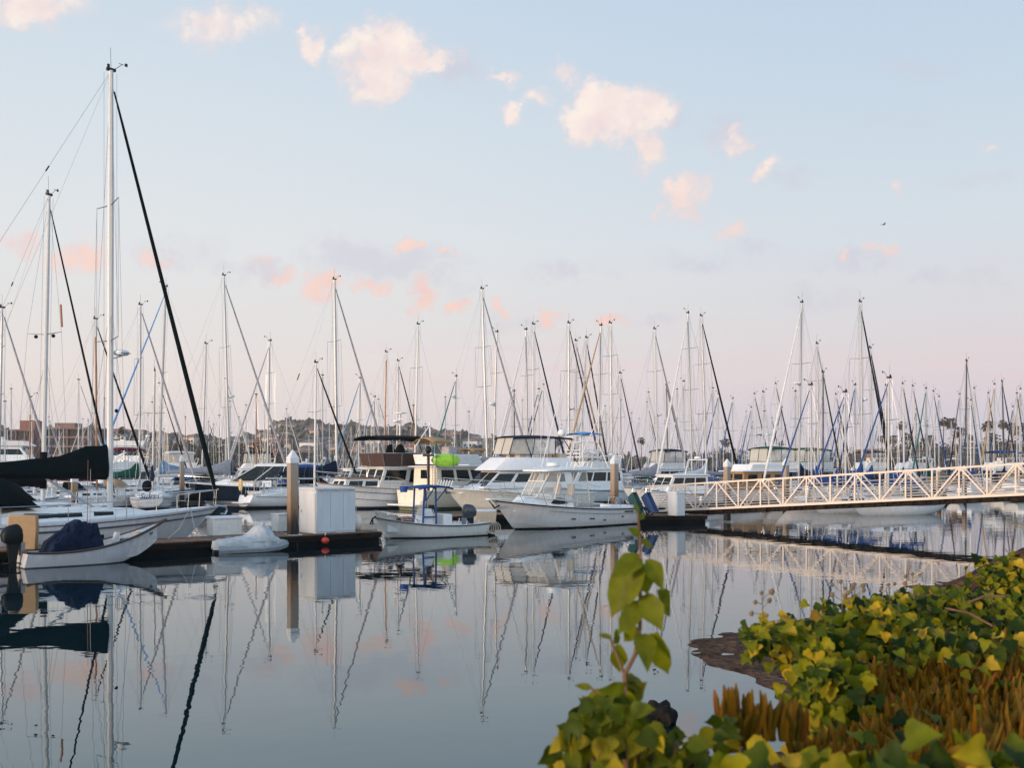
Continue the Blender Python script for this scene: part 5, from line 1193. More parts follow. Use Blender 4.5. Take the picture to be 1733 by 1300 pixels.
def walkaround():
    st = Vector((X_(1052, 56.2), 56.2)); bw = Vector((X_(834, 49.6), 49.6)); L = (bw - st).length; a = math.atan2(bw.y - st.y, bw.x - st.x); c = (st + bw) / 2
    t = thing('cuddy_cruiser', 'big white front motor boat with hardtop, bow pulpit and oval dark side window', 'motor boat', (c.x, c.y, 0), a)
    hm = hullmat('cuddy_hull', (.70, .665, .645), (.015, .02, .025), (.012, .016, .018), z0=.0, z1=.07, rough=.2)
    hl = hull_parts(t, L, 2.9, .92, 1.02, 1.52, hm, rub=BLACK, kind='v', draft=.45, tw=.88, rake=1.25, trake=-.10, p=2.7)
    for sd in (-1, 1):   # upper hull knuckle line and through-hulls
        MB().tube(hl.edge(sd, .02, .72, -.28, .012, 14), .012, 4).build('knuckle_line', M('grey_line', (.25, .25, .26)), t)
        m = MB()
        for x, dz in ((-3.4, -.45), (-1.9, -.62), (-1.0, -.55), (-.8, -.55), (.4, -.6), (.55, -.6)):
            v = hl.atx(x); m.box((x, sd * (v.y * .965), v.z + dz), (.07, .10, .06))
        m.build('through_hulls', BLACK, t)
    z = 1.02
    cb = house(t, 'cuddy_cabin', W_GEL, .1, 3.75, .1, 2.9, 2.2, 1.75, z - .1, z + .66, wf=.36, roof=None)
    for sd in (-1, 1):
        pts = [(.95 + .55 * math.cos(q) - (.12 if math.sin(q) > 0 else 0) * math.cos(q), 0, .29 + (.27 if math.sin(q) > 0 else .08) * math.sin(q)) for q in (2 * math.pi * k / 20 for k in range(20))]
        m = MB(); ring = [[], []]
        for x, _, dz in pts:
            f = (dz + .1) / .76; yb = lerp(1.1, 1.1 * .36, (x - .1) / 3.65); ytp = lerp(.875, .875 * .36, (x - .1) / 2.8); y = lerp(yb, ytp, max(0, min(1, f))) + .02
            ring[0].append((x, sd * (y - .05), z + dz)); ring[1].append((x, sd * y, z + dz))
        m.loft(ring).build('oval_window', GLASSD, cb)
    hm_ = MB(); hm_.box((2.4, 0, z + .66), (.55, .55, .05)); hm_.build('deck_hatch', M('smoked_hatch', (.03, .04, .05), .15), cb, bevel=.02)
    # windshield frame with clear curtains, hardtop
    fr = M('white_frame', (.70, .66, .62), .4, var=.05)
    zt = 2.95
    A = [(-1.0, -1.12, z + .25), (1.5, -.98, z + .5), (2.35, -.58, z + .62), (2.35, .58, z + .62), (1.5, .98, z + .5), (-1.0, 1.12, z + .25)]
    T = [(-.8, -1.05, zt - .05), (.95, -.92, zt - .05), (1.45, -.62, zt - .05), (1.45, .62, zt - .05), (.95, .92, zt - .05), (-.8, 1.05, zt - .05)]
    m = MB(); m.loft([A, T], False, False); m.build('clear_curtain', VINYL, t, smooth=0)
    m = MB()
    for p, q in zip(A, T): m.beam(p, q, .07, .05)
    for S_ in (A, T):
        for p, q in zip(S_, S_[1:]): m.beam(p, q, .05, .05)
    m.beam(lerp(Vector(A[2]), Vector(T[2]), .62), lerp(Vector(A[3]), Vector(T[3]), .62), .06, .05); m.beam(lerp(Vector(A[2]), Vector(A[3]), .5), lerp(Vector(T[2]), Vector(T[3]), .5), .05, .04)
    m.beam(lerp(Vector(A[0]), Vector(A[1]), .55), lerp(Vector(T[0]), Vector(T[1]), .5), .05, .04); m.beam(lerp(Vector(A[4]), Vector(A[5]), .45), lerp(Vector(T[4]), Vector(T[5]), .5), .05, .04)
    m.build('windshield_frame', fr, t)
    rr = []
    for k, (dx, zz, w) in enumerate(((0, zt, 1.0), (.10, zt + .04, 1.06), (.08, zt + .12, 1.04), (-.5, zt + .20, .8))):
        rr.append([(-1.3 - dx, -1.18 * w, zz), (1.1, -1.18 * w, zz), (1.85 + dx, -.85 * w, zz - .06), (1.95 + dx, 0, zz - .07), (1.85 + dx, .85 * w, zz - .06), (1.1, 1.18 * w, zz), (-1.3 - dx, 1.18 * w, zz), (-1.35 - dx, 0, zz)])
    ht = MB().loft(rr).build('hardtop', W_GEL, t)
    dome(ht, (.7, .1, zt + .19), .36, .26)
    m = MB()
    for k in range(7): y = -.9 + k * .3; m.bar((-1.3, y, zt + .1), (-1.45, y, zt + .46), .028, 6)
    m.build('rod_holders', W_GEL, ht)
    m = MB()
    for sd in (-1, 1): m.tube([(.4, sd * 1.14, zt), (.1, sd * 1.3, zt + .4), (-2.3, sd * 2.0, zt + 5.2)], [.03, .026, .012], 5)
    m.build('outriggers', W_GEL, ht)
    antenna(ht, (.1, .95, zt + .1), 2.8, .016); antenna(ht, (.1, -.95, zt + .1), 2.4, .016)
    # helm seats inside
    for y in (-.5, .5):
        m = MB(); m.box((0, y, 1.62), (.5, .5, .16)); m.box((-.22, y, 1.95), (.12, .5, .6)); m.box((0, y, 1.2), (.3, .3, .7)); m.build('helm_seat', M('beige_cushion', (.60, .50, .40), .7), t, bevel=.04)
    MB().box((1.2, 0, 1.5), (.5, 1.4, .5)).build('dash', W_GEL, t, bevel=.05)
    bow_rail(t, hl, .36, .60, 6, .017, .40)
    m = MB(); v = hl.at(.985)
    m.loft([[(v.x - .8, -.30, v.z - .01), (v.x + .50, -.17, v.z + .02), (v.x + .50, .17, v.z + .02), (v.x - .8, .30, v.z - .01)], [(v.x - .8, -.30, v.z + .07), (v.x + .50, -.17, v.z + .10), (v.x + .50, .17, v.z + .10), (v.x - .8, .30, v.z + .07)]]).build('bow_pulpit', W_GEL, t, bevel=.02)
    m = MB(); q = Vector((v.x + .15, 0, v.z - .02)); m.bar(q + Vector((.25, 0, 0)), q + Vector((-.1, 0, -.30)), .03, 5); m.tube([q + Vector((-.22, .26, -.22)), q + Vector((-.12, 0, -.36)), q + Vector((-.22, -.26, -.22))], .045, 5); m.build('anchor', BLACK, t)
    # low aft gunwale, cockpit and engines
    m = MB(); m.box((-L / 2 + .35, 0, .95), (.5, 2.2, .22)); m.build('transom_bench', W_GEL, t, bevel=.04)
    for y in (-.42, .42): outboard(t, (-L / 2 - .22, y, .86), 0, M('grey_cowl', (.16, .19, .22), .3, coat=.4), .95)
    for sd in (-1, 1):
        v = hl.at(.07); mt = Matrix.Translation((v.x + .25, sd * (hl.atx(v.x + .25).y + .004), v.z - .19)) @ Matrix.Rotation(R(90), 4, 'X')
        if sd > 0: mt = Matrix.Translation((v.x + .25, sd * (hl.atx(v.x + .25).y + .004), v.z - .19)) @ Matrix.Rotation(R(180), 4, 'Z') @ Matrix.Rotation(R(90), 4, 'X')
        text_mesh('maker_lettering', 'GRADY-WHITE', .11, BLACK, t, mt, extrude=.02)
    m = MB(); m.tube([(-2.4, -1.12, 1.0), (-2.5, -1.15, 1.55), (-3.2, -1.2, 1.5), (-3.4, -1.2, .95)], .02, 5); m.tube([(-2.4, 1.12, 1.0), (-2.5, 1.15, 1.55), (-3.2, 1.2, 1.5), (-3.4, 1.2, .95)], .02, 5); m.build('cockpit_rail', STEEL, t)
console_boat(); walkaround()
# ---------------------------------------------------------------- second row of motor boats
def navy_express():
    Y = 86; a = R(190); L = 12.5; b = Vector((X_(304, Y), Y)); c = b - Vector((math.cos(a), math.sin(a))) * L / 2
    t = thing('express_cruiser', 'navy hulled express cruiser with white deck and long dark windshield', 'motor boat', (c.x, c.y, 0), a)
    hl = hull_parts(t, L, 3.9, 1.25, 1.45, 1.86, H_NAVY, rub=W_GEL, kind='v', draft=.5, tw=.86, rake=1.9, trake=-.2)
    z = 1.45
    house(t, 'foredeck_cabin', W_GEL, -1.5, 4.6, -1.5, 2.4, 3.1, 2.5, z - .05, z + .62, wf=.35, roof=None)
    cb = house(t, 'cabin', GLASSD, -4.0, 2.0, -3.6, -.1, 3.0, 2.5, z + .5, z + 1.72, wf=.7, roof=.12, roofmat=W_GEL, rz=.10, crown=.14)
    m = MB()
    for sd in (-1, 1):
        for x0, x1 in ((1.85, -.15), (-.1, -1.6), (-2.2, -2.6)): m.beam((x0, sd * lerp(1.5, 1.06, (x0 + 4) / 6), z + .5), (x1, sd * lerp(1.24, .90, (x1 + 3.6) / 3.5), z + 1.72), .07, .06)
    m.beam((2.0, 0, z + .52), (-.1, 0, z + 1.72), .06, .06); m.build('window_mullions', W_GEL, cb)
    enclosure(t, -5.4, -3.7, -3.4, 2.7, z + .5, z + 1.7, CANV['navy'], CANV['navy'], wf=1., name='aft_canopy')
    awning(t, -5.5, -3.3, 2.8, z + 1.75, CANV['blue'], 'aft_top')
    bow_rail(t, hl, .45, .55, 6)
    m = MB(); m.box((-L / 2 - .3, 0, .35), (.8, 3.2, .1)); m.build('swim_platform', W_GEL, t)
    antenna(t, (-3.2, 1.0, z + 1.9), 2.2)
def trawler():
    a = R(221.5); L = 12.0; Ps = Vector((-10.3, 77.0)); d = Vector((math.cos(a), math.sin(a))); b = Ps + d * 5.4; c = b - d * L / 2
    t = thing('trawler', 'white trawler yacht with brown canvas flybridge screens and large black bimini', 'motor boat', (c.x, c.y, 0), a)
    hl = hull_parts(t, L, 4.1, 1.35, 1.45, 2.0, H_WHITE, rub=TEAK, kind='v', draft=.6, tw=.85, rake=1.1, trake=.1, p=3.2)
    m = MB()
    for sd in (-1, 1): m.tube(hl.edge(sd, .02, .94, -.42, .006), .022, 4); m.tube(hl.edge(sd, .02, .9, -.95, -.09), .018, 4)
    m.build('hull_stripes', BLACK, t)
    z = 1.5
    lo = house(t, 'forward_cabin', W_OLD, 0, 4.3, 0, 3.9, 3.1, 2.9, z - .1, z + .75, side=[(.06, .30, .35, .8), (.36, .6, .35, .8), (.66, .92, .35, .8)], front=[(.1, .45, .35, .8), (.55, .9, .35, .8)], wf=.6, roof=.06, roofmat=TEAK)
    hs = house(t, 'wheelhouse', W_OLD, -5.0, 1.6, -5.0, 1.0, 3.5, 3.4, z - .05, z + 1.55, side=[(.05, .28, .42, .9), (.34, .60, .30, .92), (.66, .96, .42, .9)], front=[(.03, .30, .42, .92), (.36, .64, .30, .94), (.70, .97, .42, .92)], back=[(.1, .42, .08, .9)], wf=.92, roof=.3, roofmat=W_OLD)
    z2 = z + 1.68
    br = MB(); w0, w1 = 1.75, 1.55
    pts = [(-4.4, -w0), (-.4, -w0), (1.0, -w1), (1.25, 0), (1.0, w1), (-.4, w0), (-4.4, w0)]
    br.loft([[(x, y, z2) for x, y in pts], [(x + (.25 if x > 0 else 0), y * 1.04, z2 + .98) for x, y in pts]], False, False)
    o = br.build('weather_cloth', CANV['brown'], t, smooth=0); s = o.modifiers.new('t', 'SOLIDIFY'); s.thickness = .03
    m = MB(); m.tube([(x + (.25 if x > 0 else 0), y * 1.04, z2 + 1.0) for x, y in pts], .022, 5)
    for x, y in pts: m.bar((x, y, z2), (x + (.25 if x > 0 else 0), y * 1.04, z2 + 1.0), .02, 5)
    m.build('flybridge_rail', STEEL, t)
    for y in (-.6, .7):
        rows = [[(-1.0 + .42 * s * math.cos(q), y + .36 * s * math.sin(q), z2 + .1 + h) for q in (2 * math.pi * k / 10 for k in range(10))] for s, h in ((1, 0), (1, .7), (.9, 1.2), (.6, 1.5), (.2, 1.62))]
        MB().loft(rows).build('covered_chair', CANV['black'], t)
    MB().loft([[(-4.2, -1.4, z2 + .05), (-2.6, -1.4, z2 + .05), (-2.6, 1.0, z2 + .05), (-4.2, 1.0, z2 + .05)], [(-4.0, -1.2, z2 + .95), (-2.8, -1.2, z2 + 1.1), (-2.8, .8, z2 + 1.1), (-4.0, .8, z2 + .95)]]).build('covered_tender', CANV['grey'], t, bevel=.1)
    awning(t, -4.6, 1.7, 3.5, z2 + 2.25, CANV['black'], 'bimini', posts=[(-3.2, z2 + .1, 1.7), (.2, z2 + .1, 1.6)], side=.2, fw=.92)
    m = MB(); m.bar((-1.4, 0, z2), (-1.5, 0, z2 + 4.1), .09, 8, .06); m.beam((-1.5, -.5, z2 + 3.7), (-1.5, .5, z2 + 3.7), .06, .05); m.box((-1.5, 0, z2 + 4.15), (.5, 1.1, .08)); m.build('signal_mast', W_OLD, t)
    dome(t, (-1.1, 0, z2 + 3.4), .26, .2)
    bow_rail(t, hl, .30, .85, 7, .018)
    fender(t, (-1.8, hl.atx(-1.8).y + .16, .95), .95, .20, CANV['black'], .5)
    m = MB(); m.tube([(2.2, -1.0, z + .9), (2.2, -.9, z + 1.7), (2.2, .9, z + 1.7), (2.2, 1.0, z + .9)], .02, 5); m.build('boat_deck_rail', STEEL, t)
def cream_sedan():
    a = R(41); L = 10.6; Y = 74; s = Vector((X_(694, Y), Y)); d = Vector((math.cos(a), math.sin(a))); c = s + d * L / 2
    t = thing('sedan_cruiser', 'cream sterned sedan cruiser with swim platform beside the trawler', 'motor boat', (c.x, c.y, 0), a)
    hl = hull_parts(t, L, 3.7, 1.42, 1.40, 1.75, H_CREAM, rub=W_GEL, kind='v', draft=.6, tw=.92, rake=1.2, trake=.0)
    m = MB(); m.box((-L / 2 - .42, 0, .34), (.9, 3.5, .12)); m.build('swim_platform', W_GEL, t, bevel=.03)
    m = MB()
    for y0, y1 in ((-1.5, -.62), (-.5, .5), (.62, 1.5)): m.box((-L / 2 - .015, (y0 + y1) / 2, .92), (.03, y1 - y0, .74))
    m.build('transom_doors', CREAM, t, bevel=.012)
    z = 1.38
    hs = house(t, 'cabin', CREAM, -3.9, 1.2, -3.9, .5, 3.2, 2.9, z - .05, z + 1.75, side=[(.08, .34, .42, .88), (.4, .66, .42, .88), (.72, .95, .42, .88)], front=[(.05, .48, .4, .9), (.52, .95, .4, .9)], back=[(.30, .66, .52, .88)], wf=.85, roof=.42, roofmat=W_GEL)
    m = MB()
    for k in range(7): m.box((-4.05, -1.28, z + .3 + k * .2), (.05, .36, .04))
    for y in (-1.46, -1.10): m.bar((-4.07, y, z), (-4.07, y, z + 1.9), .025, 5)
    m.build('ladder', M('warm_ladder', (.50, .40, .30), .6), t)
    z2 = z + 1.95
    house(t, 'flybridge', W_GEL, -3.8, .7, -3.95, .2, 2.9, 3.1, z2, z2 + .75, wf=.8, roof=None)
    m = MB(); m.box((-1.2, .5, z2 + .95), (.6, .9, .7)); m.box((-2.2, -.5, z2 + .95), (.6, .9, .8)); m.build('covered_seats', CANV['grey'], t, bevel=.12)
    awning(t, -4.2, -2.4, 2.4, z2 + 1.75, CANV['tan'], 'bimini', posts=[(-3.3, z2 + .7, 1.3)], crown=.32, side=.2)
    m = MB(); m.bar((-2.6, 1.1, z2 + .6), (-2.7, 1.1, z2 + 3.2), .07, 7); m.bar((-2.7, 1.1, z2 + 3.0), (-4.6, .2, z2 + 1.4), .05, 6); m.build('boom_crane', W_GEL, t)
    # pole with loudhailer and lamp at the port quarter
    m = MB(); m.bar((-4.7, -1.45, z), (-4.7, -1.45, z + 2.6), .11, 8); m.beam((-4.7, -2.0, z + 2.6), (-4.7, -.9, z + 2.6), .22, .14); m.build('stern_post', BLACK, t)
    MB().ball((-4.7, -1.45, z + 3.0), (.24, .24, .30), 10, 8).build('searchlight', BLACK, t)
    # tender on the flybridge and the green float slung beside it
    m = MB(); m.tube([(1.0, -.9, z + 2.2), (2.6, -.9, z + 2.25), (3.4, 0, z + 2.35), (2.6, .9, z + 2.25), (1.0, .9, z + 2.2)], .27, 9); m.build('tender', CANV['grey'], t)
    bow_rail(t, hl, .4, .7, 5)
    k = thing('lime_kayak', 'lime green kayak slung on its side across the sedan cruiser flybridge', 'kayak', (X_(754, 73.4), 73.4, Z_(779, 73.4)), R(-6))
    rows = []
    for i in range(13):
        f = i / 12; x = -1.08 + 2.16 * f; w = math.sqrt(max(.0, 1 - (2 * f - 1) ** 2)) ** .95 + .03
        rows.append([(x, .15 * w * math.cos(q), .46 * w * math.sin(q)) for q in (2 * math.pi * j / 14 for j in range(14))])
    MB().loft(rows).build('hull', M('lime_plastic', (.20, .48, .03), .45, var=.25, scale=6), k)
    rows = []
    for i in range(9):
        f = i / 8; x = -.72 + 1.44 * f; w = math.sqrt(max(.0, 1 - (2 * f - 1) ** 2)) + .03
        rows.append([(x, -.125 + .045 * w * math.cos(q), -.02 + .20 * w * math.sin(q)) for q in (2 * math.pi * j / 10 for j in range(10))])
    MB().loft(rows).build('cockpit_rim', M('lime_shade_plastic', (.20, .46, .02), .5, var=.3, scale=9), k)
    m = MB()
    for x in (-.6, .6): m.tube([(x, -.2, .5), (x, -.28, 0), (x, -.2, -.5), (x, .26, -.45)], .02, 4)
    m.build('strap', BLACK, k)
def flybridge():
    a = R(216); L = 12.2; Y = 69.5; b = Vector((X_(752, Y), Y)); d = Vector((math.cos(a), math.sin(a))); c = b - d * L / 2
    t = thing('flybridge_cruiser', 'white flybridge cruiser with black edged clear enclosure and raked dark windshield', 'motor boat', (c.x, c.y, 0), a)
    hm = hullmat('flybridge_hull', (.72, .68, .60), (.02, .025, .03), (.3, .24, .16), z0=.02, z1=.10)
    hl = hull_parts(t, L, 4.1, 1.25, 1.30, 1.72, hm, rub=W_GEL, kind='v', draft=.5, tw=.88, rake=1.5, trake=0, p=3.)
    z = 1.32
    house(t, 'foredeck_cabin', W_GEL, -.5, 5.2, -.5, 3.6, 3.3, 2.7, z - .05, z + .62, wf=.34, roof=None)
    cb = house(t, 'cabin', W_GEL, -4.2, 3.7, -4.0, 2.2, 3.4, 2.9, z + .3, z + 1.52, side=[(.10, .38, .35, .85), (.44, .72, .35, .85), (.76, .97, .35, .85)], front=[(.02, .48, .12, .92), (.52, .98, .12, .92)], wf=.78, roof=None)
    z2 = z + 1.52
    rr = []
    for dx, zz, w in ((0, z2, 1.0), (.30, z2 + .06, 1.1), (-.55, z2 + .66, 1.0), (-1.0, z2 + .98, .93)):
        rr.append([(-4.2, -1.5 * w, zz), (1.0, -1.5 * w, zz), (2.5 + dx, -1.15 * w, zz), (2.7 + dx, 0, zz), (2.5 + dx, 1.15 * w, zz), (1.0, 1.5 * w, zz), (-4.2, 1.5 * w, zz)])
    MB().loft(rr).build('flybridge', W_GEL, t, bevel=.04)
    zf = z2 + .98
    m = MB()
    for x, y in ((0, -.55), (0, .55)): m.box((x, y, zf + .15), (.55, .6, .5)); m.box((x - .3, y, zf + .55), (.12, .6, .6))
    m.box((-3.6, 0, zf + .1), (.6, 2.2, .45)); m.build('helm_seats', M('beige_cushion', (.60, .50, .40), .7), t, bevel=.05)
    zb = zf + 1.42
    enclosure(t, -2.6, 1.3, .9, 2.75, zf + .22, zb, VINYLW, CANV['black'], wf=.74)
    m = MB()
    for sd in (-1, 1): m.bar((1.2, sd * 1.0, zf), (1.2, sd * 1.0, zf + .34), .03, 5); m.bar((-2.4, sd * 1.3, zf), (-2.4, sd * 1.3, zf + .34), .03, 5); m.tube([(-.6, sd * 1.2, zf), (-.2, sd * 1.24, zf + .8), (0, sd * 1.22, zb)], .03, 5); m.bar((-4.9, sd * 1.35, zf - .6), (-3.4, sd * 1.32, zb), .03, 5)
    m.build('enclosure_frame', CANV['black'], t)
    awning(t, -4.3, 1.05, 2.9, zb + .08, CANV['navy'], 'bimini', crown=.14, side=.10, fw=.8)
    m = MB(); m.tube([(-3.9, -1.45, z2 + .6), (-4.3, -1.35, zb + .1), (-4.3, 1.35, zb + .1), (-3.9, 1.45, z2 + .6)], .06, 7); ar = m.build('radar_arch', W_GEL, t)
    MB().ball((-4.3, 0, zb + .45), .30, 12, 9).build('satellite_ball', W_GEL, ar)
    bow_rail(t, hl, .38, .68, 7, .018, .3)
    m = MB(); v = hl.at(.985); m.loft([[(v.x - .9, -.35, v.z), (v.x + .35, -.18, v.z + .02), (v.x + .35, .18, v.z + .02), (v.x - .9, .35, v.z)], [(v.x - .9, -.35, v.z + .09), (v.x + .35, -.18, v.z + .1), (v.x + .35, .18, v.z + .1), (v.x - .9, .35, v.z + .09)]]); m.build('bow_pulpit', W_GEL, t, bevel=.02)
    m = MB(); q = Vector((v.x + .05, 0, v.z - .1)); m.tube([q + Vector((.1, 0, 0)), q + Vector((-.05, 0, -.3)), q + Vector((-.2, .25, -.2))], .05, 5); m.tube([q + Vector((-.05, 0, -.3)), q + Vector((-.2, -.25, -.2))], .05, 5); m.build('anchor', BLACK, t)
    for sd in (-1, 1): antenna(t, (-1.2, sd * 1.45, z2 + .3), 3.4, .02)
    m = MB(); m.box((-L / 2 - .4, 0, .35), (.9, 3.5, .1)); m.build('swim_platform', W_GEL, t)
    m = MB()
    for k in range(7): m.box((-2.4 + k * .16, -1.455, z2 + .42), (.10, .03, .07)); m.box((-2.4 + k * .16, 1.455, z2 + .42), (.10, .03, .07))
    m.build('side_lettering', BLACK, t)
navy_express(); trawler(); cream_sedan(); flybridge()
def tower_boat():
    root, hl, zr = motor_yacht('sportfisher with a tall white tuna tower and bright blue tower top', 872, 84, 214, 12.5, 4.2, fly=True, bim=None, hm=H_WHITE)
    m = MB(); H = Z_(733, 84 + 6) - .1; cx = -.8
    for sx, sy in ((-1.7, -1), (-1.7, 1), (1.1, -1), (1.1, 1)): m.tube([(cx + sx, sy * 1.6, zr), (cx + sx * .75, sy * 1.15, (zr + H) / 2), (cx + sx * .55, sy * .85, H - .6)], .05, 6)
    for q in (.3, .52, .74, .93):
        k = 1 - q * .5; zz = lerp(zr, H, q); P = [Vector((cx + e[0] * 1.4 * k, e[1] * 1.55 * k, zz)) for e in ((-1, -1), (1, -1), (1, 1), (-1, 1))]
        for i in range(4): m.bar(P[i], P[(i + 1) % 4], .035, 5)
    for k in range(10): zz = lerp(zr, H, .1 * k); m.bar((cx - 1.3 + .05 * k, -.25, zz), (cx - 1.3 + .05 * k, .25, zz), .02, 4)
    m.build('tuna_tower', W_GEL, root)
    m = MB(); zp = lerp(zr, H, .42); m.box((cx, 0, zp), (2.1, 2.2, .1)); m.box((cx + .1, 0, zr + 1.9 - .9), (2.4, 2.6, .1)); m.build('tower_platform', W_GEL, root, bevel=.02)
    awning(root, cx - 1.5, cx + .95, 2.1, H, CANV['sky blue'], 'tower_top', crown=.12, side=.10)
    m = MB()
    for k in range(9): y = -1.6 + k * .4; m.bar((cx - 2.6, y, zr + .4), (cx - 2.75, y, zr + .95), .03, 5)
    m.build('rod_rack', W_GEL, root)
tower_boat()
# ---------------------------------------------------------------- sailing boats behind
def YH(top, Hm): return (Hm - EH) * F / (HY - top)
def storm():
    root, hl, I = sailboat('white sailboat showing a round stern lettered in dark script', (262, 628), 258, 77, hdg=107, jib=None, cover='navy', L=10., spr=(700,), mfrac=.02, hull=H_WHITE, near=True)
    text_mesh('stern_lettering', 'Storm', .52, CANV['navy'], root, Matrix.Translation((-5.0 - .0, 0, 1.02)) @ Matrix.Rotation(R(-90), 4, 'Z') @ Matrix.Rotation(R(90), 4, 'X'), shear=.45, extrude=.05)
    m = MB(); m.ball((-4.6, .15, 1.75), (.28, .35, .42), 10, 8); m.build('covered_grill', CANV['black'], root)
def sugarscoop():
    a = 44; Y = 76
    root, hl, I = sailboat('white sloop showing its open sugar scoop stern to the camera', (535, 614), 532, 80, hdg=a, jib='dark green', cover=None, L=10.5, shape='sugar', mast='white', near=True)
    L = I['L']; tr = hl.rings[0]
    m = MB(); m.box((-L / 2 - .35, 0, .42), (.9, 1.7, .10)); m.build('boarding_step', W_GEL, root, bevel=.05)
    m = MB(); m.box((-L / 2 + .0, .1, .95), (.1, .34, .36)); m.build('stern_locker', BLACK, root)
    lb = MB(); lb.tube([(-L / 2 + .2, 1.25 + .12 * math.cos(q), 1.75 + .38 * math.sin(q)) for q in (2 * math.pi * k / 16 for k in range(17))], .10, 8)
    lb.build('horseshoe_lifebuoy', M('yellow_cream_vinyl', (.70, .48, .20), .6), root)
    for k, (x, y) in enumerate(((-4.4, -.4), (-4.2, .5))): MB().lathe([(.05, 0), (.2, .05), (.22, .3), (.1, .42), (.02, .44)], (x, y, 1.65), 10).build('covered_winch', CANV['grey'], root)
storm(); sugarscoop()
G = None
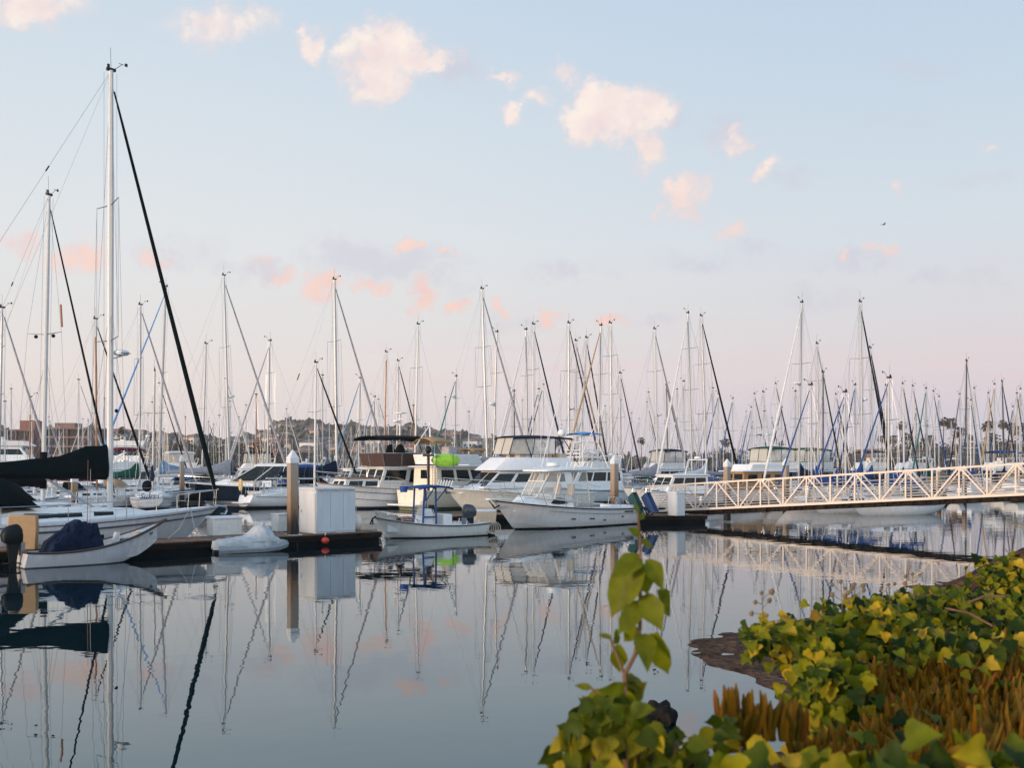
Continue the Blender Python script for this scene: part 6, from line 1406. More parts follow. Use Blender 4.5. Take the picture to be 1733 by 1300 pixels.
SB = [  # label, top, base column, mast height, heading sense, jib, cover, mast, extra
 ('sloop cut by the left edge, silver furled jib leaning right', (4, 521), -3, 13.5, 1, 'grey', 'navy', 'alu', dict(hdg=50)),
 ('sailboat with varnished orange mast topped in white, just left of the big mast', (162, 540), 164, 14.2, 1, 'black', 'maroon', 'wood', dict(wood_top=.10, spr=(700,))),
 ('grey masted sloop with green sail cover right of the big mast', (238, 516), 236, 16.5, 1, 'grey', 'green', 'alu', dict(spr=(607, 703))),
 ('sailboat with short varnished mast at the far left', (51, 672), 50, 9.4, 1, None, 'maroon', 'wood', dict(wood_top=.18)),
 ('bare masted sloop between the big dark furled jib and the grey radar mast', (349, 582), 341, 15, 1, None, 'white', 'alu', dict(spr=(692,))),
 ('tall sloop with grey sail cover, silver furled jib and radar on its mast', (379, 466), 389, 20.5, 1, 'grey', 'grey', 'alu', dict(spr=(588, 690), radar=671, wide=.9, cs=1.2)),
 ('thin masted sloop between the grey radar mast and the piling', (457, 577), 452, 15.4, -1, 'grey', 'navy', 'alu', dict(spr=(632, 684))),
 ('grey masted sloop with light blue sail cover and sky blue furled jib leaning left', (281, 485), 268, 20.5, -1, 'sky blue', 'light blue', 'alu', dict(spr=(632, 691), hdg=216, cs=1.5, blen=.22, jr=.085)),
 ('tall thick masted sloop with navy sail cover and silver furled jib left of centre', (566, 473), 571, 19, 1, 'grey', 'navy', 'alu', dict(spr=(578, 689), flag=(.46, 1), wide=1.25, cs=1.25)),
 ('sailboat with brown wooden mast rising behind the black bimini', (654, 596), 649, 15, 1, None, 'tan', 'wood', dict(wood_top=.06, spr=(705,))),
 ('short sloop with blue grey furled jib leaning left before the wooden mast', (610, 640), 606, 12.8, -1, 'light blue', 'white', 'alu', {}),
 ('sloop with blue grey furled jib leaning left, beside the wooden mast', (634, 672), 632, 11.8, -1, 'light blue', 'navy', 'alu', {}),
 ('bare grey masted sloop just right of the wooden mast', (674, 611), 671, 14.6, 1, 'black', 'navy', 'alu', dict(spr=(700,))),
 ('tall pale masted sloop above the brown awning', (708, 549), 701, 16.5, 1, None, 'tan', 'white', dict(spr=(623, 712))),
 ('grey masted sloop with teal furled jib leaning left', (772, 637), 768, 13.4, -1, 'teal', 'white', 'alu', dict(radar=671)),
 ('tallest centre sloop, swept spreaders and silver furled jib', (816, 489), 826, 18.8, 1, 'grey', 'navy', 'alu', dict(spr=(588, 655))),
 ('grey masted sloop crossing close behind the tallest centre sloop', (841, 562), 834, 16, -1, None, 'white', 'alu', dict(spr=(632,), radar=684)),
 ('grey masted sloop left of the navy furled jib', (890, 558), 894, 15.8, -1, 'white', 'green', 'alu', dict(spr=(636, 710))),
 ('cream masted sloop with a navy furled jib above the clear flybridge enclosure', (903, 549), 902, 16.4, 1, 'navy', 'white', 'white', dict(spr=(626,))),
 ('short dark masted sloop below the navy furled jib', (870, 662), 871, 12, -1, 'grey', 'navy', 'dark', {}),
 ('grey masted sloop behind the blue tower top, plum furled jib', (963, 547), 962, 16.2, 1, 'purple', 'tan', 'alu', dict(spr=(628, 712), radar=691)),
 ('white masted sloop right of the plum furled jib', (975, 577), 976, 15.2, 1, 'tan', 'black', 'white', {}),
 ('leaning white masted ketch with a black furled jib right of the blue tower top', (993, 572), 978, 15, 1, 'black', 'green', 'white', dict(spr=(640,))),
 ('grey masted sloop midway to the white capped piling', (1017, 551), 1011, 16, -1, 'tan', 'white', 'alu', dict(spr=(634, 716))),
 ('mauve grey masted sloop just left of the white capped piling', (1033, 547), 1036, 16.2, 1, None, 'green', 'alu', dict(spr=(603, 668))),
 ('sloop with two dark furled sails right of the white capped piling', (1050, 632), 1047, 13, 1, 'purple', 'green', 'white', {}),
 ('sloop with a grey sail bag and silver furled jib right of the piling', (1108, 557), 1113, 16.5, 1, 'grey', 'grey', 'white', dict(spr=(629,), radar=702, cs=1.3)),
 ('sloop with a dark masted rig and brown furled jib beside the grey sail bag', (1128, 652), 1131, 13, 1, 'brown', 'tan', 'dark', {}),
 ('thin white masted sloop above the tan sail cover', (1157, 646), 1158, 13, -1, 'white', 'tan', 'white', {}),
 ('tall grey masted sloop left of the dark furled jib behind the gangway', (1164, 530), 1172, 17.4, -1, 'white', 'grey', 'alu', dict(spr=(590, 660, 729))),
 ('tall sloop with a near black furled jib behind the gangway', (1187, 535), 1197, 17.2, 1, 'black', 'white', 'alu', dict(spr=(617, 701))),
 ('short cream masted sloop behind the near black furled jib', (1216, 667), 1212, 12.4, -1, 'blue', 'navy', 'white', {}),
 ('white masted sloop with blue furled jib left of the green biminis', (1240, 675), 1239, 12.2, -1, 'blue', 'white', 'white', {}),
 ('pale masted sloop with blue furled jib above the green biminis', (1271, 690), 1271, 11.6, -1, 'blue', 'green', 'white', {}),
 ('cream masted sloop with dark furled jib above the green biminis', (1277, 667), 1281, 12.5, 1, 'black', 'navy', 'white', {}),
 ('slender white masted sloop with masthead antenna stack', (1292, 664), 1290, 11.2, 1, None, 'navy', 'white', {}),
 ('cream masted sloop with plum furled jib left of the tall twin masts', (1313, 650), 1318, 13.4, 1, 'purple', 'white', 'white', {}),
 ('white masted sloop with dark furled jib leaning left before the tall twin masts', (1323, 690), 1319, 11.4, -1, 'navy', 'blue', 'white', {}),
 ('tall grey masted sloop with radar right of the green biminis', (1357, 512), 1351, 16.8, -1, 'white', 'navy', 'alu', dict(spr=(616, 709), radar=649)),
 ('shorter brown grey mast close beside the tall radar mast', (1346, 663), 1345, 11.5, -1, None, 'navy', 'alu', {}),
 ('thin grey masted sloop just left of the black mast', (1383, 582), 1385, 14.5, 1, 'white', 'blue', 'alu', dict(spr=(645,))),
 ('sloop with a black mast and dark green furled jib above the gangway', (1393, 630), 1393, 11.6, 1, 'dark green', 'blue', 'dark', dict(spr=(700,))),
 ('white masted sloop with black furled jib left of the blue sail covers', (1415, 668), 1419, 12, 1, 'black', 'blue', 'white', {}),
 ('brown grey masted sloop with bright blue furled jib above the gangway', (1447, 652), 1446, 11, -1, 'blue', 'blue', 'alu', {}),
 ('tall grey masted sloop with navy furled jib above the gangway', (1456, 511), 1460, 16.2, 1, 'navy', 'blue', 'alu', dict(spr=(607, 702), radar=676)),
 ('sloop with black furled jib just right of the tall navy one', (1473, 589), 1477, 14.2, 1, 'black', 'blue', 'alu', dict(spr=(660,))),
 ('thin grey bare masted sloop left of the blue furled sails', (1500, 653), 1502, 10.8, 1, None, 'navy', 'alu', {}),
 ('white masted sloop with navy blue furled jib crossing the tall slim palm', (1528, 650), 1530, 12, 1, 'navy', 'blue', 'white', {}),
 ('white masted sloop with black furled jib right of the palms by the gangway', (1545, 654), 1550, 12.2, 1, 'black', 'white', 'white', {}),
 ('grey masted sloop with teal furled jib leaning left', (1567, 658), 1568, 12, -1, 'teal', 'green', 'alu', {}),
 ('white masted sloop with blue furled jib left of the close palm pair', (1580, 663), 1583, 12, 1, 'blue', 'light blue', 'white', {}),
 ('cream masted sloop just left of the close palm pair', (1589, 672), 1589, 11.8, -1, 'grey', 'tan', 'white', {}),
 ('cream masted sloop with dark furled jib leaning left over the close palm pair', (1624, 668), 1627, 12, -1, 'navy', 'blue', 'white', {}),
 ('sloop with a tall slim dark mast right of the close palm pair', (1636, 611), 1633, 13.6, 1, 'white', 'navy', 'dark', dict(spr=(693,))),
 ('tall cream masted sloop leading the densest mast crowd', (1649, 658), 1648, 12.4, 1, 'white', 'blue', 'white', {}),
 ('cream masted sloop with black furled jib in the right hand mast crowd', (1673, 666), 1673, 12, 1, 'black', 'green', 'white', {}),
 ('white masted sloop standing highest in the right hand mast crowd', (1683, 651), 1681, 12.6, -1, 'tan', 'white', 'white', {}),
 ('sloop with a thin dark mast in the right hand mast crowd', (1696, 646), 1701, 12.6, 1, 'navy', 'navy', 'dark', {}),
 ('white masted sloop near the right edge with navy furled jib leaning left', (1714, 689), 1715, 11, -1, 'navy', 'blue', 'white', {}),
 ('cream masted sloop close to the right edge', (1727, 659), 1725, 12.2, -1, 'tan', 'blue', 'white', {}),
]
OCC = []
hullc = [H_WHITE, H_WHITE, H_WHITE_BLUE, H_WHITE_GREEN, H_WHITE, H_NAVY, H_WHITE_BLUE, H_DGREEN]
for i, (lab, top, bx, Hm, d, jib, cov, mst, ex) in enumerate(SB):
    Y = YH(top[1], Hm); ex = dict(ex)
    r_, h_, I_ = sailboat(lab, top, bx, Y, d, jib=jib, cover=cov, mast=mst, hull=hullc[i % 8] if Y > 88 else H_WHITE, dodger=random.choice(('navy', 'blue', 'white', 'tan', 'black', 'green')), group='sailing yachts berthed in the marina', **ex)
    OCC.append((r_.location.x, r_.location.y, I_['L'] * .30))
# three white sloops with blue covers just beyond the gangway
for lab, top, bx, Y, ex in (('white sloop under the gangway, rightmost of the three with blue covers', (1541, 672), 1503, 66, {}), ('white sloop under the gangway, middle one of the three with blue covers', (1430, 664), 1432, 69, {}), ('white sloop under the gangway, leftmost of the three with blue covers', (1372, 652), 1374, 72, {})):
    if bx == 1503: top = (1505, 640)
    r_, h_, I_ = sailboat(lab, top, bx, Y, hdg=203, jib='blue', cover='blue', mast='alu', hull=H_PLAIN, L=7.6, group='sailing yachts berthed in the marina', cs=1.1, jr=.05)
    OCC.append((r_.location.x, r_.location.y, 3.))
# the crowd of smaller far masts
rf = random.Random(21)
kinds = []
def make_small(jib, cover, mast, Hm, hull):
    L = Hm / 1.4; t = thing('sailboat', 'x', 'sailboat', (0, 0, -200), 0, 'far sailboats crowding the back rows')
    hl = Hull(L, L * .31, .9, .95, 1.25, draft=.35, tw=.62, rake=.11 * L, trake=.25, kind='sail', n=10, stern_lift=.2)
    hl.hull_mb().build('hull', hull, t); hl.deck_mb().build('deck', NONSKID, t)
    cb = MB().loft([[(x, -w, .9), (x, -w * .85, .9 + h), (x, w * .85, .9 + h), (x, w, .9)] for x, w, h in ((-.14 * L, .8, .45), (.12 * L, .75, .45), (.28 * L, .4, .1))]).build('coachroof', W_GEL, t)
    m = MB()
    for sd in (-1, 1): m.box((-.01 * L, sd * .76, 1.17), (.2 * L, .06, .14))
    m.build('cabin_windows', GLASSD, cb)
    mm = {'alu': ALU, 'white': WMAST, 'dark': DMAST, 'wood': VARN}[mast]
    mo = MB().tube([(.07 * L, 0, .9), (.07 * L, 0, Hm)], [.075, .052], 6).build('mast', mm, t)
    m = MB()
    for q in (.52,) if Hm < 11.5 else (.42, .7):
        z = Hm * q; m.bar((.07 * L, -.8, z + .05), (.07 * L, .8, z + .05), .022, 4)
    m.build('spreaders', mm, mo)
    m = MB(); m.box((.07 * L, 0, Hm + .05), (.3, .1, .1)); m.bar((.07 * L, 0, Hm), (.07 * L, 0, Hm + .7), .012, 3); m.build('masthead_instruments', BLACK, mo)
    m = MB(); mt = Vector((.07 * L, 0, Hm)); m.bar(mt, (-L / 2, 0, .95), .010, 3); m.bar(mt, (L / 2 - .1, 0, 1.3), .010, 3)
    for sd in (-1, 1): m.tube([(.05 * L, sd * 1.1, .95), (.07 * L, sd * .8, Hm * .52), mt], .010, 3); m.bar((.02 * L, sd * 1.1, .95), (.07 * L, 0, Hm * .5), .010, 3)
    m.build('rigging', WIRE, t)
    if jib: MB().tube([(L / 2 - .1, 0, 1.4), lerp(Vector((L / 2 - .1, 0, 1.4)), mt, .2), lerp(Vector((L / 2 - .1, 0, 1.3)), mt, .94)], [.05, .085, .04], 6).build('furled_jib', CANV[jib], t)
    b0 = Vector((.06 * L, 0, 2.1)); b1 = b0 + Vector((-.42 * L, 0, 0)); bo = MB().bar(b0, b1, .05, 5).build('boom', mm, t)
    if cover: MB().loft([[lerp(b0, b1, k) + Vector((0, .16 * math.sin(q) * w, -.06 + h * (.5 + .5 * math.cos(q)))) for q in (2 * math.pi * j / 8 for j in range(8))] for k, h, w in ((0, 1.1, .9), (.15, .62, 1.1), (.6, .42, .9), (1, .2, .5))]).build('sail_cover', CANV[cover], bo)
    return t
small = []
for k, (j, c, ms, Hm, hu) in enumerate((('grey', 'navy', 'white', 11.5, H_WHITE), ('blue', 'blue', 'white', 10.5, H_WHITE_BLUE), (None, 'green', 'alu', 12.5, H_WHITE), ('black', 'white', 'white', 13, H_NAVY), ('navy', 'tan', 'alu', 10, H_WHITE_GREEN), ('white', 'blue', 'white', 12, H_WHITE), (None, 'navy', 'white', 9.5, H_WHITE), (None, 'maroon', 'wood', 10, H_DGREEN))):
    small.append((make_small(j, c, ms, Hm, hu), Hm, '%s%s' % ({'white': 'pale masted', 'alu': 'grey masted', 'wood': 'varnished mast'}[ms], (' and %s furled jib' % j) if j else ' and no furled jib')))
used = set(); cnt = 0; tries = 0
def zone(px):
    return 'left of the big mast' if px < 190 else 'right of the big mast' if px < 495 else 'behind the trawler and flybridge boats' if px < 850 else 'behind the blue tower top' if px < 1040 else 'over the gangway left half' if px < 1400 else 'before the palms'
while cnt < 150 and tries < 12000:
    tries += 1
    px = rf.choice((rf.uniform(-30, 1760), rf.uniform(-30, 1200), rf.uniform(1040, 1740), rf.uniform(1480, 1745), rf.uniform(1610, 1745)))
    Y = rf.uniform(98, 235) if px < 1200 else rf.uniform(92, 215)
    x = X_(px, Y)
    if any(math.hypot(x - a, (Y - b) * .75) < r + 2.3 for a, b, r in OCC): continue
    w = rf.choice((0, 0, 1, 2, 2, 3, 4, 5, 5, 6, 6) if px < 1200 else (0, 1, 1, 2, 3, 4, 4, 5, 5, 6)); w = 7 if rf.random() < .05 else w
    t, Hm, desc = small[w]
    sc = rf.uniform(.85, 1.12); OCC.append((x, Y, 3.4 * sc)); rz = R(rf.choice((41, 221)) + rf.uniform(-2.5, 2.5))
    lab = 'far sailboat, %s, %s' % (desc, zone(px))
    grp = 'far small sailboats: %s, %s' % (desc, zone(px))
    if w not in used:
        used.add(w); t.location = (x, Y, 0); t.rotation_euler.z = rz; t.scale = (sc,) * 3; t['label'] = lab; t['group'] = grp
    else: copy_tree(t, (x, Y, 0), rz, sc, lab, grp)
    cnt += 1
for w, (t, Hm, desc) in enumerate(small):
    if w not in used: t.location = (X_(300 + 60 * w, 240), 240, 0); t['label'] = 'far small sailboat, %s, before the far shore' % desc
# ---------------------------------------------------------------- motor boats farther back
MYS = [
 ('tall white yacht with a radar arch and curved white roof at the left edge', 60, 118, 195, 15, 4.6, dict(tiers=2, bim=None, fb=2.3, fm=1.8, fs=1.6)),
 ('white yacht with maroon topped wheelhouse behind the dark green boom', 84, 92, 222, 10.5, 3.5, dict(bim='maroon', encl=False)),
 ('tiered cream yacht with long deck windows behind the sail with light blue cover', 205, 132, 12, 22, 5.6, dict(tiers=2, bim=None, fb=2.6, fm=2., fs=1.8, L=22)),
 ('white flybridge boat with canvas enclosure behind the green sail cover', 182, 116, 205, 12, 3.9, dict(bim='white')),
 ('white flybridge yacht left of the near piling, low bow to the left', 400, 124, 200, 13, 4.1, dict(bim=None)),
 ('small white cabin cruiser with tan awning left of the near piling', 452, 108, 200, 9, 3.2, dict(fly=False, bim='tan')),
 ('white boat with light blue awning behind the trawler rail', 520, 97, 215, 9, 3.2, dict(fly=False, bim='blue')),
 ('white flybridge boat with tan awning behind the sedan cruiser', 700, 96, 214, 11, 3.8, dict(bim='tan', encl=False)),
 ('white hardtop cruiser behind the flybridge cruiser', 800, 103, 214, 11, 3.7, dict(bim='white')),
 ('white flybridge boat with navy enclosure right of the white capped piling', 1040, 101, 214, 11, 3.7, dict(bim='navy')),
 ('white express boat with curved hardtop behind the gangway end', 1052, 74, 212, 9, 3.1, dict(fly=False, bim=None, low=True)),
 ('boat with green bimini and clear curtains behind the gangway', 1190, 88, 208, 12, 4.1, dict(bim='green', encl=True)),
 ('boat with long navy and green canvas top right of the tan wheelhouse', 1262, 94, 208, 12, 4.0, dict(bim='green', encl=True)),
 ('sportfisher with white tuna tower far behind the green bimini', 1215, 118, 212, 12, 4.1, dict(bim=None, tower=True)),
 ('low white cruiser behind the black mast', 1395, 112, 208, 11, 3.7, dict(bim='navy', encl=False)),
 ('white cruiser behind the blue sail covers', 1465, 122, 206, 12, 3.9, dict(bim=None)),
 ('small white cruiser below the shore palms', 1535, 130, 204, 10, 3.4, dict(fly=False, bim='blue')),
 ('low white cruiser seen through the gangway near its right end', 1610, 112, 200, 11, 3.7, dict(bim='blue', encl=False)),
 ('white cruiser seen through the gangway at the right edge', 1690, 108, 200, 10, 3.5, dict(fly=False, bim='navy')),
 ('white flybridge boat far behind the blue tower top', 930, 118, 214, 11, 3.7, dict(bim='white')),
 ('white cruiser far behind the wooden masted sailboat', 610, 128, 210, 12, 3.9, dict(bim=None)),
 ('white cruiser with navy top far behind the grey sail cover', 330, 118, 205, 11, 3.7, dict(bim='navy')),
]
for lab, px, Y, hd, L, B, ex in MYS:
    ex = dict(ex); ex.pop('L', None)
    motor_yacht(lab, px, Y, hd, L, B, group='motor boats berthed in the marina', **ex)
def tan_wheelhouse():
    Y = 79; a = R(215); L = 10; b = Vector((X_(1188, Y), Y)); c = b - Vector((math.cos(a), math.sin(a))) * L / 2
    t = thing('workboat', 'boat with a varnished tan wheelhouse behind the gangway piling', 'motor boat', (c.x, c.y, 0), a)
    hl = hull_parts(t, L, 3.5, 1.2, 1.25, 1.7, H_WHITE, rub=TEAK, kind='v', draft=.6, tw=.8, rake=1.0, trake=.1, p=3)
    TV = M('honey_varnish', (.42, .22, .08), .4, var=.15, scale=4)
    house(t, 'wheelhouse', TV, -3.6, 1.6, -3.6, 1.4, 2.7, 2.6, 1.2, 2.75, side=[(.1, .3, .45, .85), (.4, .6, .45, .85), (.7, .9, .45, .85)], front=[(.06, .46, .4, .88), (.54, .94, .4, .88)], wf=.85, roof=.4, roofmat=W_GEL)
    house(t, 'flybridge', W_GEL, -3.2, .6, -3.3, .3, 2.4, 2.5, 2.85, 3.35, wf=.85, roof=None)
    bow_rail(t, hl, .4, .7, 5); antenna(t, (-2, .9, 3.2), 3)
tan_wheelhouse()
# ---------------------------------------------------------------- carts, meter box, birds
def carts():
    for lab, px, py, mat, rz in (('green dock cart tipped on end at the edge of the landing float', 1079, 872.5, M('teal_cart', (.018, .10, .095), .5), -28), ('blue dock cart tipped on end beside the green one', 1102, 872.5, M('blue_cart', (.015, .065, .19), .5), -28)):
        p = onDock(px, py + 1.2); p.y += .35; p.x = X_(px, p.y); t = thing('dock_cart', lab, 'cart', p, R(rz), 'two dock carts on the landing float')
        T = Matrix.Translation((0, 0, .02)) @ Matrix.Rotation(R(64), 4, 'Y') @ Matrix.Translation((-.62, 0, 0))
        w0, w1 = .26, .34; o = [(-.50, -w0, -.02), (.42, -w0, -.02), (.42, w0, -.02), (-.50, w0, -.02)]; q = [(-.62, -w1, .40), (.62, -w1, .40), (.62, w1, .40), (-.62, w1, .40)]
        i1 = [(-.57, -w1 + .03, .40), (.57, -w1 + .03, .40), (.57, w1 - .03, .40), (-.57, w1 - .03, .40)]; i0 = [(-.46, -w0 + .03, .03), (.38, -w0 + .03, .03), (.38, w0 - .03, .03), (-.46, w0 - .03, .03)]
        MB().loft([[T @ Vector(v) for v in r] for r in (o, q, i1, i0)]).build('tub', mat, t, bevel=.01)
        m = MB(); m.tube([T @ Vector(v) for v in ((-.6, -.3, .36), (-.8, -.28, .50), (-.8, .28, .50), (-.6, .3, .36))], .02, 5); m.tube([T @ Vector(v) for v in ((-.1, -.3, -.05), (-.35, -.28, -.16), (-.35, .28, -.16), (-.1, .3, -.05))], .018, 5); m.build('handle', STEEL, t)
        for sy in (-.42, .42):
            c = T @ Vector((.33, sy, -.12)); w = MB(); w.tube([c + Vector((.23 * math.cos(k), 0, .23 * math.sin(k))) for k in (2 * math.pi * j / 18 for j in range(19))], .035, 6)
            wo = w.build('wheel', BLACK, t); s = MB()
            for k in range(6): s.bar(c, c + Vector((.21 * math.cos(k * 1.047), 0, .21 * math.sin(k * 1.047))), .010, 4)
            s.bar(c - Vector((0, .03, 0)), c + Vector((0, .03, 0)), .045, 8); s.build('hub', STEEL, wo)
    t = thing('utility_cabinet', 'pale grey utility cabinet standing on the landing float before the gangway', 'cabinet', onDock(1145, 873.5), R(33))
    MB().box((.30, .36, .63), (.62, .74, 1.26)).build('body', SHED, t, bevel=.015); MB().loft([[(-.05, -.05, 1.26), (.65, -.05, 1.26), (.65, .77, 1.26), (-.05, .77, 1.26)], [(-.03, -.03, 1.32), (.63, -.03, 1.32), (.63, .75, 1.32), (-.03, .75, 1.32)]]).build('lid', W_OLD, t)
    MB().box((.30, -.015, .62), (.50, .02, 1.06)).build('door', SHED, t, bevel=.006)
carts()
def bird(label, px, py, Y, s):
    t = thing('bird', label, 'bird', pt(px, py, Y), R(10))
    MB().tube([(-.22 * s, 0, 0), (-.1 * s, 0, 0), (.1 * s, 0, .02 * s), (.2 * s, 0, .03 * s), (.26 * s, 0, .02 * s)], [.01, .05 * s, .06 * s, .035 * s, .008], 7).build('body', M('gull_grey', (.16, .15, .16), .8), t)
    for sd in (-1, 1): MB().panel((.1 * s, 0, .02), (-.06 * s, 0, .02), (-.12 * s, sd * .55 * s, .10 * s), (.02 * s, sd * .5 * s, .12 * s), .008, .008).build('wing', M('gull_wing', (.12, .12, .13), .8), t)
bird('tiny bird flying high in the right half of the sky', 1495, 380, 140, 1.3)
# ---------------------------------------------------------------- foreground planting
IVY = leafmat('ivy_leaf', [(.008, .024, .004, 0), (.040, .070, .005, .22), (.16, .185, .006, .48), (.33, .29, .008, .76), (.50, .34, .012, .92), (.62, .40, .03, .97), (.16, .075, .02, 1)], .5, .40)
STEML = leafmat('stem_leaf', [(.07, .10, .006, 0), (.20, .22, .009, .6), (.48, .34, .015, 1)], .5, .5)
IVYB = leafmat('big_leaf', [(.022, .044, .004, 0), (.13, .155, .007, .5), (.42, .31, .012, 1)], .5, .40)
ICE = leafmat('ice_plant_finger', [(.12, .08, .005, 0), (.30, .14, .006, .3), (.42, .165, .008, .62), (.15, .10, .005, .90), (.36, .06, .02, 1)], .55, .25)
STEM = M('woody_stem', (.16, .085, .045), .8, var=.25, scale=20)
SEED = M('dry_umbel', (.17, .12, .06), .9, var=.3)
def leaf(m, p, d, nrm, s, kind='ivy', curl=.15, rnd=random):
    """one pointed heart-shaped leaf, folded along its midrib, from stalk point p along d"""
    d = Vector(d).normalized(); n = Vector(nrm); n = (n - d * n.dot(d))
    if n.length < 1e-3: n = d.orthogonal()
    n.normalize(); w = d.cross(n)
    if kind == 'ivy': pf = ((-.06, .20), (.10, .44), (.30, .50), (.42, .36), (.60, .33), (.80, .15), (1.0, 0))
    else: pf = ((-.03, .10), (.09, .27), (.28, .40), (.48, .38), (.70, .24), (.87, .09), (1.0, 0))
    mid = [0, .10, .30, .45, .62, .82, 1.0]
    j = [1 + rnd.uniform(-.13, .13) for _ in pf]
    def q(t, y, side): return p + d * (t * s) + w * (side * y * s) + n * (s * (abs(y) * .38 - curl * t * t * (1.6) + .05 * math.sin(9 * t + side)))
    o = len(m.v)
    for t in mid: m.v.append(tuple(q(t, 0, 0)))
    for sd in (-1, 1):
        for k, (t, y) in enumerate(pf[:-1]): m.v.append(tuple(q(t, y * j[k], sd)))
    for si in (0, 1):
        b = o + 7 + si * 6
        for k in range(5): m.f.append((o + k, o + k + 1, b + k + 1, b + k)); m.m.append(0)
        m.f.append((o + 5, o + 6, b + 5)); m.m.append(0)
def veg_z(x, y):
    return 2.43 - .006 * (y - 2) + .05 * noise.noise(Vector((x * 1.5, y * 1.5, 0))) + .04 * noise.noise(Vector((x * 4, y * 4, 7)))
def edge_x(y):           # left limit of the hedge plateau
    return .14 * sstep(2.6, 3.3, y) + lerp(.30, .96, sstep(1.9, 3.3, y)) + max(0, y - 3.6) * .98 + .08 * noise.noise(Vector((y * 2.3, 0, 1)))
def planting():
    r = random.Random(9)
    # hidden soil mound under the leaves
    m = MB(); ys = [-.5 + .15 * i for i in range(62)]; rows = []
    for y in ys:
        row = []
        for k in range(30):
            x = edge_x(max(y, 1.9)) + .10 + (k / 29) ** 1.5 * 7; f = min(1, (x - edge_x(max(y, 1.9)) - .08) / .25); far = sstep(8.6, 7.2, y)
            row.append((x, y, min(2.06, bank_z(x, y)) - .5 + max(0, veg_z(x, y) - .16 - min(2.06, bank_z(x, y)) + .5) * f * far))
        rows.append(row)
    m.loft(rows, False, False)
    tag(m.build('soil', M('dark_leaf_litter', (.014, .013, .007), .95, var=.5, scale=12)), 'dark soil and leaf litter under the ivy', 'soil', kind='structure')
    m = MB(); ice = MB()
    def is_ice(x, y):
        v = noise.noise(Vector((x * 1.1, y * 1.1, 4))) * .28
        return y + .8 * v < 3.50 + .66 * max(0, x - .9) and y > 2.0 + .5 * v and x > .48
    n = 0
    while n < 10500:
        y = 1.75 + 6.3 * r.random() ** 1.25; ex = edge_x(y); x = ex - .05 + (3.6 + y * .25) * r.random() ** 1.5
        if abs(x / y) > .62 or x / y < .02: n += .02; continue
        ic = is_ice(x, y)
        if ic and r.random() < .95: n += .05; continue
        z = veg_z(x, y) + r.uniform(-.14, .055) + (.05 if y > 3.6 else 0)
        if x < ex + .10: z -= abs(r.gauss(0, .16)); x -= r.uniform(0, .10)
        up = Vector((r.gauss(0, .5), r.gauss(-.45, .5), r.uniform(.3, 1))); d = Vector((r.gauss(-.15, .7), r.gauss(-.6, .5), r.gauss(-.55, .35)))
        leaf(m, Vector((x, y, z)), d, up, r.uniform(.028, .060), 'ivy', r.uniform(.05, .25), r); n += 1
    # hanging skirt at the left end of the hedge
    for k in range(1100):
        y = r.uniform(3.0, 3.9); f = r.random(); x = edge_x(y) - .06 - .06 * f + r.gauss(0, .05); z = veg_z(x, y) + .17 - .50 * f
        leaf(m, Vector((x + .12 * f, y, z)), (r.gauss(-.2, .4), r.gauss(-.4, .4), -1), (r.gauss(-.5, .4), -1, r.gauss(.2, .3)), r.uniform(.034, .060), 'ivy', .12, r)
    # raised clumps along the far rim, as in the photograph's skyline of the hedge
    for px, py, Y, n_, sp in ((1292, 1062, 3.5, 34, .06), (1345, 1062, 3.7, 36, .08), (1440, 1030, 4.0, 60, .09), (1490, 1035, 4.2, 50, .08), (1545, 1010, 4.5, 70, .10), (1600, 1015, 4.6, 70, .12), (1640, 1003, 4.7, 70, .11), (1690, 1000, 5.0, 60, .11), (1725, 975, 5.2, 90, .12), (1560, 1090, 3.7, 50, .12), (1660, 1080, 3.8, 60, .14)):
        c = pt(px + 6, py + (0 if px < 1530 or 1550 < px < 1570 else -14 if px > 1670 else 12), Y)
        for k in range(n_ * 2):
            p = c + Vector((max(-1.5, min(1.5, r.gauss(0, 1))) * sp, max(-1.5, min(1.5, r.gauss(0, 1))) * sp * 1.3, -.03 + max(-3, min(1.25, r.gauss(0, 1))) * sp * .55))
            leaf(m, p, (r.gauss(0, .6), r.gauss(-.6, .4), r.gauss(-.5, .4)), (r.gauss(0, .5), r.gauss(-.5, .4), r.uniform(.3, 1)), r.uniform(.032, .062), 'ivy', r.uniform(.05, .25), r)
    # nearest leaves, along the bottom of the view
    for k in range(85):
        px = r.uniform(1225, 1760); Y = r.uniform(1.75, 2.25); top = 1275 + 20 * noise.noise(Vector((px * .02, 0, 5))) - 14 * (px > 1560)
        py = top + abs(r.gauss(0, 40)); rare = r.random()
        if rare < .05: py -= r.uniform(10, 60)
        leaf(m, pt(px, py, Y), (r.gauss(0, .7), r.gauss(-.5, .4), r.gauss(-.35, .5)), (r.gauss(0, .5), r.gauss(-.55, .4), r.uniform(.2, 1)), r.uniform(.045, .078), 'ivy', r.uniform(.05, .3), r)
    tag(m.build('ivy', IVY, smooth=60), 'mass of green and yellow ivy leaves covering the near bank', 'ivy', kind='stuff')
    # ice plant fingers
    n = 0
    while n < 6000:
        y = r.uniform(1.85, 4.6); x = edge_x(y) + .1 + (2.6) * r.random() ** 1.2
        if x / y > .60: n += .02; continue
        if not is_ice(x, y) and r.random() < .9: n += .02; continue
        z = veg_z(x, y) - .07 + r.uniform(-.03, .03)
        tall = 1.35 if noise.noise(Vector((x * 3, y * 3, 9))) > .22 else 1
        cl = noise.noise(Vector((x * 7, y * 7, 3))); h = r.uniform(.045, .115) * tall * (1 + .45 * cl); w = r.uniform(.005, .0105); a = 6.28 * noise.noise(Vector((x * 5, y * 5, 8))) + r.gauss(0, .8); ln = abs(r.gauss(.15, .28))
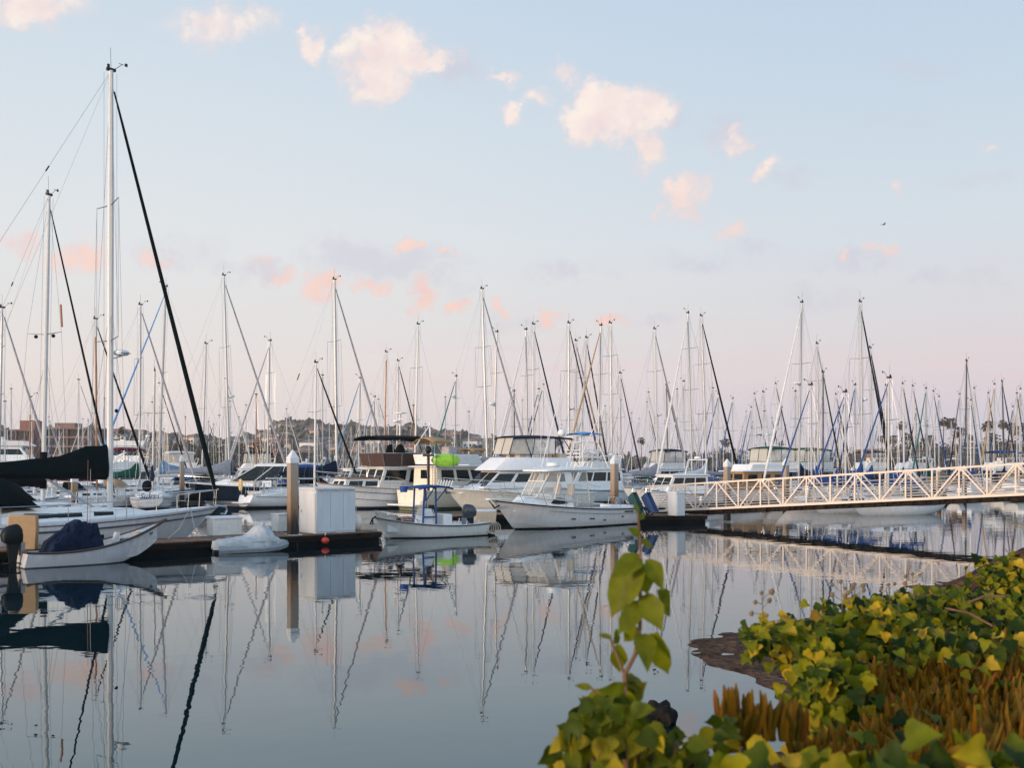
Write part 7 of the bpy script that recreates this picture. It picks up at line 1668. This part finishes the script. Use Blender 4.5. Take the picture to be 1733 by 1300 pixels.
        dv = Vector((math.cos(a) * ln, math.sin(a) * ln, 1)).normalized(); cv = Vector((r.gauss(0, .016), r.gauss(0, .016), 0)); b = Vector((x, y, z))
        ice.tube([b, b + dv * h * .35 + cv * .3, b + dv * h * .75 + cv, b + dv * h + cv * 1.2], [w * .9, w * 1.15, w, w * .25], 4); n += 1
    tag(ice.build('ice_plant', ICE, smooth=70), 'upright orange brown ice plant fingers crowding the slope', 'ice plant', kind='stuff')
    # low leafy growth at the left foot of the hedge
    m = MB()
    for k in range(330):
        px = 940 + 300 * r.random() ** 1.25; top = 1235 + 10 * math.sin(px * .05); 
        if px < 1075: top = 1175 + max(0, (1000 - px)) * 1.5
        if 1205 < px: top = 1215
        py = top + (1380 - top) * r.random() ** 1.3; Y = r.uniform(2.0, 2.45)
        leaf(m, pt(px, py, Y), (r.gauss(-.1, .6), r.gauss(-.5, .4), r.gauss(-.5, .5)), (r.gauss(0, .5), r.gauss(-.7, .4), r.uniform(.1, .9)), r.uniform(.030, .060), 'big', r.uniform(.05, .35), r)
    st = MB()
    for k in range(40):
        px = r.uniform(960, 1280); a = pt(px, 1420, 2.25); b = pt(px + r.uniform(-30, 30), r.uniform(1200, 1290) if px < 1080 else r.uniform(1255, 1300), 2.2); st.tube([a, lerp(a, b, .5) + Vector((r.gauss(0, .02), r.gauss(0, .02), 0)), b], .004, 5)
    tag(m.build('low_foliage', IVYB, smooth=60), 'low pointed leaves sprouting at the left foot of the hedge', 'plants', kind='stuff')
    tag(st.build('foliage_stems', STEM), 'thin brown stems under the low pointed leaves', 'stems', kind='stuff')
    for k in range(60):
        pass
    for k, (px, py, s) in enumerate(((1245, 1190, 1.3), (1262, 1205, 1.1), (1230, 1215, 1.), (1330, 1195, 1.1))):
        sp = MB()
        for q in range(16):
            c = pt(px + r.gauss(0, 14), py + 60, 2.5); e = c + Vector((r.gauss(0, .015), r.gauss(0, .02), .09 * s * r.uniform(.8, 1.2))); sp.tube([c, lerp(c, e, .4) + Vector((r.gauss(0, .004), 0, 0)), lerp(c, e, .8), e], [.007, .009, .008, .002], 5)
        tag(sp.build('ice_plant_tuft', ICE, smooth=70), ('tall reddish ice plant tuft standing at the left end of the hedge', 'shorter ice plant tuft right behind the tall reddish one', 'small ice plant tuft left of the tall reddish one', 'ice plant tuft under the hanging ivy')[k], 'ice plant', 'ice plant tufts')
    # the tall stem with big drooping leaves
    Y = 2.15; t = thing('leafy_stem', 'tall slender stem with big drooping green leaves rising before the water', 'plant', pt(1060, 1420, Y))
    o0 = t.location
    def lp(px, py, dy=0.): return pt(px, py, Y + dy) - Vector(o0)
    m = MB()
    m.tube([lp(1060, 1420), lp(1060, 1297), lp(1061, 1208), lp(1057, 1143)], [.0085, .007, .0062, .0055], 7)
    m.tube([lp(1057, 1143), lp(1075, 1109), lp(1083, 1066), lp(1084, 955), lp(1083, 905), lp(1079, 868)], [.005, .0048, .0045, .0038, .003, .0018], 7)
    m.tube([lp(1057, 1143), lp(1045, 1112), lp(1033, 1082), lp(1020, 1076)], [.004, .0035, .003, .002], 6)
    m.tube([lp(1060, 1235), lp(1040, 1215), lp(1022, 1195), lp(1005, 1170), lp(998, 1162)], [.0045, .004, .0034, .003, .002], 6)
    m.build('stem', STEM, t)
    big = [((1083, 945), (1034, 976), .9, -.05), ((1081, 953), (1030, 1046), 1.15, .0), ((1085, 958), (1096, 1010), 1., .05), ((1096, 948), (1124, 1000), .95, -.03), ((1090, 1008), (1121, 1068), 1.15, -.05), ((1112, 1004), (1140, 1046), .8, .06),
           ((1083, 1022), (1046, 1074), 1.0, -.04), ((1087, 1074), (1098, 1136), 1.2, -.06), ((1108, 1072), (1129, 1148), .75, .04), ((1046, 1092), (1049, 1142), .75, .02), ((1034, 1080), (1012, 1074), .6, 0), ((1040, 1090), (1046, 1062), .5, .03), ((1078, 1062), (1052, 1088), .6, .05),
           ((1080, 880), (1093, 868), .5, .02), ((1082, 905), (1062, 893), .5, -.02), ((1084, 918), (1108, 925), .45, .03), ((1079, 868), (1072, 850), .4, 0),
           ((1058, 1165), (1012, 1170), .7, -.04), ((1058, 1175), (1030, 1198), .8, .0), ((1060, 1185), (1068, 1235), .85, -.05), ((1062, 1200), (1040, 1262), 1.0, -.03), ((1000, 1165), (972, 1160), .5, 0), ((1008, 1180), (985, 1235), .9, .04), ((1022, 1200), (1000, 1262), .95, -.06), ((1048, 1215), (1030, 1288), 1., -.05), ((1012, 1190), (1000, 1215), .6, .05), ((1064, 1225), (1092, 1262), .8, .03)]
    for k in range(16):
        y0 = r.uniform(1150, 1290); sx = r.choice((-1, 1)); x0 = 1059 if k % 3 else r.uniform(1000, 1040); big.append(((x0, y0), (x0 + sx * r.uniform(14, 34), y0 + r.uniform(-12, 34)), .75, r.uniform(-.06, .06)))
    for (a, b, w, dy) in big:
        p, q = lp(*a), lp(*b, dy); d = q - p; m = MB(); leaf(m, p, d, Vector((r.gauss(0, .35), -1, .5 + r.gauss(0, .2))), d.length, 'big', .10, r)
        if w > .0:   # widen around the midrib
            c = (p + q) / 2; dn = d.normalized(); m.v = [tuple((lambda v: (p + dn * (v - p).dot(dn)) + ((v - p) - dn * (v - p).dot(dn)) * (.52 + .18 * w))(Vector(v))) for v in m.v]
        m.build('leaf', STEML, t, smooth=60)
    # ivy flower stalks
    for k, (px, py, top, lab) in enumerate(((1290, 1050, 1004, 'dry ivy flower stalk at the left end of the hedge'), (1338, 1065, 1045, 'short dry flower head right of the leftmost flower stalk'), (1424, 1022, 985, 'forked dry flower stalk in front of the gangway reflection'), (1446, 1015, 990, 'pale flower head beside the forked stalk'), (1505, 1020, 990, 'dry flower stalk before the mud patch'), (1545, 1000, 972, 'thin flower stalk near the mud patch'))):
        Y = 3.6 + .15 * k; b = pt(px, py + 30, Y); t = thing('flower_stalk', lab, 'flower stalk', b); tp = pt(px - 1, top, Y) - b
        m = MB(); m.tube([(0, 0, 0), lerp(Vector(), tp, .5) + Vector((.004, 0, 0)), tp], [.0025, .002, .0014], 5)
        for q in range(6):
            f = .42 + .11 * q; c = lerp(Vector(), tp, f); e = c + Vector(((-1) ** q * r.uniform(.018, .036), r.gauss(0, .015), r.uniform(.0, .03))) if q < 5 else tp
            m.bar(c, e, .0012, 4); MB().ball(e, r.uniform(.006, .011), 8, 6, jit=.6).build('seed_head', SEED, t)
        m.build('stalk', SEED, t)
    # bare twigs at the right edge
    b = pt(1738, 990, 5.2); t = thing('bare_twig', 'bare brown twigs sticking up at the right edge above the ivy', 'twig', b); m = MB()
    for a in ((1722, 955), (1708, 938), (1700, 928), (1730, 940)): e = pt(a[0], a[1], 5.15) - b; m.tube([(0, 0, 0), e * .5 + Vector((.01, 0, .012)), e], [.006, .004, .0015], 5)
    m.build('branch', STEM, t)
    for k, (a, b_) in enumerate((((1630, 1095), (1690, 1125)), ((1600, 1030), (1680, 1060)), ((1640, 1020), (1700, 1010)))):
        p, q = pt(*a, 3.9), pt(*b_, 3.7); o = MB().tube([p, lerp(p, q, .5) + Vector((0, 0, .015)), q], .004, 5).build('ivy_vine', STEM); tag(o, ('bare brown ivy vine across the dark gap in the leaves', 'bare ivy vine below the yellow leaves', 'thin ivy vine at the top of the hedge')[k], 'vine', 'bare ivy vines')
    # rock in the shallows
    x, y = 1.78, 12.5; rk = MB().ball((0, 0, 0), (.27, .22, .20), 18, 13, jit=.45).build('rock', M('wet_rock', (.018, .015, .012), .7, var=.5, scale=8, bump=.6, spec=.12), None, smooth=50, loc=(x, y, .06)); tag(rk, 'dark wet rock at the water edge behind the low leaves', 'rock')
    x, y = 1.42, 12.4; rk = MB().ball((0, 0, 0), (.24, .2, .16), 18, 13, jit=.5).build('rock', M('weedy_rock', (.026, .026, .010), .9, var=.5, scale=9, bump=.6, spec=.08), None, smooth=50, loc=(x, y, .05)); tag(rk, 'weed covered rock left of the dark wet rock', 'rock')
planting()
# ---------------------------------------------------------------- evening haze over the basin
def haze():
    m = bpy.data.materials.new('evening_haze'); m.use_nodes = True; nt = m.node_tree
    nt.nodes.remove(nt.nodes['Principled BSDF']); v = nt.nodes.new('ShaderNodeVolumePrincipled')
    v.inputs['Color'].default_value = (.86, .84, .90, 1); v.inputs['Density'].default_value = .00018
    nt.links.new(v.outputs[0], nt.nodes['Material Output'].inputs['Volume'])
    o = MB().box((0, 660, 25.5), (2800, 1460, 55)).build('haze', m, smooth=0)
    tag(o, 'thin pale evening haze lying over the marina and the hills', 'haze', kind='stuff')
haze()
